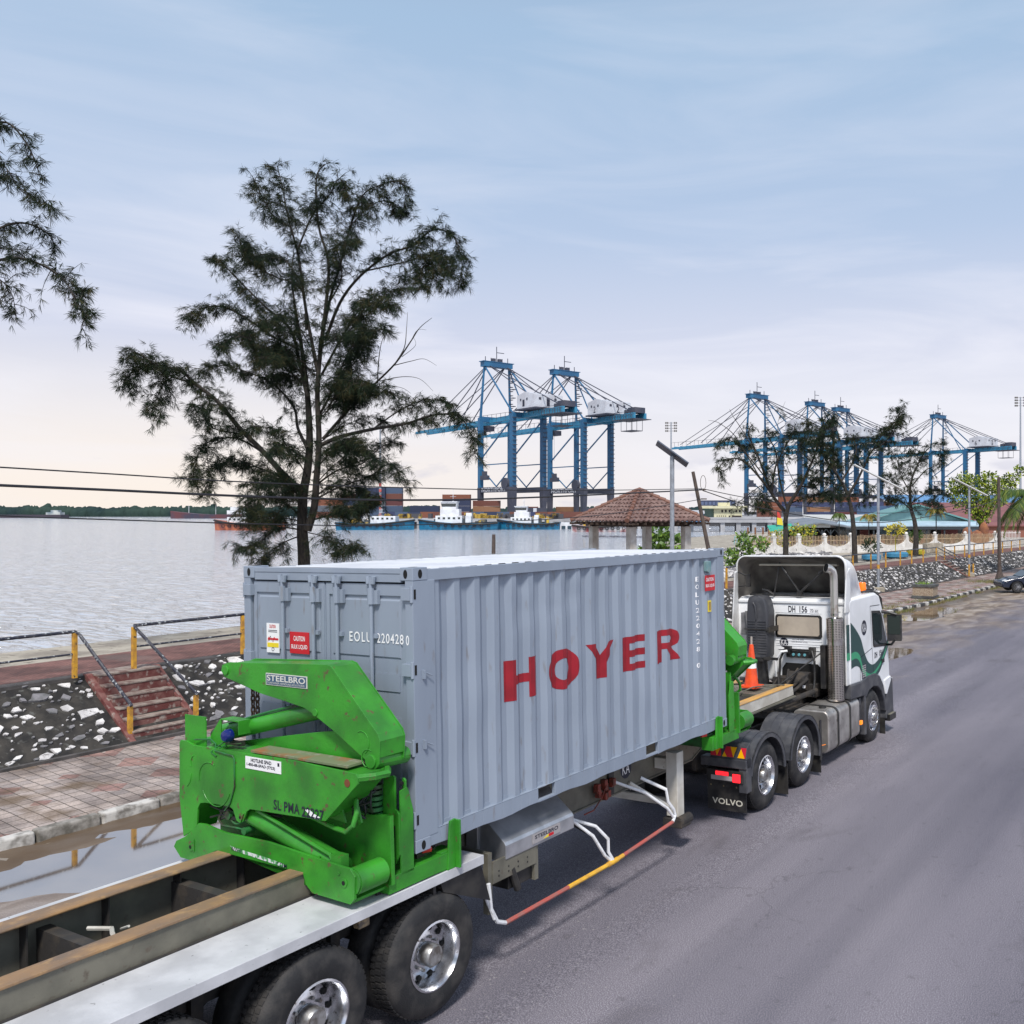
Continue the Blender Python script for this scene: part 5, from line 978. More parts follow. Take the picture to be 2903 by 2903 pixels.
railing([(-21.6,2.2),(-21.6,5.1),(-21.6,8.0),(-21.6,11.0)],'black pipe railing on yellow posts at the far left, sloping down beside the near steps',group=g,slope='end')
railing([(-21.6,12.27),(-21.6,15.0),(-21.35,17.9),(-21.15,20.8),(-21.0,23.7),(-20.8,27),(-20.6,30)],'black pipe railing on yellow posts right of the near steps, running behind the grey container',group=g,slope='start')
railing([(poly(TP,y)-.10,y) for y in (39,41.5,44,46.5,49,51.6,54.1,56.8,59.2,61.7,63.8,66.0,68.7)],'long railing of black pipe on yellow posts between the truck cab and the far steps',group=g)
railing([(poly(TP,y)-.10,y) for y in (70.5,72.8,75.2,77.6,80.2,83,86,89,92,95,98)],'railing of pipe on yellow posts beyond the far steps, running towards the palm',group=g)
for y in (69.0,70.25):
    r=empty('handrail',(-18.7,y,PZ)); tag(r,'sloping black handrail on the %s side of the far steps'%('near' if y<70 else 'far'),'handrail'); o=r.location
    m=MB(lambda p:p-o); m.tube([(-18.8,y,PZ+RH),(-16.5,y,.85)],.035,8); m.tube([(-18.8,y,PZ+.5),(-16.5,y,.45)],.025,8); m.build('rail',bkp,r); m=MB(lambda p:p-o); m.bb(-16.55,-16.45,y-.05,y+.05,-.05,.9); m.build('post',yp,r)
# ================================================================ trees
ndl=M('dark_casuarina_needles',(.008,.018,.010),.7,c2=(.018,.032,.014),ns=.9,spec=.2); ndl2=M('olive_needles',(.020,.032,.012),.7,c2=(.055,.050,.02),ns=.9,spec=.2)  # needle greens taken near black: the backlit shade is in the colour
bark=M('casuarina_bark',(.020,.017,.015),.9,c2=(.045,.038,.03),ns=9,bump=.8,bs=18,sc=(2,2,.6))
def curve(ps,n=5):
    out=[]
    for i in range(len(ps)-1):
        p0=ps[max(i-1,0)];p1=ps[i];p2=ps[i+1];p3=ps[min(i+2,len(ps)-1)]
        for j in range(n):
            t=j/n; out.append(.5*((2*p1)+(p2-p0)*t+(2*p0-5*p1+4*p2-p3)*t*t+(3*p1-p0-3*p2+p3)*t**3))
    out.append(ps[-1]); return out
def tufts(m,pts,g,step,nb,Ln,wd,droop=.5):
    """clusters of thin hanging needles along a twig"""
    for a,b in zip(pts[:-1],pts[1:]):
        k=max(1,int((b-a).length/step)); d=(b-a).normalized()
        for i in range(k):
            c=a.lerp(b,(i+g.random())/k); m.mat(0 if g.random()<.7 else 1)
            base=(d*g.uniform(.1,.8)+Vector((g.gauss(0,.5),g.gauss(0,.5),g.gauss(-.1,.35)))).normalized()
            for q in range(nb):
                v=(base*g.uniform(.6,1)+Vector((g.gauss(0,.34),g.gauss(0,.34),g.gauss(0,.34)-droop*.5))).normalized()*Ln*g.uniform(.55,1.15); s=v.orthogonal().normalized()*wd
                s=Matrix.Rotation(g.random()*3,3,v.normalized())@s; o=c+v*.02; e=c+v+Vector((0,0,-Ln*droop*.12)); mm=c+v*.45
                m.add([o-s*.3,o+s*.3,mm+s,e,mm-s],[(0,1,2,3,4)])
RS=.70
def casuarina(name,label,limbs,seed,base,step=.16,nb=6,Ln=.30,wd=.012,tw=.17,twL=(.5,1.3),group=None,f0=.22,cat='tree',stray=None):
    """limbs: (points, radius0, radius1, leafy?)"""
    g=random.Random(seed); t=empty(name,base); tag(t,label,cat,group); o=Vector(base)
    mt=MB(lambda p:p-o); mf=MB(lambda p:p-o)
    for L_ in limbs:
        ps,r0,r1,leaf=L_[:4]; ff=L_[4] if len(L_)>4 else f0
        c=curve([Vector(p) for p in ps]); n=len(c); r0*=RS; r1*=RS; mt.tube(c,[r0+(r1-r0)*(i/(n-1))**.8 for i in range(n)],9 if r0>.08 else 6)
        if leaf<=0: continue
        tot=sum((b-a).length for a,b in zip(c[:-1],c[1:])); s=0
        for a,b in zip(c[:-1],c[1:]):
            seg=(b-a).length; k=seg/tw*leaf; k=int(k)+(g.random()<k-int(k))
            for i in range(k):
                f=(s+seg*g.random())/tot
                if f<ff: continue
                p=a.lerp(b,g.random()); d=(b-a).normalized(); sd=Vector((g.gauss(0,1),g.gauss(0,1),g.gauss(.15,.6))).normalized()
                Lw=g.uniform(*twL)*(1.15-.55*f); dr=(d*.55+sd*.9).normalized(); P=[p]
                for q in range(4):
                    dr=(dr+Vector((g.gauss(0,.15),g.gauss(0,.15),.10 if q<1 else -.22))).normalized(); P.append(P[-1]+dr*Lw/4)
                mt.tube(P,[.012,.009,.007,.005,.003],3,caps=False); tufts(mf,P[1:] if g.random()<.5 else P,g,step,nb,Ln,wd)
                for _ in range(2):
                    q=P[g.randint(1,3)]; dd=(dr+Vector((g.gauss(0,.8),g.gauss(0,.8),g.gauss(-.2,.4)))).normalized(); q2=q+dd*Lw*.3; q3=q2+(dd+Vector((0,0,-.5))).normalized()*Lw*.22; tufts(mf,[q,q2,q3],g,step,nb,Ln,wd)
            s+=seg
    mt.build('trunk',bark,t,smooth=True,nrm=False,auto=60); mf.build('crown',[ndl,ndl2],t,nrm=False)
    return t
def z8(x,y): return (300+x/1.584,430+y/1.584)
TY=28.8; g0=random.Random(11)
def limb(pts,dy,r0,r1,leaf=1.,ff=None,Y=TY,zf=z8):
    n=len(pts); out=[]
    for i,(x,y) in enumerate(pts):
        u,v=zf(x,y); out.append(pw(u,v,Y+dy*(i/(n-1))**1.2))
    return (out,r0,r1,leaf)+((ff,) if ff is not None else ())
LB=[limb([(890,2150),(890,1850),(882,1700),(885,1550),(905,1430),(915,1300),(908,1130),(895,1000),(875,850),(850,700),(835,560),(845,430)],.3,.30,.012,.5,.4),
 limb([(905,1700),(935,1600),(945,1480),(957,1300),(950,1080),(965,880),(985,720),(1000,500),(955,330),(945,120),(985,55)],-.4,.18,.02,.75,.45),
 limb([(885,1530),(800,1450),(700,1340),(600,1240),(500,1120),(400,1040),(330,980),(230,960),(130,900),(90,950)],-1.6,.15,.018,1.5,.30),
 limb([(400,1040),(300,1010),(200,960),(120,980),(100,1060)],-1.2,.05,.01,1.9,.15),
 limb([(330,990),(260,1040),(225,1120),(222,1180)],-1.3,.03,.008,1.5,.1),
 limb([(905,1330),(862,1240),(845,1150),(760,1050),(640,990),(520,960),(430,990)],1.8,.08,.012,1.2,.25),
 limb([(960,1320),(1050,1280),(1200,1245),(1350,1220),(1480,1180),(1590,1190),(1640,1280),(1660,1370)],-1.0,.10,.012,1.25,.4),
 limb([(1200,1245),(1290,1180),(1380,1130),(1460,1110),(1540,1130)],.6,.04,.01,1.3,.25),
 limb([(975,1290),(1080,1170),(1200,1050),(1300,950),(1370,850),(1410,790),(1465,745)],.5,.075,.008,.0),
 limb([(1300,950),(1340,880),(1350,800),(1355,720)],.5,.03,.006,.0), limb([(1220,1040),(1225,940),(1240,850),(1270,800)],.3,.03,.006,.0),
 limb([(1290,960),(1370,940),(1430,930),(1485,960)],.4,.022,.005,.0), limb([(1230,1030),(1330,1010),(1410,1020),(1470,1075)],.4,.022,.005,.0), limb([(1180,1060),(1260,1050),(1330,1060),(1370,1085)],.4,.02,.005,.0),
 limb([(1370,850),(1400,800),(1440,800)],.4,.015,.004,.0),limb([(1330,920),(1390,870),(1380,830)],.4,.015,.004,.0),
 limb([(1040,1220),(1120,1100),(1200,1060),(1280,1080)],-1.2,.05,.01,1.5,.3),
 limb([(905,1100),(870,950),(830,800),(720,700),(620,600),(520,500),(480,470)],1.2,.09,.012,1.25,.3),
 limb([(860,880),(750,830),(650,760),(540,700),(450,700),(400,760),(380,740)],-1.4,.07,.01,1.4,.25),
 limb([(800,850),(700,880),(620,830),(540,850),(520,890)],-2,.04,.01,1.2,.2),
 limb([(950,980),(900,720),(865,470),(820,300),(795,170),(770,60)],.8,.085,.01,1.3,.35),
 limb([(820,330),(760,300),(700,200),(665,120)],.6,.04,.01,1.6,.1), limb([(865,430),(930,280),(1000,200),(1050,120),(1090,200)],-.6,.045,.01,1.5,.2),
 limb([(960,880),(1010,650),(1060,480),(1100,330),(1150,200),(1230,150),(1330,140),(1345,260)],.9,.07,.01,1.25,.35),
 limb([(1100,330),(1180,250),(1260,220),(1340,280)],1.4,.03,.01,1.5,.1),
 limb([(985,850),(1050,680),(1140,560),(1270,460),(1380,420),(1470,350),(1560,380),(1600,500),(1580,620)],-.8,.075,.012,1.25,.35),
 limb([(1140,540),(1280,510),(1400,480),(1500,460),(1560,540)],-1.6,.04,.01,1.5,.35), limb([(1440,470),(1420,540),(1420,620)],-1.6,.02,.008,1.2,.1), limb([(1470,440),(1490,510),(1485,590)],-1.2,.02,.008,1.2,.1),
 limb([(970,1000),(1050,850),(1130,720),(1220,640),(1330,620),(1340,560)],1.8,.06,.01,1.6,.2),
 limb([(1050,850),(1130,760),(1180,680),(1290,690)],-1.5,.04,.01,1.7,.1),
 limb([(960,1180),(1030,1050),(1080,920),(1150,830),(1260,790)],-1.8,.06,.01,1.9,.15), limb([(1000,1150),(1080,1000),(1150,900),(1170,830)],1.6,.05,.01,1.8,.15),
 limb([(900,1050),(780,950),(680,880),(640,800)],2.2,.05,.01,1.4,.2), limb([(890,1010),(800,900),(760,780),(700,760)],-2.0,.04,.01,1.5,.2),
 limb([(720,1360),(600,1290),(500,1290),(430,1330),(400,1420),(380,1500)],-1.5,.05,.01,1.3,.25), limb([(620,1270),(480,1240),(440,1180),(400,1130)],-1.8,.04,.01,1.3,.25), limb([(450,1330),(460,1420),(450,1540)],-1.2,.02,.008,1.1,.1),
 limb([(880,1500),(760,1450),(640,1400),(560,1380),(520,1420)],1.7,.05,.01,1.4,.25), limb([(940,1500),(1040,1430),(1150,1400),(1230,1330),(1300,1300)],1.6,.05,.01,1.3,.3), limb([(940,1560),(1060,1500),(1180,1460),(1280,1400),(1330,1490)],-1.5,.045,.01,1.3,.3),
 limb([(880,1640),(780,1560),(680,1560),(620,1600)],-1.5,.045,.01,2.2,.2), limb([(885,1700),(780,1690),(680,1760),(580,1785)],-1.6,.04,.008,1.5,.25), limb([(885,1720),(790,1760),(720,1830),(680,1860)],-1.0,.035,.008,1.6,.2), limb([(940,1650),(1040,1620),(1120,1600),(1200,1560)],-1.5,.04,.01,2.2,.15),
 limb([(910,1710),(980,1730),(1050,1780),(1130,1780)],-1.2,.03,.008,1.6,.2), limb([(880,1660),(760,1640),(650,1650)],1.2,.035,.01,2.0,.2), limb([(930,1560),(1010,1500),(1080,1520),(1180,1540)],1.5,.04,.01,2.0,.2),
 limb([(930,1440),(1000,1360),(1060,1300),(1120,1290)],-1.8,.035,.01,1.3,.25), limb([(905,1380),(820,1330),(760,1250),(640,1230)],-1.9,.04,.01,1.2,.3), limb([(900,800),(880,620),(760,560),(650,500),(600,400)],-1.5,.05,.01,1.5,.3), limb([(990,700),(1060,560),(1040,420),(1120,400)],-1.2,.04,.01,1.3,.25), limb([(870,600),(820,500),(720,460),(640,470),(590,370)],1.4,.035,.01,1.5,.25)]
for k in range(19):
    y0=g0.uniform(820,1660); s=g0.choice((-1,1)); x0=905+(940-905)*(s>0)+(15 if y0<1300 else 0); w=g0.uniform(130,330)*(1 if y0>1000 else .75); up=g0.uniform(20,190)
    LB.append(limb([(x0,y0),(x0+s*w*.35,y0-up*.6),(x0+s*w*.75,y0-up),(x0+s*w,y0-up*.75)],g0.uniform(-2.6,2.6),.028,.008,1.05,.18))
bt=pw(*z8(890,2150),TY); bt.z=PZ
casuarina('casuarina_tree','tall feathery casuarina tree with a bare dead branch, behind the rear of the grey container',LB,21,(bt.x,bt.y,PZ),step=.10,nb=9,Ln=.25,wd=.0048,tw=.070,twL=(.3,.85))
# second casuarina, only its branch tips reach into the left edge of the picture
zl=lambda x,y:(x*1.5026,y*1.5026)
LL=[limb([(-330,1500),(-320,900),(-300,600),(-250,350),(-200,120)],.5,.3,.05,.3,.4,Y=21,zf=zl),
 limb([(-300,560),(-180,420),(-80,300),(0,230),(50,270),(75,330)],-.6,.09,.01,1.6,.35,Y=21,zf=zl),
 limb([(-90,330),(0,310),(40,360),(100,390)],-.5,.03,.008,2.0,.2,Y=21,zf=zl),
 limb([(-300,640),(-150,520),(-20,440),(40,420),(90,440),(105,470)],.8,.08,.01,1.8,.4,Y=21,zf=zl),
 limb([(-310,680),(-150,560),(0,490),(80,500),(130,540),(150,600)],-.8,.08,.01,1.0,.45,Y=21,zf=zl),
 limb([(-100,540),(-20,520),(20,550),(30,600)],.3,.03,.008,1.8,.2,Y=21,zf=zl), limb([(80,500),(125,530),(160,560),(155,620)],-.8,.02,.006,1.6,.1,Y=21,zf=zl),
 limb([(-200,520),(-60,480),(20,470),(60,500)],.3,.03,.008,1.6,.2,Y=21,zf=zl)]
bl=pw(-330*1.5026,1500,21)
casuarina('casuarina_tree','casuarina branches with drooping needles reaching in from the left edge of the sky',LL,5,(bl.x,bl.y,PZ),step=.12,nb=7,Ln=.22,wd=.0055,tw=.14,twL=(.25,.65))
z2=lambda x,y:(1850+x/1.835,1050+y/1.835)
def bgtree(label,Y,limbs,seed,**k):
    b=pw(*z2(*limbs[0][0][0]),Y); LBS=[limb(p,d,r0,r1,lf,ff,Y=Y,zf=z2) for (p,d,r0,r1,lf,ff) in limbs]
    return casuarina('casuarina_tree',label,LBS,seed,(b.x,b.y,PZ),group='casuarina trees along the promenade',step=.25,nb=9,Ln=.42,wd=.0115,tw=.17,twL=(.6,1.5),**k)
bgtree('dark forked casuarina tree standing above the truck cab roof',70,[([(693,985),(693,880),(692,800),(690,740),(660,700),(620,640),(590,560),(550,450),(500,330),(520,280)],1.5,.34,.05,.9,.45),([(690,790),(710,700),(760,620),(800,540),(850,420),(880,300),(900,240)],-1.5,.26,.04,1.5,.35),([(640,670),(560,560),(470,470),(400,460),(350,500),(340,580)],-2,.15,.03,.9,.4),([(620,640),(640,500),(700,380),(740,300),(700,280)],2,.13,.03,.9,.3),([(700,720),(660,560),(640,420),(600,340),(620,320)],-2,.12,.03,.7,.3),([(590,560),(480,420),(420,330),(340,270),(290,260)],1,.08,.015,.12,.3),([(550,450),(460,300),(420,240),(400,200)],-1,.06,.012,.06,.3),([(760,620),(700,500),(650,300),(690,160)],1,.05,.01,.08,.3),([(560,560),(460,400),(380,360),(340,400)],2,.08,.02,1.0,.3),([(560,600),(440,700),(560,710)],1,.05,.02,.7,.3),([(650,690),(560,660),(600,700),(590,720)],-2,.06,.02,1.5,.1),([(760,600),(850,600),(900,520),(960,470)],-1.5,.10,.02,1.5,.2),([(720,690),(800,660),(880,640),(940,650)],1.5,.08,.02,1.6,.2),([(830,480),(760,400),(820,330),(800,270)],2,.07,.02,1.7,.2)],31)
bgtree('straighter dark casuarina tree right of the forked one, with a thick crown',67,[([(1052,1000),(1050,900),(1044,800),(1030,700),(1000,610),(950,520),(940,420),(940,330),(930,240)],1.0,.33,.05,1.6,.4),([(1010,660),(1060,580),(1100,500),(1140,420),(1200,380),(1240,330),(1290,210)],-1.5,.16,.03,1.0,.3),([(1140,420),(1200,330),(1250,300),(1300,240),(1295,190)],-.5,.06,.015,1.8,.1),([(980,580),(1040,480),(1060,400),(1030,330)],1.8,.12,.03,1.4,.25),([(960,540),(900,460),(870,380),(900,300)],-2,.12,.03,1.6,.25),([(990,600),(900,580),(850,560),(810,590)],1.5,.08,.02,1.3,.25),([(1020,680),(960,650),(900,660)],-1,.06,.02,1.3,.25),([(1040,600),(1100,580),(1130,640),(1100,680)],1,.05,.02,.9,.2)],32)
bgtree('smaller open casuarina tree in front of the green restaurant roof',76,[([(1368,960),(1370,850),(1362,780),(1345,720),(1340,640),(1350,560),(1400,450),(1440,400)],1.0,.36,.04,.9,.4),([(1342,720),(1290,680),(1240,660),(1190,640)],-1.5,.10,.02,1.4,.25),([(1345,690),(1420,640),(1480,620),(1530,640)],1.5,.10,.02,1.4,.25),([(1342,640),(1290,540),(1270,460),(1240,420)],1.5,.09,.02,1.4,.25),([(1350,600),(1420,520),(1490,480),(1500,400),(1520,360)],-1.2,.08,.02,1.2,.25),([(1340,660),(1260,600),(1220,540)],-2,.06,.02,1.3,.2),([(1350,560),(1340,470),(1380,400)],2,.06,.02,1.2,.2),([(1345,700),(1440,680),(1500,700)],-1.5,.06,.02,1.4,.2)],33)
# broad-leaved lime green tree, shrubs
def leafy(name,label,base,H,clumps,seed,mats,Ls,cat='tree',trunk_r=.16,n=260,group=None,cone=False):
    g=random.Random(seed); t=empty(name,base); tag(t,label,cat,group); o=Vector(base); mt=MB(lambda p:p-o); mf=MB(lambda p:p-o)
    if trunk_r: mt.tube([o,o+Vector((.05,0,H*.25)),o+Vector((0,.05,H*.5))],[trunk_r,trunk_r*.8,trunk_r*.55],9)
    for (dx,dy,dz,rr) in clumps:
        c=o+RV*dx+FV*dy+Vector((0,0,dz))
        if trunk_r: mt.tube([o+Vector((0,0,H*.28)),o.lerp(c,.6)+Vector((0,0,H*.1)),c],[trunk_r*.5,trunk_r*.3,trunk_r*.12],6)
        for i in range(int(n*rr*rr)):
            d=Vector((g.gauss(0,1),g.gauss(0,1),g.gauss(0,1))).normalized(); p=c+Vector((d.x,d.y,d.z*.8))*rr*g.uniform(.35,1.08)
            mf.mat(g.randint(0,len(mats)-1)); v=(d+Vector((g.gauss(0,.6),g.gauss(0,.6),g.gauss(.1,.5)))).normalized()*Ls*g.uniform(.6,1.3); s=v.cross(Vector((g.gauss(0,1),g.gauss(0,1),g.gauss(0,1)))).normalized()*Ls*.3
            mf.add([p,p+v*.5+s,p+v,p+v*.5-s],[(0,1,2,3)])
    if trunk_r: mt.build('trunk',bark,t,smooth=True,nrm=False)
    mf.build('crown',mats,t,nrm=False); return t
lm=[M('lime_leaf',(.36,.42,.03),.5,c2=(.24,.31,.025),ns=1),M('mid_green_leaf',(.20,.27,.03),.5),M('deep_leaf',(.035,.07,.014),.55)]
def gz(u,v,Y,z): p=pw(u,v,Y); p.z=z; return p
bb_=gz(2777,1560,97,PZ)
leafy('lime_tree','bright yellow-green leafy tree in front of the red roof at the right',bb_,8,[(0,0,4.1,1.5),(-1.6,.5,5.1,1.5),(1.2,-.5,5.3,1.5),(2.4,0,6.1,1.2),(-.4,.5,6.3,1.3),(-2.5,0,6.3,.9),(3.3,0,6.9,.8),(4.2,.3,7.8,.6),(-1.7,-.6,7.0,.7),(1.1,.4,7.0,.9),(0,-.5,3.1,.9)],41,lm,.30,n=330)
bush=[M('fresh_leaf',(.16,.26,.03),.5),M('green_leaf',(.07,.14,.02),.5)]
leafy('bush','loose bright green bush on the rubble behind the deflector of the truck',gw(2100,1608,PZ),2,[(0,0,.8,.8),(-.7,.3,.6,.6),(.8,0,1.5,.6),(.2,0,1.8,.6),(1.5,.2,1.4,.45)],42,bush,.28,cat='bush',trunk_r=.04,n=330)
leafy('shrub','green shrub growing behind the pillars of the tiled shelter',gz(1855,1550,52,PZ-.2),3,[(0,0,1.4,.8),(.8,0,2.0,.75),(-.6,.2,1.0,.5),(.3,0,2.6,.6),(1.3,.1,1.2,.45)],43,bush,.40,cat='shrub',trunk_r=.05,n=260)
def palm(name,label,base,H,nf,L_,seed,r=.14,cat='palm',lean=(0,0),mats=None,group=None,dirs=None,wl=.5):
    g=random.Random(seed); t=empty(name,base); tag(t,label,cat,group); o=Vector(base); top=o+Vector((lean[0],lean[1],H)); m=MB(lambda p:p-o); m.tube([o,o.lerp(top,.5)+Vector((lean[0]*-.1,0,0)),top],[r,r*.75,r*.6],9); m.build('trunk',bark,t,smooth=True,nrm=False)
    for i in range(nf):
        a=2*PI*i/nf+g.uniform(-.2,.2) if dirs is None else dirs[i%len(dirs)]+g.uniform(-.15,.15); up=g.uniform(-.1,1.1); d=Vector((math.cos(a),math.sin(a),up)).normalized(); P=[top]
        for k in range(9): d=(d+Vector((0,0,-.20-.02*k))).normalized(); P.append(P[-1]+d*L_/9)
        m=MB(lambda p:p-o); m.tube(P,[.03*(1-k/11) for k in range(10)],4,caps=False)
        for k in range(1,10):
            for q in range(5):
                p=P[k-1].lerp(P[k],q/5); dd=(P[k]-P[k-1]).normalized(); sd=dd.cross(Vector((0,0,1))).normalized()
                for s in (1,-1):
                    v=(sd*s*.8+dd*.55+Vector((0,0,-.35-.3*g.random()))).normalized()*L_*wl*.42*math.sin(PI*min(.95,(k+q/5)/10+.08)); w=dd*.035*L_/3; m.mat(g.randint(0,1)); m.add([p-w*.4,p+w*.4,p+v*.55+w,p+v+Vector((0,0,-.12)),p+v*.55-w],[(0,1,2,3,4)])
        m.build('frond',mats or [M('palm_green',(.055,.10,.02),.45),M('palm_yellow_green',(.13,.17,.03),.45)],t,nrm=False)
    return t
palm('coconut_palm','coconut palm with long drooping fronds at the right edge of the road scene',gz(2925,1650,72,0),5.9,18,4.9,51,.17,lean=(.3,0))
py_=[M('palm_orange_tip',(.30,.17,.03),.5),M('palm_fresh',(.13,.20,.03),.45)]
palm('fan_palm','small palm in the restaurant garden, second bay from the forked tree',gw(2379,1548,1.1),3.4,9,1.3,52,.07,mats=None,wl=.8)
palm('fan_palm','small palm between the two casuarinas, left of the solar lamp post',gw(2463,1548,1.1),3.2,9,1.3,53,.07,mats=py_,wl=.8)
palm('fan_palm','spiky palm with orange lower leaves before the green restaurant',gw(2654,1550,1.1),3.9,12,1.5,54,.08,mats=py_,wl=.7)
# ================================================================ shelter
gzc=cw((1813-CX)/CF*43,43,PZ); gzb=empty('shelter',gzc,(0,0,R(12))); tag(gzb,'open waterfront shelter with a brown tiled pyramid roof on white square pillars','shelter')
A=2.22; ez_,az_=3.12,4.52; E_=3.0
gzb.rotation_euler=(0,0,YAW+R(38))
tilem=M('brown_roof_tile',(.14,.078,.064),.6,c2=(.21,.135,.115),ns=3,lo=.4,hi=.6,c3=(.09,.06,.055),ns3=7,lo3=.56,hi3=.7)
E_=2.24
for i in range(4):
    rt=Matrix.Rotation(i*PI/2,3,'Z'); m=MB(lambda p:rt@p)
    rows=9
    for r_ in range(rows):
        f0=r_/rows; f1=(r_+1)/rows
        hw0=E_*(1-f0); hw1=E_*(1-f1); n=max(2,int(2*hw0/.26))
        z0=ez_+(az_-ez_)*f0; z1=ez_+(az_-ez_)*f1
        vs=[];fs=[]; ns_=n*4
        for k in range(ns_+1):
            a=-1+2*k/ns_; b=.028*(1+math.sin(k*PI/2)); 
            vs+= [(a*hw0,-hw0-.03,z0+b+.05),(a*hw0,-hw0,z0+b-.01),(a*hw1*1.0,-hw1,z1+b+.02)]
        for k in range(ns_): fs+=[(3*k,3*k+3,3*k+5,3*k+2),(3*k+1,3*k+4,3*k+3,3*k)]
        m.add(vs,fs)
    m.build('roof_slope',tilem,gzb,nrm=False,smooth=True,auto=40)
    m=MB(lambda p:rt@p)
    for k in range(11):
        f=k/11; p=Vector((-E_*(1-f)*1.0,-E_*(1-f)*1.0,ez_+(az_-ez_)*f+.06)); q=Vector((-E_*(1-f-.11),-E_*(1-f-.11),ez_+(az_-ez_)*(f+.11)+.06)); m.tube([p-Vector((.02,.02,-.015)),q],[.11,.085],8)
    m.build('ridge_tile',M('ridge_tile',(.20,.09,.06),.6,c2=(.15,.08,.06),ns=6),gzb,smooth=True,auto=50)
m=MB(); m.prism([(-E_+.1,-E_+.1),(E_-.1,-E_+.1),(E_-.1,E_-.1),(-E_+.1,E_-.1)],'z',ez_-.03,ez_); 
for s in (1,-1):
    m.bb(-A*.75,A*.75,s*1.5-.06,s*1.5+.06,ez_-.2,ez_-.03); m.bb(s*1.5-.06,s*1.5+.06,-A*.75,A*.75,ez_-.2,ez_-.03)
for k in range(11):
    for s in (1,-1): m.bb(-2.2+k*.44,-2.16+k*.44,s*1.6,s*2.33,ez_-.12,ez_-.03); m.bb(s*1.6,s*2.33,-2.2+k*.44,-2.16+k*.44,ez_-.12,ez_-.03)
m.build('rafter',M('dark_timber',(.06,.04,.03),.8),gzb)
for sx in (1,-1):
    for sy in (1,-1):
        m=MB(); m.bb(sx*1.5-.17,sx*1.5+.17,sy*1.5-.17,sy*1.5+.17,0,ez_-.2); m.build('pillar',M('white_pillar',(.60,.58,.54),.75,c2=(.42,.39,.35),ns=2.5,bump=.1,bs=20),gzb,bevel=.02)
# ================================================================ lamps, poles, wires
galv=M('galvanised_pole',(.36,.39,.43),.45,metal=.4,c2=(.28,.30,.33),ns=5); panel=M('solar_panel',(.07,.09,.13),.45); lampw=M('white_lamp',(.7,.72,.72),.4)
def solar(base,H,label,az,tilt,cap=True,L_=2.0,group='solar street lamps'):
    t=empty('street_lamp',base,(0,0,az)); tag(t,label,'street lamp',group)
    m=MB(); m.cyl((0,0,.0),(0,0,H),.085,14); m.build('pole',galv,t,smooth=True)
    m=MB(); m.bb(-.32,.32,-.32,.32,-.05,.22); m.build('footing',M('yellowed_concrete',(.42,.36,.25),.8,c2=(.28,.25,.2),ns=4),t,bevel=.03)
    m=MB(); rt=Matrix.Rotation(tilt,3,'Y'); rt=rt@Matrix.Rotation(R(-14 if L_<2 else 0),3,'X'); m.box((0,0,H+.10),(L_,.62 if L_<2 else .5,.05),rot=rt); m.mat(1); m.box(Vector((0,0,H+.10))+rt@Vector((0,0,.029)),(L_-.06,.45,.006),rot=rt); m.mat(0); m.box((0,0,H+.03),(.12,.12,.16)); m.build('solar_panel',[(panel if L_<2 else lampw),panel],t,bevel=.01)
    m=MB(); m.lathe([(.0851,1.3),(.0865,1.3),(.0865,1.55),(.0851,1.55)],(0,0,0),(0,0,1),14); m.build('band',yp,t); return t
p=gw(2489.8,1675,.05); solar(p,6.55,'slim solar street lamp in front of the far stone slope, nearest the truck cab',YAW,R(27),L_=3.2)
p=gw(2747.7,1632,.05); solar(p,6.35,'slim solar street lamp at the foot of the far steps',YAW,R(27),L_=2.9)
p=gz(1905.5,1600,36,.02); solar(p,6.75,'solar street lamp with a wide tilted panel beside the tiled shelter',YAW,R(36),L_=1.45)
wood=M('weathered_pole_wood',(.055,.04,.035),.85,c2=(.10,.075,.06),ns=6,sc=(3,3,.5),bump=.4,bs=20)
def wpole(label,pb,pt,r=.11,name='utility_pole'):
    t=empty(name,pb); tag(t,label,'utility pole'); o=Vector(pb); m=MB(lambda p:p-o); m.tube([pb,pt],[r,r*.72],10); m.build('pole',wood,t,smooth=True); return t
lb=gz(2030,1580,40,0.0); lb=pw(2038,1600,40); lb.z=.9; lt=pw(1964.5,1337,40.6); wp=wpole('leaning brown wooden utility pole right of the tiled shelter',lb,lt,.105)
m=MB(lambda p:p-lb); cq=pw(1992,1388,40.4); m.box(cq,(.30,.06,.05),rot=Matrix.Rotation(YAW,3,'Z')); m.tube([cq+RV*(.02+.12*math.cos(a)+.0)+Vector((0,0,.30+.32*math.sin(a))) for a in [k*PI/6 for k in range(13)]],.012,5); m.box(pw(1995,1414,40.4),(.26,.06,.05),rot=Matrix.Rotation(YAW,3,'Z')); m.build('wire_clamp',wood,wp)
bp=gw(2834,1650,.0); bpt=pw(2831,1352,(bp).dot(FV)); wq=wpole('tall slender black utility pole beside the parked car',bp,bpt,.13)
m=MB(lambda p:p-bp); m.lathe([(.38,0),(.30,.25),(.16,.7),(.13,1.0)],bp,(0,0,1),10); m.build('pole_base',wood,wq)
def wire(pts,r,label,n=10):
    c=curve(pts,n); t=MB(lambda p:p-pts[0]); t.tube(c,r,5); o=t.build('overhead_wire',M('black_cable',(.012,.012,.016),.5),smooth=True); o.location=pts[0]; tag(o,label,'wire','overhead wires'); return o
P0=pw(1991,1385,40.4); D=lambda u:None
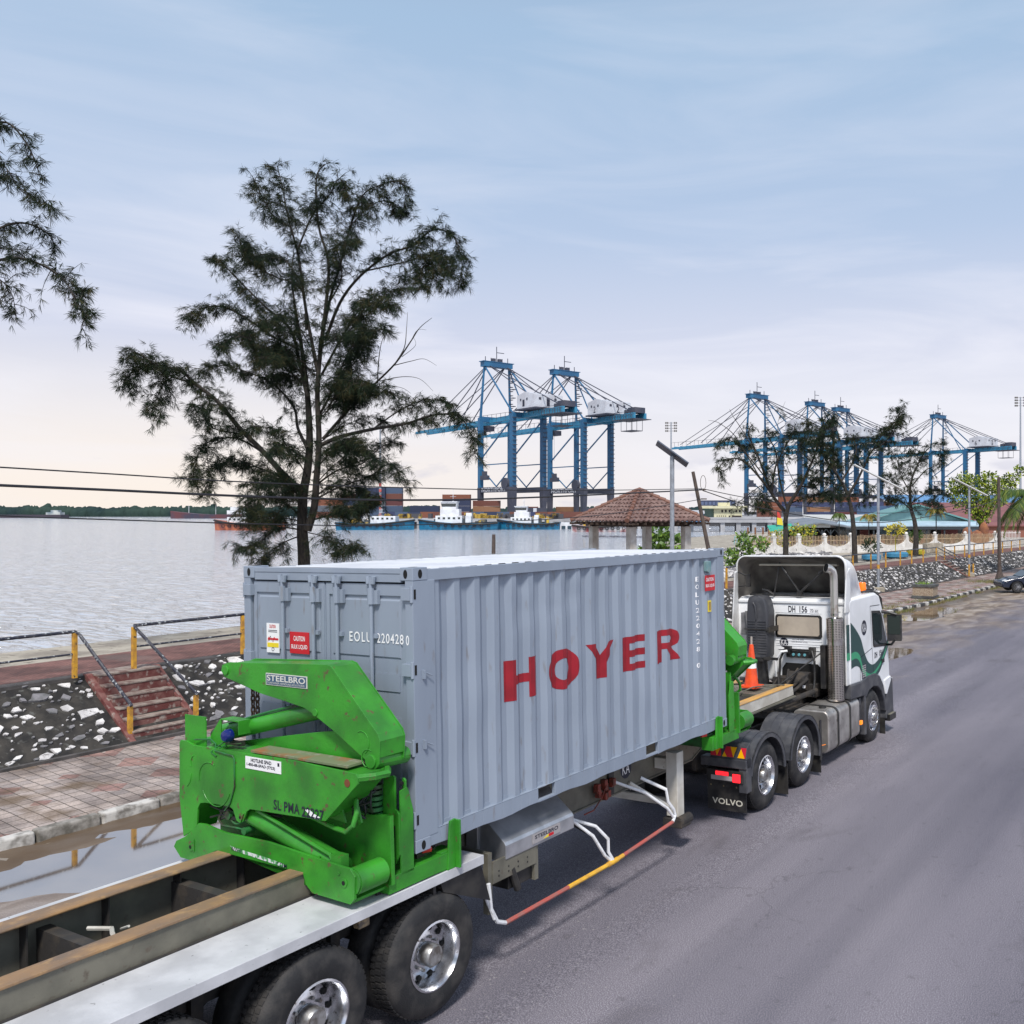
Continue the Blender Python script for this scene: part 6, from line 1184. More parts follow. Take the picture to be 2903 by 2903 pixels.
def run(px,Y0_,Y1_,u0,u1):
    out=[]
    for u,v in px:
        # depth along the straight line between the two poles
        k0=(u0-CX)/CF;k1=(u1-CX)/CF; x0,x1=k0*Y0_,k1*Y1_; k=(u-CX)/CF; den=(x1-x0)-k*(Y1_-Y0_); t=(k*Y0_-x0)/den; out.append(pw(u,v,Y0_+(Y1_-Y0_)*t))
    return out
wire(run([(-120,1318),(0,1324),(300,1342),(700,1366),(1150,1382),(1600,1390),(1990,1385)],16.6,40.4,-120,1990),.015,'highest overhead wire, from the left edge to the leaning wooden pole')
wire(run([(-120,1369),(0,1375),(300,1388),(750,1408),(1150,1417),(1500,1410),(1990,1388)],16.6,40.4,-120,1990),.028,'thick middle overhead cable crossing the big casuarina tree')
wire(run([(-120,1457),(0,1461),(171,1468),(750,1485),(1150,1488),(1624,1467),(1823,1442),(1993,1414)],16.6,40.4,-120,1993),.014,'lowest overhead wire, skimming the horizon and the shelter roof')
wire(run([(1992,1385),(2150,1416),(2400,1448),(2560,1452),(2750,1425),(2831,1400)],40.4,61,1992,2831),.018,'upper sagging wire between the leaning pole and the black pole')
wire(run([(1992,1390),(2150,1438),(2400,1478),(2560,1475),(2750,1440),(2831,1415)],40.4,61,1992,2831),.022,'lower sagging wire between the leaning pole and the black pole')
wire(run([(2831,1415),(2870,1440),(2960,1480)],61,70,2831,2960),.02,'wire running right from the black pole past the palm')
# wooden pile, pontoon
def single(m,name,mt,label,cat,group=None,loc=None,**k):
    o=m.build(name,mt,**k); tag(o,label,cat,group)
    return o
pp=cw((1399-CX)/CF*142,142,WZ); m=MB(); m.tube([pp-Vector((0,0,1)),pp+Vector((.05,0,2.9))],[.30,.25],10); single(m,'mooring_pile',wood,'single weathered timber pile standing in the water above the container','pile',smooth=True)
m=MB(); a=cw(-25,238,WZ+.05); b=cw(16,218,WZ+.05); d=(b-a); n=44
for k in range(n):
    p=a+d*(k+.5)/n; m.box(p+Vector((0,0,.18)),(d.length/n-.12,1.3,.36),rot=Matrix.Rotation(math.atan2(d.y,d.x),3,'Z'))
single(m,'floating_walkway',M('pontoon_grey',(.25,.26,.30),.7,c2=(.12,.12,.14),ns=1),'low grey floating walkway of short pontoons on the water behind the shelter','pontoon')
# planter box by the kerb
pb=Vector((-14.55,51.0,.0)); t=empty('planter_box',pb,(0,0,R(2))); tag(t,'square pebble-faced concrete planter on the pavement beside the striped kerb','planter')
m=MB(); m.bb(-.55,.55,-.55,.55,.14,.62); m.build('box',M('pebble_dash',(.26,.19,.13),.9,c2=(.36,.29,.21),ns=16,lo=.45,hi=.55,bump=.6,bs=40),t,bevel=.01)
m=MB(); m.bb(-.60,.60,-.60,.60,0,.15); m.bb(-.60,.60,-.60,.60,.61,.75); m.build('rim',M('planter_rim',(.09,.095,.09),.8,c2=(.05,.05,.05),ns=4),t,bevel=.015)
g=random.Random(2); m=MB()
for k in range(90): p=Vector((g.uniform(-.4,.3),g.uniform(-.4,.4),.73)); v=Vector((g.gauss(0,.10),g.gauss(0,.10),g.uniform(.05,.2))); m.add([p-Vector((.015,0,0)),p+Vector((.015,0,0)),p+v],[(0,1,2)])
m.build('weed',bush,t,nrm=False)
# grass along the far kerb and weeds on the pavement
gm=[M('short_grass',(.12,.15,.03),.7,c2=(.2,.17,.07),ns=1),M('dry_grass',(.22,.18,.08),.8)]
m=MB(); g=random.Random(8)
def blade(x,y,z,h): 
    v=Vector((g.gauss(0,.4)*h,g.gauss(0,.4)*h,h)); w=Vector((g.gauss(0,1),g.gauss(0,1),0)).normalized()*.012; p=Vector((x,y,z)); m.mat(0 if g.random()<.7 else 1); m.add([p-w,p+w,p+v],[(0,1,2)])
for i in range(5200):
    y=g.uniform(38,75); 
    if noise.noise(Vector((y*.35,0,4)))<-.1: continue
    blade(poly(KB,y)+.06+abs(g.gauss(0,.12)),y,rz(poly(KB,y)+.1,y)-.01,g.uniform(.05,.16))
for i in range(2600):
    y=g.uniform(44,60); x=poly(KB,y)-.35-abs(g.gauss(0,.45))
    if noise.noise(Vector((x*.7,y*.5,9)))<.08: continue
    blade(x,y,-.02,g.uniform(.04,.10))
for i in range(1500): blade(bp.x+g.gauss(0,.9),bp.y+g.gauss(0,.7),-.02,g.uniform(.05,.2))
tag(m.build('grass',gm,nrm=False),'short grass and weeds growing along the striped kerb','grass',kind='stuff')
# ================================================================ scalloped white wall with bamboo pickets
wwm=M('whitewash',(.74,.73,.70),.8,c2=(.58,.56,.53),ns=2,c3=(.16,.15,.14),ns3=3.5,lo3=.64,hi3=.70,bump=.15,bs=10); bam=M('bamboo_stake',(.50,.38,.24),.7,c2=(.36,.25,.15),ns=6)
wa=cw(5.4,79,0); wb=cw(30.9,92.8,0); wd=(wb-wa).normalized(); wn=Vector((-wd.y,wd.x,0))
us=[2120,2193,2264,2337,2411,2489,2569,2650,2736,2821]
def onwall(u):
    k=(u-CX)/CF; t=(k*79-5.4)/((30.9-5.4)-k*(92.8-79)); return wa.lerp(wb,t)
sp_=[onwall(u) for u in us]; wall=empty('scalloped_wall',(wa.x,wa.y,PZ)); tag(wall,'low whitewashed wall with scooped bays of bamboo stakes around the restaurant garden','wall'); wo=wall.location.copy()
for i,p in enumerate(sp_):
    m=MB(lambda q:q-wo); c=Vector((p.x,p.y,0)); rt=Matrix.Rotation(math.atan2(wd.y,wd.x),3,'Z'); m.box(c+Vector((0,0,PZ+.68)),(.30,.36,1.42),rot=rt); m.box(c+Vector((0,0,PZ+1.42)),(.38,.42,.08),rot=rt); m.lathe([(0,0),(.12,.03),(.17,.13),(.12,.24),(0,.28)],c+Vector((0,0,PZ+1.45)),(0,0,1),12); m.build('pier',wwm,wall,smooth=True,auto=40)
    if i+1<len(sp_):
        q=sp_[i+1]; Lb=(q-p).length; K=14; top=[]
        for k in range(K+1):
            f=k/K; e=abs(2*f-1); top.append((f,.52+.76*(1-math.sqrt(max(0,1-e**2.2)))))
        m=MB(lambda z:z-wo); vs=[];fs=[]
        for f,h in top:
            for s in (-.10,.10):
                b=p.lerp(q,f)+wn*s; vs+=[(b.x,b.y,PZ-.1),(b.x,b.y,PZ+h)]
        for k in range(K): o4=4*k; fs+=[(o4,o4+4,o4+5,o4+1),(o4+2,o4+3,o4+7,o4+6),(o4+1,o4+5,o4+7,o4+3)]
        m.add(vs,fs); m.build('wall_panel',wwm,wall)
        m=MB(lambda z:z-wo); n=int(Lb/.155); gg=random.Random(i)
        for k in range(1,n):
            f=k/n; b=p.lerp(q,f)-wn*.02; hh=1.28+gg.uniform(-.05,.07); m.box(Vector((b.x,b.y,PZ+.35+hh/2)),(.05,.03,hh-.3),rot=rt)
        b=p.lerp(q,.5)-wn*.03; m.box(Vector((b.x,b.y,PZ+1.05)),(Lb-.3,.03,.05),rot=rt); o=m.build('picket_panel',bam,wall)
# gate right of the wall
gt=empty('gate',(sp_[-1].x,sp_[-1].y,PZ)); tag(gt,'white slatted garden gate at the right end of the scalloped wall','gate'); go=gt.location.copy(); m=MB(lambda q:q-go); 
for k in range(16): b=sp_[-1]+wd*(.4+k*.2); m.box(Vector((b.x,b.y,PZ+.85)),(.05,.04,1.7),rot=rt)
m.build('slat_panel',wwm,gt); m=MB(lambda q:q-go)
for zz in (.25,1.5): b=sp_[-1]+wd*1.9; m.box(Vector((b.x,b.y,PZ+zz)),(3.2,.06,.07),rot=rt)
a_=sp_[-1]+wd*.4; b=sp_[-1]+wd*3.4; m.tube([Vector((a_.x,a_.y,PZ+1.5)),Vector((b.x,b.y,PZ+.3))],.03,6); m.build('gate_frame',wwm,gt)
# tyre planters with plants
bt_=M('blue_painted_tyre',(.03,.17,.30),.6,c2=(.05,.22,.36),ns=5); yt=M('yellow_painted_tyre',(.55,.48,.03),.6)
for (u,v,r_,mt_,lab,hh,md,gx) in ((2470,1587,.72,bt_,'blue painted tyre planter with a dark bush, left of the solar lamp pole',1.1,2,.6),(2539,1580,.98,bt_,'wide blue painted tyre planter with a yellow-leaved sapling',2.2,0,.7),(2596,1572,.75,yt,'yellow painted tyre planter around a spiky plant',1.6,1,.5)):
    c=gw(u,v,PZ); t=empty('tyre_planter',c); tag(t,lab,'planter'); m=MB(); m.lathe([(r_*.8,0),(r_,.08),(r_,.32),(r_*.9,.42),(r_*.7,.44),(r_*.62,.36)],(0,0,0),(0,0,1),22); m.mat(1); m.lathe([(r_*.7,.34),(0,.34)],(0,0,0),(0,0,1),22); m.build('tyre',[mt_,gr],t,smooth=True)
    g=random.Random(int(u)); m=MB(); m.tube([(0,0,.3),(0,0,hh*.7)],.035,5)
    for k in range(220):
        d=Vector((g.gauss(0,1),g.gauss(0,1),g.gauss(0,.7))).normalized(); q=Vector((0,0,hh))+Vector((d.x*gx,d.y*gx,d.z*.45))*g.uniform(.3,1.1); vv=(d+Vector((0,0,.2))).normalized()*.22; s=vv.orthogonal().normalized()*.05; m.add([q,q+vv*.5+s,q+vv,q+vv*.5-s],[(0,1,2,3)])
    m.build('plant',[M('yellow_leaf',(.45,.38,.03),.5),bush[1],M('dark_shrub',(.03,.05,.015),.6)][md],t,nrm=False)
yl=[M('yellow_leaf',(.45,.38,.03),.5),bush[0]]
leafy('flowering_bush','yellow flowering bush rising above the second bay of the white wall',gw(2211,1566,PZ)-FV*-2,2,[(0,0,1.3,.8),(.5,0,.7,.6)],61,yl,.25,cat='bush',trunk_r=.04,n=260)
leafy('flowering_bush','wide yellow flowering bush above the third bay of the white wall',gw(2290,1566,PZ)+FV*3,2,[(0,0,1.6,.8),(-.8,0,1.9,.7),(.7,0,1.9,.6),(.2,0,.9,.6)],62,yl,.25,cat='bush',trunk_r=.04,n=260)
leafy('flowering_bush','yellow bush in the first bay, beside orange rubbish',gw(2172,1566,PZ)+FV*2,2,[(0,0,.8,.6),(.9,0,.5,.4)],63,[M('orange_leaf',(.45,.16,.02),.6),yl[0]],.22,cat='bush',trunk_r=.03,n=260)
# small dark bench block in front of the wall
c=gw(2645,1566,PZ); m=MB(); m.box((0,0,.42),(1.9,.6,.85),rot=rt); o=single(m,'block',con,'squat grey-brown concrete block before the white wall, near the yellow tyre','concrete block',bevel=.03); o.location=c
for (u,h_,w_) in ((2768,2.3,.55),(2795,2.0,.6),(2815,2.8,.5)):
    c=onwall(u)+wn*1.2; m=MB(); n=7; vs=[];fs=[]; g=random.Random(u)
    prf=[(w_*.9,0),(w_*1.1,h_*.2),(w_,h_*.4),(w_*.85,h_*.6),(w_*.95,h_*.75),(w_*.6,h_*.92),(0,h_)]
    m.lathe(prf,(0,0,PZ-.2),(0,0,1),12); o=m.build('rock_sculpture',M('orange_artificial_rock',(.30,.12,.05),.85,c2=(.20,.08,.045),ns=2,bump=.6,bs=4),smooth=True)
    for v in o.data.vertices: 
        k=1+.35*noise.noise(Vector((v.co.x*2+u,v.co.y*2,v.co.z*1.5))); v.co.x*=k; v.co.y*=k*.6
    o.location=(c.x,c.y,0); tag(o,{2768:'leftmost orange artificial rock behind the fence, left of the lime tree trunk',2795:'smaller middle orange artificial rock behind the fence',2815:'tallest orange artificial rock behind the fence, at the right'}[u],'artificial rock')
# ================================================================ restaurant buildings
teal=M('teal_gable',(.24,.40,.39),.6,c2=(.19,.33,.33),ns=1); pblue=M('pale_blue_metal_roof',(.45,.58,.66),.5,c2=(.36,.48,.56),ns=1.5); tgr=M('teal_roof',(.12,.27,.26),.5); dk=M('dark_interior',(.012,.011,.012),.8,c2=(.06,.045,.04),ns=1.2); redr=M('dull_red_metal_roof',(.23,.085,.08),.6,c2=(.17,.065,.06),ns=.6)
def cbox(m,X0,X1,Ya,Yb,z0,z1): 
    m.hexa([cw(X0,Ya,z0),cw(X1,Ya,z0),cw(X1,Yb,z0),cw(X0,Yb,z0),cw(X0,Ya,z1),cw(X1,Ya,z1),cw(X1,Yb,z1),cw(X0,Yb,z1)])
def xu(u,Y): return (u-CX)/CF*Y
def vz(v,Y): return CH+(CY-v)/CF*Y
Yr=112
rst=empty('restaurant',cw(xu(2600,Yr),Yr,PZ)); tag(rst,'open-sided restaurant with a wide teal gable and pale blue porch roof','restaurant'); ro=rst.location.copy(); F_=lambda q:q-ro
x0,x1=xu(2425,Yr),xu(2775,Yr); xm=xu(2600,Yr); ze=vz(1479,Yr); za=vz(1434,Yr)
m=MB(F_); m.add([cw(xu(2450,Yr),Yr,ze),cw(xu(2745,Yr),Yr,ze),cw(xm,Yr,za)],[(0,1,2)]); m.build('gable',teal,rst,nrm=False)
m=MB(F_); 
for (xa,xb) in ((xu(2435,Yr),xm),(xu(2760,Yr),xm)): m.hexa([cw(xa,Yr-.8,ze-.1),cw(xb,Yr-.8,za+.05),cw(xb,Yr+9,za+.05),cw(xa,Yr+9,ze-.1),cw(xa,Yr-.8,ze+.08),cw(xb,Yr-.8,za+.22),cw(xb,Yr+9,za+.22),cw(xa,Yr+9,ze+.08)])
m.build('roof',tgr,rst)
m=MB(F_); zp0,zp1=vz(1492,107),vz(1479,Yr)
m.hexa([cw(xu(2370,107),107,zp0),cw(xu(2775,107),107,zp0),cw(x1,Yr,zp1),cw(x0-2,Yr,zp1),cw(xu(2370,107),107,zp0+.12),cw(xu(2775,107),107,zp0+.12),cw(x1,Yr,zp1+.12),cw(x0-2,Yr,zp1+.12)]); m.build('porch_roof',pblue,rst)
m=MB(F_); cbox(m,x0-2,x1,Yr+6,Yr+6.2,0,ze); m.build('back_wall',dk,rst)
m=MB(F_); cbox(m,xu(2370,107),xu(2775,107),106.9,107.0,zp0-.35,zp0); 
for k in range(9): X=xu(2375,107)+k*2.0; m.add([],[]); cbox(m,X,X+.16,107,107.16,PZ-.3,zp0)
m.build('post_frame',M('dark_frame',(.03,.04,.05),.6),rst)
g=random.Random(4); 
for k in range(7):
    m=MB(F_); X=xu(2385+k*58,110); cbox(m,X,X+g.uniform(.9,2.0),111,111.2,g.uniform(1.4,1.9),g.uniform(2.4,3.2)); m.build('wall_board',M(['board_white','board_red','board_blue','board_green'][k%4],[(.6,.6,.58),(.28,.08,.08),(.25,.38,.48),(.10,.2,.14)][k%4],.6),rst)
m=MB(F_)
for k in range(14): X=xu(2380,108)+k*1.15; cbox(m,X,X+.5,107.8,108.4,PZ,PZ+.75+.3*(k%2)); 
m.build('table_set',M('brown_table',(.05,.03,.02),.6,c2=(.20,.06,.04),ns=.6),rst)
# second pavilion, left
Yp=104; pv=empty('pavilion',cw(xu(2300,Yp),Yp,PZ)); tag(pv,'open dark pavilion with a low grey roof left of the teal-gabled restaurant','pavilion'); po=pv.location.copy(); F2=lambda q:q-po
m=MB(F2); xm2=xu(2325,Yp); zr_=vz(1484,Yp)
for (ua,va) in ((2222,1500),(2412,1496)): m.hexa([cw(xu(ua,Yp),Yp,vz(va,Yp)),cw(xm2,Yp,zr_),cw(xm2,Yp+12,zr_+.5),cw(xu(ua,Yp),Yp+12,vz(va,Yp)+.5),cw(xu(ua,Yp),Yp,vz(va,Yp)+.12),cw(xm2,Yp,zr_+.12),cw(xm2,Yp+12,zr_+.62),cw(xu(ua,Yp),Yp+12,vz(va,Yp)+.62)])
m.build('roof',M('dark_grey_roof',(.12,.14,.16),.5,c2=(.2,.22,.25),ns=1),pv)
m=MB(F2)
for k in range(8): X=xu(2232,Yp)+k*.95; cbox(m,X,X+.13,Yp+.3,Yp+.43,0,2.7); m.tube([cw(X+.06,Yp+.36,2.2),cw(X+.5,Yp+.36,2.75)],.05,4); m.tube([cw(X+.06,Yp+.36,2.2),cw(X-.4,Yp+.36,2.75)],.05,4)
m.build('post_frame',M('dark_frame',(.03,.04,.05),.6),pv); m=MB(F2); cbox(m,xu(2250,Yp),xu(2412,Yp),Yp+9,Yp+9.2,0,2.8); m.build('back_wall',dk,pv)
m=MB(F2)
for k in range(9): X=xu(2240,Yp)+k*.85; cbox(m,X,X+.5,Yp+2,Yp+2.5,PZ-.4,PZ+.5)
m.build('chair_row',M('mixed_chairs',(.35,.12,.06),.6,c2=(.05,.12,.3),ns=1.2),pv)
def shed(name,label,u0,u1,ur,ve,vr,Y,dpt,wm,rm,cat='building',zb=.9,parts=None):
    t=empty(name,cw(xu((u0+u1)/2,Y),Y,zb)); tag(t,label,cat); o=t.location.copy(); G=lambda q:q-o
    m=MB(G); cbox(m,xu(u0,Y)+.3,xu(u1,Y)-.3,Y+.4,Y+dpt,zb-1,vz(ve,Y)); m.build('wall',wm,t)
    m=MB(G); z0,z1=vz(ve,Y),vz(vr,Y); m.hexa([cw(xu(u0,Y),Y,z0),cw(xu(u1,Y),Y,z0),cw(xu(u1,Y),Y+dpt*.5,z1),cw(xu(u0,Y)+(xu(ur,Y)-xu(u0,Y)),Y+dpt*.5,z1),cw(xu(u0,Y),Y,z0+.15),cw(xu(u1,Y),Y,z0+.15),cw(xu(u1,Y),Y+dpt*.5,z1+.15),cw(xu(ur,Y),Y+dpt*.5,z1+.15)]); m.build('roof',rm,t); return t,G
offw=M('off_white_roof',(.50,.50,.48),.6,c2=(.40,.40,.38),ns=.5)
shed('white_shed','long off-white roofed building behind the dark pavilion',2284,2560,2300,1484,1462,125,18,M('pale_wall',(.5,.5,.48),.7),offw)
shed('red_roofed_hall','hall with a dull red metal roof behind the lime tree',2655,2980,2640,1492,1424,135,30,M('brick_wall',(.25,.10,.07),.8),redr)
blr=M('blue_warehouse_roof',(.10,.26,.48),.5,c2=(.08,.21,.40),ns=.05)
shed('blue_warehouse','long blue-roofed port warehouse far behind the red roof',2540,3080,2540,1432,1398,260,60,M('blue_wall',(.09,.2,.36),.6),blr)
# green awning and striped flag
t=empty('awning',cw(xu(2215,95),95,PZ)); tag(t,'small green canvas awning on posts at the left end of the garden','awning'); o=t.location.copy(); m=MB(lambda q:q-o); m.hexa([cw(xu(2180,95),94,2.7),cw(xu(2250,95),94,2.9),cw(xu(2250,95),97,3.4),cw(xu(2180,95),97,3.2),cw(xu(2180,95),94,2.78),cw(xu(2250,95),94,2.98),cw(xu(2250,95),97,3.48),cw(xu(2180,95),97,3.28)]); m.build('canvas',M('green_canvas',(.03,.35,.25),.6),t)
for u in (2185,2245): m=MB(lambda q:q-o); m.tube([cw(xu(u,95),95,PZ-.5),cw(xu(u,95),95,3)],.05,6); m.build('post',wood,t)
t=empty('flag',cw(xu(2202,96),96,PZ)); tag(t,'small red and yellow flag on a pole above the green awning','flag'); o=t.location.copy(); m=MB(lambda q:q-o); m.tube([cw(xu(2202,96),96,PZ),cw(xu(2202,96),96,4.9)],.04,6); m.build('pole',wood,t); m=MB(lambda q:q-o); m.hexa([cw(xu(2202,96),96,4.1),cw(xu(2216,96),96,3.9),cw(xu(2216,96),96.03,3.9),cw(xu(2202,96),96.03,4.1),cw(xu(2202,96),96,4.8),cw(xu(2209,96),96,4.6),cw(xu(2209,96),96.03,4.6),cw(xu(2202,96),96.03,4.8)]); m.mat(1); m.hexa([cw(xu(2202,96),95.98,3.4),cw(xu(2220,96),95.98,3.3),cw(xu(2220,96),96.02,3.3),cw(xu(2202,96),96.02,3.4),cw(xu(2202,96),95.98,4.1),cw(xu(2217,96),95.98,4.0),cw(xu(2217,96),96.02,4.0),cw(xu(2202,96),96.02,4.1)]); m.build('cloth',[M('flag_red',(.6,.05,.04),.7),M('flag_yellow',(.75,.55,.04),.7)],t)
# jetty with white lattice railing and turquoise ladder frame
Yj=120; t=empty('jetty',cw(xu(2150,Yj),Yj,PZ-.3)); tag(t,'timber jetty with a white lattice railing left of the white wall','jetty'); o=t.location.copy(); m=MB(lambda q:q-o); cbox(m,xu(2103,Yj),xu(2200,Yj),Yj,Yj+3,PZ-.5,PZ-.3); m.build('deck',wood,t)
m=MB(lambda q:q-o)
for k in range(12):
    X=xu(2106,Yj)+k*.37; m.tube([cw(X,Yj,PZ-.3),cw(X+.37,Yj,PZ+.6)],.025,4); m.tube([cw(X+.37,Yj,PZ-.3),cw(X,Yj,PZ+.6)],.025,4); m.tube([cw(X,Yj,PZ-.3),cw(X,Yj,PZ+.7)],.03,4)
m.tube([cw(xu(2104,Yj),Yj,PZ+.65),cw(xu(2200,Yj),Yj,PZ+.65)],.035,4); m.build('lattice_railing',wwm,t)
for k,u in enumerate((2122,2143,2165,2182)):
    m=MB(lambda q:q-o); m.tube([cw(xu(u,Yj),Yj+1,WZ-1),cw(xu(u,Yj),Yj+1,vz(1495,Yj))],.12,7); m.build('pile',M('rusty_pile',(.22,.10,.05),.8),t)
m=MB(); a=cw(xu(2080,105),105,.6)
for k in range(7): m.tube([a+RV*(k*.28)+Vector((0,0,.0)),a+RV*(k*.28+.12)+Vector((0,0,1.3))],.035,5)
m.tube([a,a+RV*1.7+Vector((0,0,.15))],.04,5); m.tube([a+Vector((.1,0,1.3)),a+RV*1.85+Vector((0,0,1.45))],.04,5); single(m,'ramp_frame',M('turquoise_paint',(.10,.42,.45),.5),'turquoise slatted metal ramp frame lying by the jetty','ramp')
m=MB(); c=gw(2030,1548,WZ+.6); m.tube([c,c+RV*.4+Vector((0,0,1.3)),c+RV*1.1+Vector((0,0,1.5))],[.30,.28,.24],9); single(m,'pipe_outfall',con,'short bent grey pipe standing in the shallows right of the leaning pole','pipe',smooth=True)
# ================================================================ port pier and trestle
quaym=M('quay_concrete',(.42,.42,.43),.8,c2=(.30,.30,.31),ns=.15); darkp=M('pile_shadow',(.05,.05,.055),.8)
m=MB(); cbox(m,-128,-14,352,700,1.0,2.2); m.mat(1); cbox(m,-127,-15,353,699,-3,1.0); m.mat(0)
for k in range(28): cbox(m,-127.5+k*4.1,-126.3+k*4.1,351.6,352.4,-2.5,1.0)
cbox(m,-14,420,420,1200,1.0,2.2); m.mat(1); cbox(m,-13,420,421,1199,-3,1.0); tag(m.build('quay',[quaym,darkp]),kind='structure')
m=MB(); cbox(m,-4,60,300,312,1.3,2.4); 
for k in range(13): cbox(m,-3+k*5,-1.6+k*5,300.5,302,-2.5,1.3); cbox(m,-3+k*5,-1.6+k*5,309,310.5,-2.5,1.3)
cbox(m,-4,60,299.9,300.1,2.4,3.0); single(m,'trestle_jetty',quaym,'long grey concrete trestle jetty on square piles below the yellow building','jetty')
cy=M('cream_yellow_wall',(.60,.57,.38),.7,c2=(.52,.49,.32),ns=.4)
Yb=303; t=empty('harbour_office',cw(xu(2048,Yb),Yb,2.4)); tag(t,'two-storey cream yellow harbour office on the trestle jetty','office building'); o=t.location.copy(); G=lambda q:q-o
m=MB(G); cbox(m,xu(2024,Yb),xu(2104,Yb),Yb,Yb+8,2.4,vz(1441,Yb)); m.build('wall',cy,t)
m=MB(G); cbox(m,xu(1987,Yb),xu(2118,Yb),Yb-1.2,Yb+9,vz(1441,Yb),vz(1434,Yb)); cbox(m,xu(2036,Yb),xu(2070,Yb),Yb+1,Yb+5,vz(1434,Yb),vz(1424,Yb)); m.build('roof',cy,t)
for u in (2045,2055,2066,2085,2095): m=MB(G); cbox(m,xu(u,Yb),xu(u+5,Yb),Yb-.06,Yb+.02,vz(1452,Yb),vz(1445,Yb)); m.build('window',dk,t)
for u in range(2032,2062,6): m=MB(G); cbox(m,xu(u,Yb),xu(u+2.5,Yb),Yb-.06,Yb+.02,vz(1464,Yb),vz(1461,Yb)); m.build('window',dk,t)
for (a,b) in ((2066,2070),(2075,2102)): m=MB(G); cbox(m,xu(a,Yb),xu(b,Yb),Yb-.06,Yb+.02,vz(1466,Yb),vz(1461,Yb)); m.build('window',dk,t)
m=MB(G); cbox(m,xu(1990,Yb),xu(2024,Yb),Yb+2,Yb+8,2.4,vz(1444,Yb)); m.build('stair_wing',M('green_grey_wall',(.18,.26,.22),.7),t)
m=MB(); cbox(m,xu(1985,330),xu(2085,330),330,338,vz(1433,330),vz(1418,330)); m.mat(1)
for k in range(9): cbox(m,xu(1987+k*11,330),xu(1995+k*11,330),329.9,330,vz(1431,330),vz(1422,330))
single(m,'port_block',[M('navy_block',(.035,.045,.09),.6),M('slate_blue',(.10,.13,.22),.5)],'flat navy block building rising behind the yellow office','building')
t,G=shed('blue_shed','low blue-walled shed with a grey roof left of the yellow office',1941,1998,1950,1456,1447,298,10,M('sky_blue_wall',(.06,.25,.55),.6,c2=(.3,.45,.5),ns=.4),M('grey_tin',(.42,.43,.45),.5),zb=2)
# stacked port containers, each one a thing
ccol=[(.03,.04,.10),(.13,.045,.03),(.02,.03,.07),(.18,.06,.03),(.09,.10,.12),(.05,.08,.14),(.24,.12,.06),(.10,.03,.03)]
def pcont(X,Y,z,k,label,L_=12.2):
    t=MB(); h=2.5; q=cw(X,Y,z); t.box((0,0,h/2+.02),(L_,2.44,h)); 
    for s in range(int(L_/.6)): t.box((-L_/2+.35+s*.6,-1.235,h/2),(.22,.03,h-.3))
    for s in (-1,1): t.box((s*(L_/2-.1),0,h/2+.02),(.22,2.48,h+.04))
    o=t.build('cargo_container',M('container_colour_%d'%k if 0 else ['navy_steel','maroon_steel','dark_blue_steel','rust_steel','grey_steel','slate_steel','orange_brown_steel','wine_steel'][k],ccol[k],.55)); o.location=q; o.rotation_euler=(0,0,YAW+.02*k); tag(o,label,'container','containers stacked on the port quay'); return o
cn_=['navy','maroon','dark blue','rust-brown','grey','slate blue','orange-brown','wine red']; pos=['on the quay','second from the ground','third from the ground','fourth from the ground','fifth from the ground']
g=random.Random(9)
for (u0,Y,hs,nm) in ((1052,400,[5],'behind the tall red-banded mast'),(1100,402,[5],'in the tall stack right of the mast'),(1008,405,[4],'in the stack hidden behind the casuarina'),(1295,420,[4],'in the stack above the large tug'),(1262,395,[1],'left of the large tug wheelhouse'),(1205,405,[2],'low beside the large tug'),(1380,432,[3],'between the first crane legs'),(1490,470,[2],'under the first crane'),(1610,480,[2],'between the two cranes'),(930,398,[3],'left of the casuarina trunk'),(1165,399,[1],'in the low row between mast and tug')):
    for s in range(hs[0]):
        k=g.randint(0,7); pcont(xu(u0,Y),Y,2.2+s*2.56,k,'%s shipping container %s %s'%(cn_[k],pos[s],nm))
for i,(u0,Y,hh) in enumerate(((2240,480,4),(2320,500,4),(2400,500,4),(2470,480,3),(2180,470,3),(2530,500,3))):
    for s in range(hh):
        k=g.randint(0,7); pcont(xu(u0,Y),Y,2.2+s*2.56,k,'%s container %s behind the trees, stack %s'%(cn_[k],pos[s],['at the forked trunk','right of the forked trunk','left of the straight trunk','right of the solar lamp','left of the forked trunk','left of the small tree'][i]),12.2)
m=MB(); 
for k in range(60): X=xu(g.uniform(1050,1640),356); cbox(m,X,X+g.uniform(1,3.5),356,358,2.2,2.2+g.uniform(.8,2.2))
single(m,'quay_clutter',M('yellow_gear',(.45,.30,.05),.7,c2=(.06,.06,.07),ns=.25,lo=.45,hi=.52),'yellow and dark handling gear standing along the quay edge','port equipment',kind='stuff') if 0 else tag(m.build('quay_clutter',M('yellow_gear',(.45,.30,.05),.7,c2=(.06,.06,.07),ns=.25,lo=.45,hi=.52)),'yellow and dark handling gear standing along the quay edge',kind='stuff')
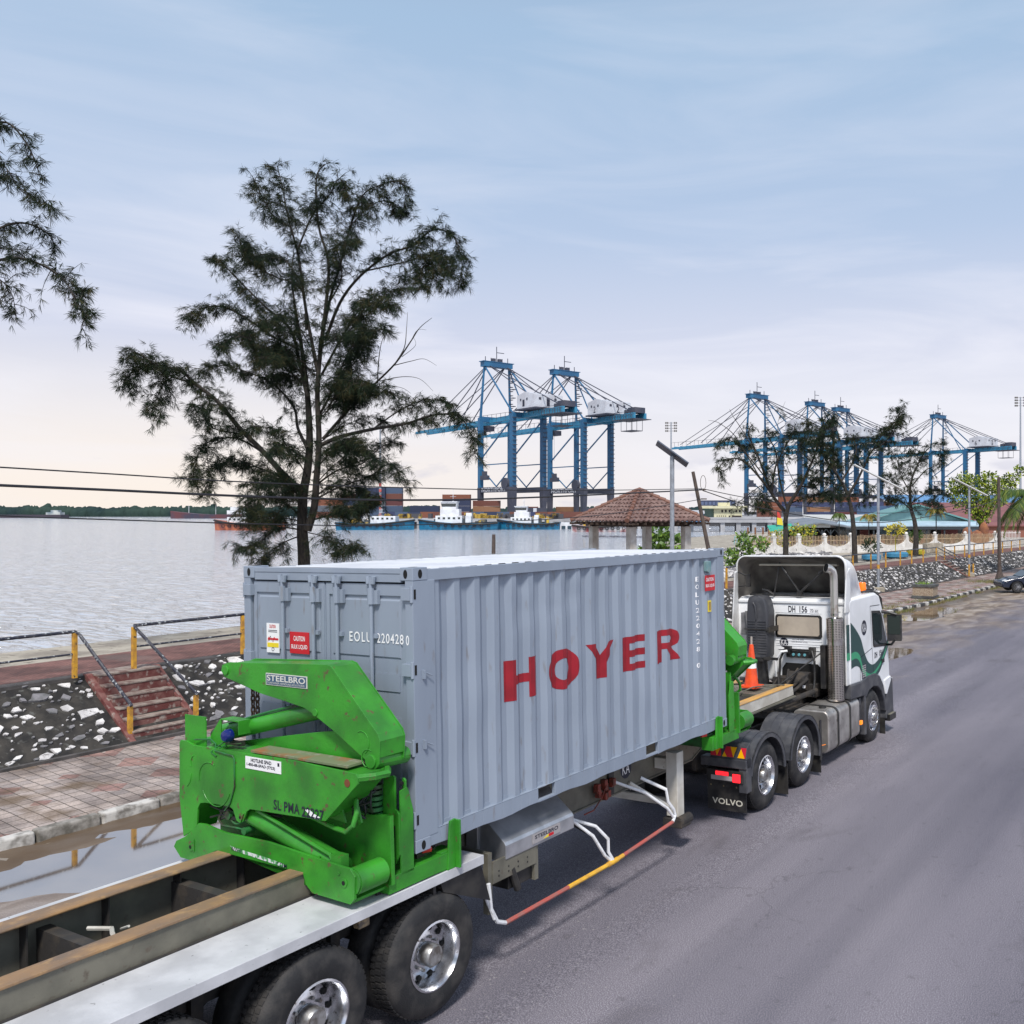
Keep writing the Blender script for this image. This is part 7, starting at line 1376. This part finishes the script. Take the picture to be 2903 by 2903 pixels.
# ================================================================ ship-to-shore cranes
blue=M('crane_blue',(.022,.135,.27),.5,c2=(.02,.10,.21),ns=.12); cgrey=M('crane_dark_grey',(.045,.05,.075),.6,c2=(.07,.07,.09),ns=.2); cwhite=M('crane_house_white',(.60,.62,.66),.5,c2=(.5,.5,.53),ns=.2); cbl=M('light_crane_blue',(.04,.23,.38),.5)
def crane(no):
    t=empty('quay_crane'); H=48.
    def bar(m,a,b,w,d=None): 
        a=Vector(a);b=Vector(b); m.tube([a,b],[w*.72,w*.72] if d is None else [w*.72,d*.72],4)
    for (x,y) in ((0,-8),(0,8),(28,-8),(28,8)):
        m=MB(); wl=1.3 if x==0 else 1.8; m.bb(x-wl*.8,x+wl*.8,y-.9,y+.9,15.5,H); m.mat(1); m.hexa([(x-.7,y-1.2,2.5),(x+.7,y-1.2,2.5),(x+.7,y+1.2,2.5),(x-.7,y+1.2,2.5),(x-wl,y-1,15.5),(x+wl,y-1,15.5),(x+wl,y+1,15.5),(x-wl,y+1,15.5)]); m.bb(x-.8,x+.8,y-3.5,y+3.5,0,2.2)
        if x>0:
            for k in range(16): m.bb(x+1.0,x+2.1,y-1,y+1,16+k*2,16.25+k*2)
        m.build('leg',[blue,cgrey],t)
    for y in (-8,8):
        m=MB(); m.bb(-1,29,y-.8,y+.8,13.2,15.6); m.mat(1); s=1; 
        m.build('portal_beam',[cgrey,blue],t)
        m=MB(); bar(m,(0,y,26),(28,y,26),.45); bar(m,(0,y,25),(14,y,15.8),.4); bar(m,(28,y,25),(14,y,15.8),.4); bar(m,(0,y,28.5),(27.5,y,46),.5); m.build('brace',blue,t)
        m=MB(); bar(m,(0,y,H),(1,y*.82,73),.9,.65); bar(m,(1,y*.82,72.5),(28,y,H),.55); bar(m,(1,y*.82,72),(15,y*.9,H+1),.45) if y>0 else None; m.build('a_frame',blue,t)
        for (x1,z1,rr) in ((-46,48,.24),(-28,48,.24),(-66,48,.2),(40,53,.22),(59,49,.26)):
            m=MB(); m.tube([(1,y*.6,73),(x1,y*.35,z1)],rr,4); m.build('stay',cgrey,t)
    m=MB(); m.bb(-1,3,-7.5,7.5,72,74.2); m.bb(-1.2,3.2,-8.2,8.2,74.2,74.5); m.mat(1)
    for (y,h) in ((-6,2.4),(-3,2),(3,2),(6,2.6),(0,7.5)): m.bb(.8,1.1,y-.12,y+.12,74.4,74.4+h)
    m.bb(.2,1.6,-2.5,-.8,74.5,76.2); m.bb(.2,1.6,.8,2.5,74.5,76.2); m.bb(.8,1,0,4,79,79.3); m.build('apex_platform',[blue,cgrey],t)
    for x in (0,28):
        m=MB(); m.bb(x-1,x+1,-8,8,46.2,48.6); m.build('top_beam',blue,t)
        m=MB(); m.bb(x-.9,x+.9,-8,8,2.6,6.2 if x else 4.4); m.build('sill_beam',cgrey,t)
    m=MB()
    for y in (-3.2,3.2): m.hexa([(-74,y-.6,45.2),(60,y-.6,46.5),(60,y+.6,46.5),(-74,y+.6,45.2),(-74,y-.6,46.4),(60,y-.6,49),(60,y+.6,49),(-74,y+.6,46.4)])
    for k in range(22): x=-72+k*6; m.bb(x,x+.5,-3,3,46.3,47); 
    m.mat(1)
    for k in range(34): x=-70+k*3.9; m.bb(x,x+.12,-4.6,-4.45,47,49.5)
    m.bb(-72,60,-4.6,-4.5,49.4,49.55); m.build('boom',[cbl,cgrey],t)
    m=MB(); m.bb(30.5,44,-7.5,7.5,49.6,55.4); m.prism([(30.5,55.4),(44,55.4),(37,56.8)],'y',-7.5,7.5); m.mat(1); m.bb(29.5,46,-8,8,49,49.6); 
    for q in (-5,-1,3): m.bb(44,44.1,q,q+1.2,53,54)
    for q in (33,38): m.bb(q,q+1,-7.6,-7.5,53,54)
    m.build('machinery_house',[cwhite,cgrey],t)
    m=MB(); m.bb(46,62,-5,5,46,46.3); m.bb(50,58,-3,3,41,41.3)
    for x in (50,54,58): bar(m,(x,-3,41),(x,-3,46),.15); bar(m,(x,3,41),(x,3,46),.15)
    for x in range(46,62,2): m.bb(x,x+.15,-5,-4.8,46,48.2); 
    m.bb(46,62,-5,-4.9,48.1,48.3); m.bb(55,60,-3,3,49,51.5); m.bb(51,54,-2,2,49,50.8); m.build('rear_platform',cgrey,t)
    m=MB(); m.bb(-12,-6,-3,3,42.8,45.2); m.bb(-14,-11,-1.5,1.5,41,43.5); m.tube([(-8,0,43),(-8,0,30)],.06,4); m.tube([(-11,0,43),(-11,0,30)],.06,4); m.build('trolley',cgrey,t)
    m=MB(); m.lathe([(2.6,-.7),(2.6,.7)],(22,-8.2,17),(0,1,0),16); m.build('cable_reel',cgrey,t); m=MB(); m.bb(2,8,-9.4,-8,19,21); m.bb(3,6,-9,-8,21,23) ; m.build('electrical_room',cgrey,t)
    m=MB()
    for k in range(14): z=18+k*4; m.bb(2.6,4.6,6.5,8.2,z if z<46 else z,z+.3); 
    for k in range(12): z=49+k*2; m.bb(2.5,4.2,5.5,7.0,z,z+.3)
    m.build('stair_tower',cgrey,t)
    m=MB(); text(m,'NORTHPORT',(2.5,-8.85,13.5),(21,0,0),(0,0,1.9),.02); m.build('port_name',cwhite,t,nrm=False)
    return t
GDIR=math.atan2((RV*.67+FV*-.74).y,(RV*.67+FV*-.74).x)
c0=crane(1); index_kids(c0); first=True
spots=[(1405,445.5,0,1,'nearest blue container crane, numbered 1, its boom reaching left over the tree'),(1597,471.7,0,2,'second blue container crane, numbered 2, right behind the nearest one'),(2143,567,-.02,3,'third blue crane, just right of the shelter lamp, with the longest visible boom'),(2307,606.7,-.02,0,'fourth blue crane, half hidden behind the dark forked tree'),(2380,640,0,4,'fifth blue crane with a narrow pointed top, numbered 4'),(2656,686,0,6,'rightmost blue crane, numbered 6, standing apart')]
for (u,Y,da,no,lab) in spots:
    t=c0 if first else copy_tree(c0); first=False
    c=cw(xu(u,Y),Y,.4); d=Vector((math.cos(GDIR+da),math.sin(GDIR+da),0)); q=Vector((-d.y,d.x,0))
    t.location=c; t.rotation_euler=(0,0,GDIR+da); tag(t,lab,'crane','blue container cranes on the quay')
    if no:
        m=MB(); text(m,str(no),(35,-7.56,50.4),(1.6,0,0),(0,0,3),.0); text(m,str(no),(44.15,-1,50.4),(0,1.6,0),(0,0,3),.0); m.build('house_number',blk,t,nrm=False)
        m=MB(); text(m,str(no),(29.2,7,17),(0,1.6,0),(0,0,3.2),.03); text(m,str(no),(28.95,2,3),(0,1.8,0),(0,0,3),.03); m.build('leg_number',cwhite,t,nrm=False)
for i in range(0): pass
g=random.Random(19); i=0
for uu in range(1020,1640,36):
    k=g.choice([0,2,1,3,5,4]); pcont(xu(uu,392),392,2.2,k,'%s container in the long low row behind the boats, place %d from the left'%(cn_[k],i+1)); i+=1
# floodlight masts
def mast(u,Y,vt,label,cat='floodlight mast',lights=True,stripes=False):
    b=cw(xu(u,Y),Y,2.2); t=empty('floodlight_mast' if lights else 'mast',b); tag(t,label,cat,'floodlight masts' if lights else None); h=vz(vt,Y)-2.2; k=Y/300
    m=MB(); m.tube([(0,0,0),(0,0,h)],[.42*k,.20*k],8); m.build('pole',galv,t,smooth=True)
    if lights:
        m=MB(); rt=Matrix.Rotation(YAW,3,'Z')
        for r_ in range(4):
            m.box(rt@Vector((0,0,h-.3-r_*.85*k)),(3.9*k,.1,.12),rot=rt)
            for c_ in (-3,-2,2,3): m.box(rt@Vector((c_*.55*k,-.2,h-.3-r_*.85*k)),(.42*k,.3,.55*k),rot=rt)
        m.build('lamp_bank',M('lamp_housing',(.12,.11,.10),.5),t)
    if stripes:
        m=MB()
        for q in range(6): m.lathe([(.47,0),(.47,1.1)],(0,0,1+q*2.2),(0,0,1),10)
        m.build('red_band',M('mast_red',(.5,.10,.08),.6),t)
mast(1902.5,300,1196,'tall thin floodlight mast rising just behind the tilted solar panel'); mast(2893,420,1125,'floodlight mast on the right edge of the sky'); mast(1078,350,1180,'tall grey mast with red bands at its foot, right of the big casuarina',cat='mast',lights=False,stripes=True)
# ================================================================ boats
thull=M('tug_blue_hull',(.012,.17,.31),.5,c2=(.01,.10,.19),ns=.5,c3=(.05,.05,.06),ns3=1.2,lo3=.6,hi3=.68); tdk=M('tug_dark_hull',(.02,.05,.075),.6); ww=M('boat_white',(.72,.74,.76),.45,c2=(.6,.6,.62),ns=.6)
def hull(m,L_,B_,h,zb,bowh,raise_=.25):
    n=14; S_=[]
    for i in range(n+1):
        f=i/n; x=-L_/2+L_*f; w=B_/2*(1-max(0,(f-.62)/.38)**2.2)*(.82+.18*min(1,f/.15)); top=h+bowh*max(0,(f-.45)/.55)**1.6+raise_*max(0,(.2-f)/.2)
        S_.append([(x+(f-.5)*.6,-w,top),(x,-w*.86,zb),(x,w*.86,zb),(x+(f-.5)*.6,w,top)])
    vs=[q for s in S_ for q in s]; fs=[]
    for i in range(n):
        o=4*i; fs+=[(o,o+1,o+5,o+4),(o+1,o+2,o+6,o+5),(o+2,o+3,o+7,o+6),(o+3,o,o+4,o+7)]
    fs+=[(0,1,2,3),(4*n+3,4*n+2,4*n+1,4*n)]; m.add(vs,fs); return S_
def tug(u0,u1,Y,label,flip=False,h=1.6,house=True,hm=thull,mastv=1392,s=1,wb=False):
    X=(xu(u0,Y)+xu(u1,Y))/2; L_=xu(u1,Y)-xu(u0,Y); t=empty('tug_boat',cw(X,Y,WZ),(0,0,YAW+(PI if flip else 0)+.05)); tag(t,label,'tug boat'); B_=L_*.30
    h+=.7; m=MB(); S_=hull(m,L_,B_,h,-.4,1.5,.5); m.build('hull',[hm],t)
    m=MB()
    for side in (0,3):
        pts=[Vector(q[side])+Vector((0,(-.2 if side==0 else .2),-.35)) for q in S_]; m.tube(pts,.28,7)
    m.build('fender',rubber,t)
    m=MB(); k=L_/27
    m.bb(-1.5*k,7.5*k,-2.6,2.6,h,h+2.6*k)
    if house: m.bb(-.5*k,6*k,-2.2,2.2,h+2.6*k,h+4.9*k)
    hs=m.build('deck_house',ww,t,bevel=.08)
    for q in range(5):
        m=MB(); 
        for sy in (-1,1): m.bb((-.9+q*1.7)*k,(-.1+q*1.7)*k,sy*2.6,sy*2.65,h+1.4*k,h+2.1*k)
        m.build('porthole_window',glass,hs)
    m=MB(); gq=random.Random(int(u0))
    for q in range(10): x=gq.uniform(-L_*.42,L_*.3); m.bb(x,x+gq.uniform(.6,2),-2.4,gq.uniform(-1,1.5),h-.1,h+gq.uniform(.5,1.8))
    m.build('deck_gear',M('deck_gear',(.06,.07,.08),.7,c2=(.45,.30,.06),ns=.35,lo=.5,hi=.6),t)
    m=MB()
    for q in range(9): x=-L_*.4+q*L_*.09; m.lathe([(.35,-.12),(.55,-.12),(.55,.12),(.35,.12)],(x,-B_*.5,h-.8),(0,1,0),12,full=False); m.lathe([(.35,-.12),(.55,-.12),(.55,.12),(.35,.12)],(x,B_*.5,h-.8),(0,1,0),12,full=False)
    m.build('tyre_fender_row',rubber,t)
    if house:
        m=MB(); m.prism([(.6*k,h+4.9*k),(5.2*k,h+4.9*k),(5.8*k,h+7.2*k),(.4*k,h+7.2*k)],'y',-1.9,1.9); wh=m.build('wheelhouse',ww,t,bevel=.05)
        m=MB(); m.prism([(.75*k,h+5.7*k),(5.5*k,h+5.7*k),(5.72*k,h+6.8*k),(.6*k,h+6.8*k)],'y',-1.94,1.94); m.build('window_band',glass,wh)
        m=MB(); m.bb(.2*k,6*k,-2.1,2.1,h+7.2*k,h+7.5*k); m.build('wheelhouse_roof',ww,wh)
    m=MB(); top=vz(mastv,Y)-WZ; m.tube([(2*k,0,h+4*k),(2*k,0,top)],[.16,.05],5)
    for zz in (.55,.68,.8): m.bb(1.9*k,2.1*k,-1.1,1.1,top*zz,top*zz+.1); m.tube([(1*k,0,top*zz),(3*k,0,top*zz)],.05,4)
    m.build('mast',ww,t)
    m=MB(); m.bb(-4.5*k,-2.6*k,-.9,.9,h,h+3.6*k); m.bb(-4.5*k,-2.6*k,1.2,2.2,h,h+2.6*k); m.mat(1); m.bb(-9*k,-8*k,-1,1,h,h+1.4); m.build('funnel',[ww,M('tug_yellow',(.6,.38,.04),.5)],t)
    return t
tug(1190,1412,333,'largest blue tug, with a white wheelhouse, left of the nearest crane legs',flip=True,mastv=1384); tug(1412,1585,338,'blue and dark tug with a small white bridge below the nearest crane',flip=True,mastv=1400); tug(962,1172,331,'long bright blue workboat right of the casuarina trunk',flip=False,mastv=1430,house=False)
tug(612,800,325,'orange-hulled barge half hidden behind the casuarina',flip=True,hm=M('orange_hull',(.50,.15,.07),.6,c2=(.2,.06,.05),ns=.4),mastv=1440,house=False)
tug(1625,1800,300,'maroon and white launch moored behind the shelter pillars',hm=M('maroon_hull',(.28,.05,.05),.5,c2=(.6,.6,.6),ns=.3),mastv=1460,house=False,h=1.2)
m=MB(); cbox(m,xu(1560,345),xu(1640,345),345,349,WZ,.9); m.mat(1)
for k in range(4): cbox(m,xu(1575+k*17,345),xu(1586+k*17,345),344.8,345,WZ,-.4)
single(m,'moored_barge',[ww,tdk],'plain white barge moored right of the second blue tug','barge')
def ship(u0,u1,Y,label,hm,up,masts,flip=False,house=None,hh=4):
    X=(xu(u0,Y)+xu(u1,Y))/2; L_=xu(u1,Y)-xu(u0,Y); t=empty('cargo_ship',cw(X,Y,WZ),(0,0,YAW+(PI if flip else 0))); tag(t,label,'ship'); m=MB(); hull(m,L_,L_*.16,hh,-.5,3.4); m.build('hull',hm,t)
    m=MB(); m.bb(-L_*.46,-L_*.30,-4,4,hh,hh+up*.55); m.bb(-L_*.44,-L_*.34,-3,3,hh+up*.55,hh+up); m.build('superstructure',ww,t); m=MB()
    for f in masts: m.tube([(L_*f,0,hh),(L_*f,0,hh+9)],.22,5)
    m.build('mast',ww,t)
ship(484,690,917,'small dark red and grey cargo ship anchored off the far shore, left of the casuarina',M('cargo_hull',(.05,.05,.08),.6,c2=(.13,.045,.05),ns=.06),7,(-.38,-.12,.25),flip=True)
ship(-40,170,1000,'low dark barge with a pale deckhouse at the far left of the water',M('barge_hull',(.05,.045,.06),.6),5,(-.4,),flip=False,hh=3) if 0 else None
Y=1000; t=empty('river_barge',cw(xu(60,Y),Y,WZ)); tag(t,'low dark barge with a pale deckhouse at the far left of the water','barge'); o=t.location.copy(); m=MB(lambda q:q-o); cbox(m,xu(-80,Y),xu(172,Y),Y,Y+14,WZ-1,WZ+3.4); m.build('hull',M('barge_hull',(.05,.04,.055),.6),t); m=MB(lambda q:q-o); cbox(m,xu(128,Y),xu(168,Y),Y+1,Y+9,WZ+3.4,WZ+6); cbox(m,xu(140,Y),xu(162,Y),Y+2,Y+7,WZ+6,WZ+8.2); m.build('deckhouse',M('pale_deckhouse',(.5,.52,.5),.6,c2=(.2,.25,.28),ns=.15),t)
# far wooded shore: one mass of trees
fm=M('far_forest',(.018,.035,.038),.9,c2=(.035,.060,.050),ns=.02,spec=.1); m=MB(); g=random.Random(77)
for (Xa,Xb,Yc,top_,st) in ((-1050,-330,1260,10.5,5.0),(-330,60,1500,10,6.0)):
    X=Xa
    while X<Xb:
        for row in range(2):
            hgt=top_*g.uniform(.78,1.08)+(3 if g.random()<.06 else 0)+1.6*noise.noise(Vector((X*.01,0,0)))*2; r_=g.uniform(4,8); c=cw(X,Yc+row*14,WZ)
            k=7; vs=[]
            for (fr,fz) in ((1,0),(1.15,.5),(.95,.8),(.5,1.0)):
                for j in range(k): a=2*PI*j/k+X; q=g.uniform(.85,1.15); vs.append((c.x+math.cos(a)*r_*fr*q,c.y+math.sin(a)*r_*fr*q,WZ+(hgt-WZ)*fz*q if fz else WZ))
            m.add(vs,[(i*k+j,i*k+(j+1)%k,(i+1)*k+(j+1)%k,(i+1)*k+j) for i in range(3) for j in range(k)]+[tuple(3*k+j for j in range(k))])
        X+=st*g.uniform(.6,1.2)
tag(m.build('far_forest',fm,smooth=True,auto=80),'dark blue-green wooded shoreline across the water','forest',kind='stuff')
# ================================================================ parked car
cb=M('dark_blue_car_paint',(.008,.015,.035),.15,spec=.8); car=empty('parked_car',cw(xu(2872,56)+1.45,56.2,-.06),(0,0,YAW)); tag(car,'dark blue saloon car entering at the right edge beside the striped kerb','car')
prf=[(-2.28,.30),(-2.30,.52),(-2.22,.68),(-1.5,.86),(-1.15,.90),(-.45,1.33),(.85,1.36),(1.55,.98),(2.15,.92),(2.25,.6),(2.2,.28),(1.78,.26),(1.72,.45),(1.55,.62),(1.35,.66),(1.15,.62),(.98,.45),(.92,.24),(-.98,.24),(-1.04,.45),(-1.2,.62),(-1.42,.66),(-1.62,.62),(-1.8,.45),(-1.86,.26)]
m=MB(); m.prism(prf,'y',-.84,.84); m.build('body',cb,car,bevel=.07,seg=3,smooth=True,auto=50)
for s in (-1,1):
    m=MB(); m.prism([(-1.0,.92),(-.42,1.27),(.15,1.29),(.15,.93)],'y',s*.845,s*.85); m.prism([(.22,.93),(.22,1.29),(.8,1.3),(1.3,1.0)],'y',s*.845,s*.85); m.build('side_window',glass,car)
for x in (-1.42,1.35):
    for s in (-1,1):
        m=MB(); m.lathe([(.19,.0),(.30,.01),(.325,-.04),(.325,-.18),(.2,-.2)],(x,s*.86,.33),(0,s,0),28); w=m.build('wheel',rubber,car,smooth=True)
        m=MB(); m.lathe([(.205,.0),(.195,.012),(.185,-.03)],(x,s*.86,.33),(0,s,0),28); 
        for k in range(9): a=2*PI*k/9; m.tube([(x,s*.86,.33),(x+.19*math.cos(a),s*.862,.33+.19*math.sin(a))],.016,5)
        m.mat(1); m.lathe([(.19,-.02),(0,-.02)],(x,s*.86,.33),(0,s,0),24); m.build('rim',[M('gunmetal_rim',(.28,.28,.29),.35,metal=.8),hole],w)
m=MB(); m.hexa([(-2.26,-.78,.58),(-2.02,-.855,.60),(-2.02,-.855,.74),(-2.2,-.74,.70),(-2.26,-.5,.58),(-2.02,-.5,.60),(-2.02,-.5,.77),(-2.2,-.5,.72)]); m.build('headlight',M('headlamp',(.6,.62,.62),.1),car,bevel=.02)
m=MB(); m.hexa([(-1.10,-.74,.93),(-1.10,.74,.93),(-.50,.66,1.31),(-.50,-.66,1.31),(-1.14,-.74,.93),(-1.14,.74,.93),(-.53,.66,1.33),(-.53,-.66,1.33)]); m.build('windscreen',glass,car)
m=MB(); m.bb(-.9,-.75,-.98,-.85,.95,1.07); m.build('wing_mirror',cb,car,bevel=.03)
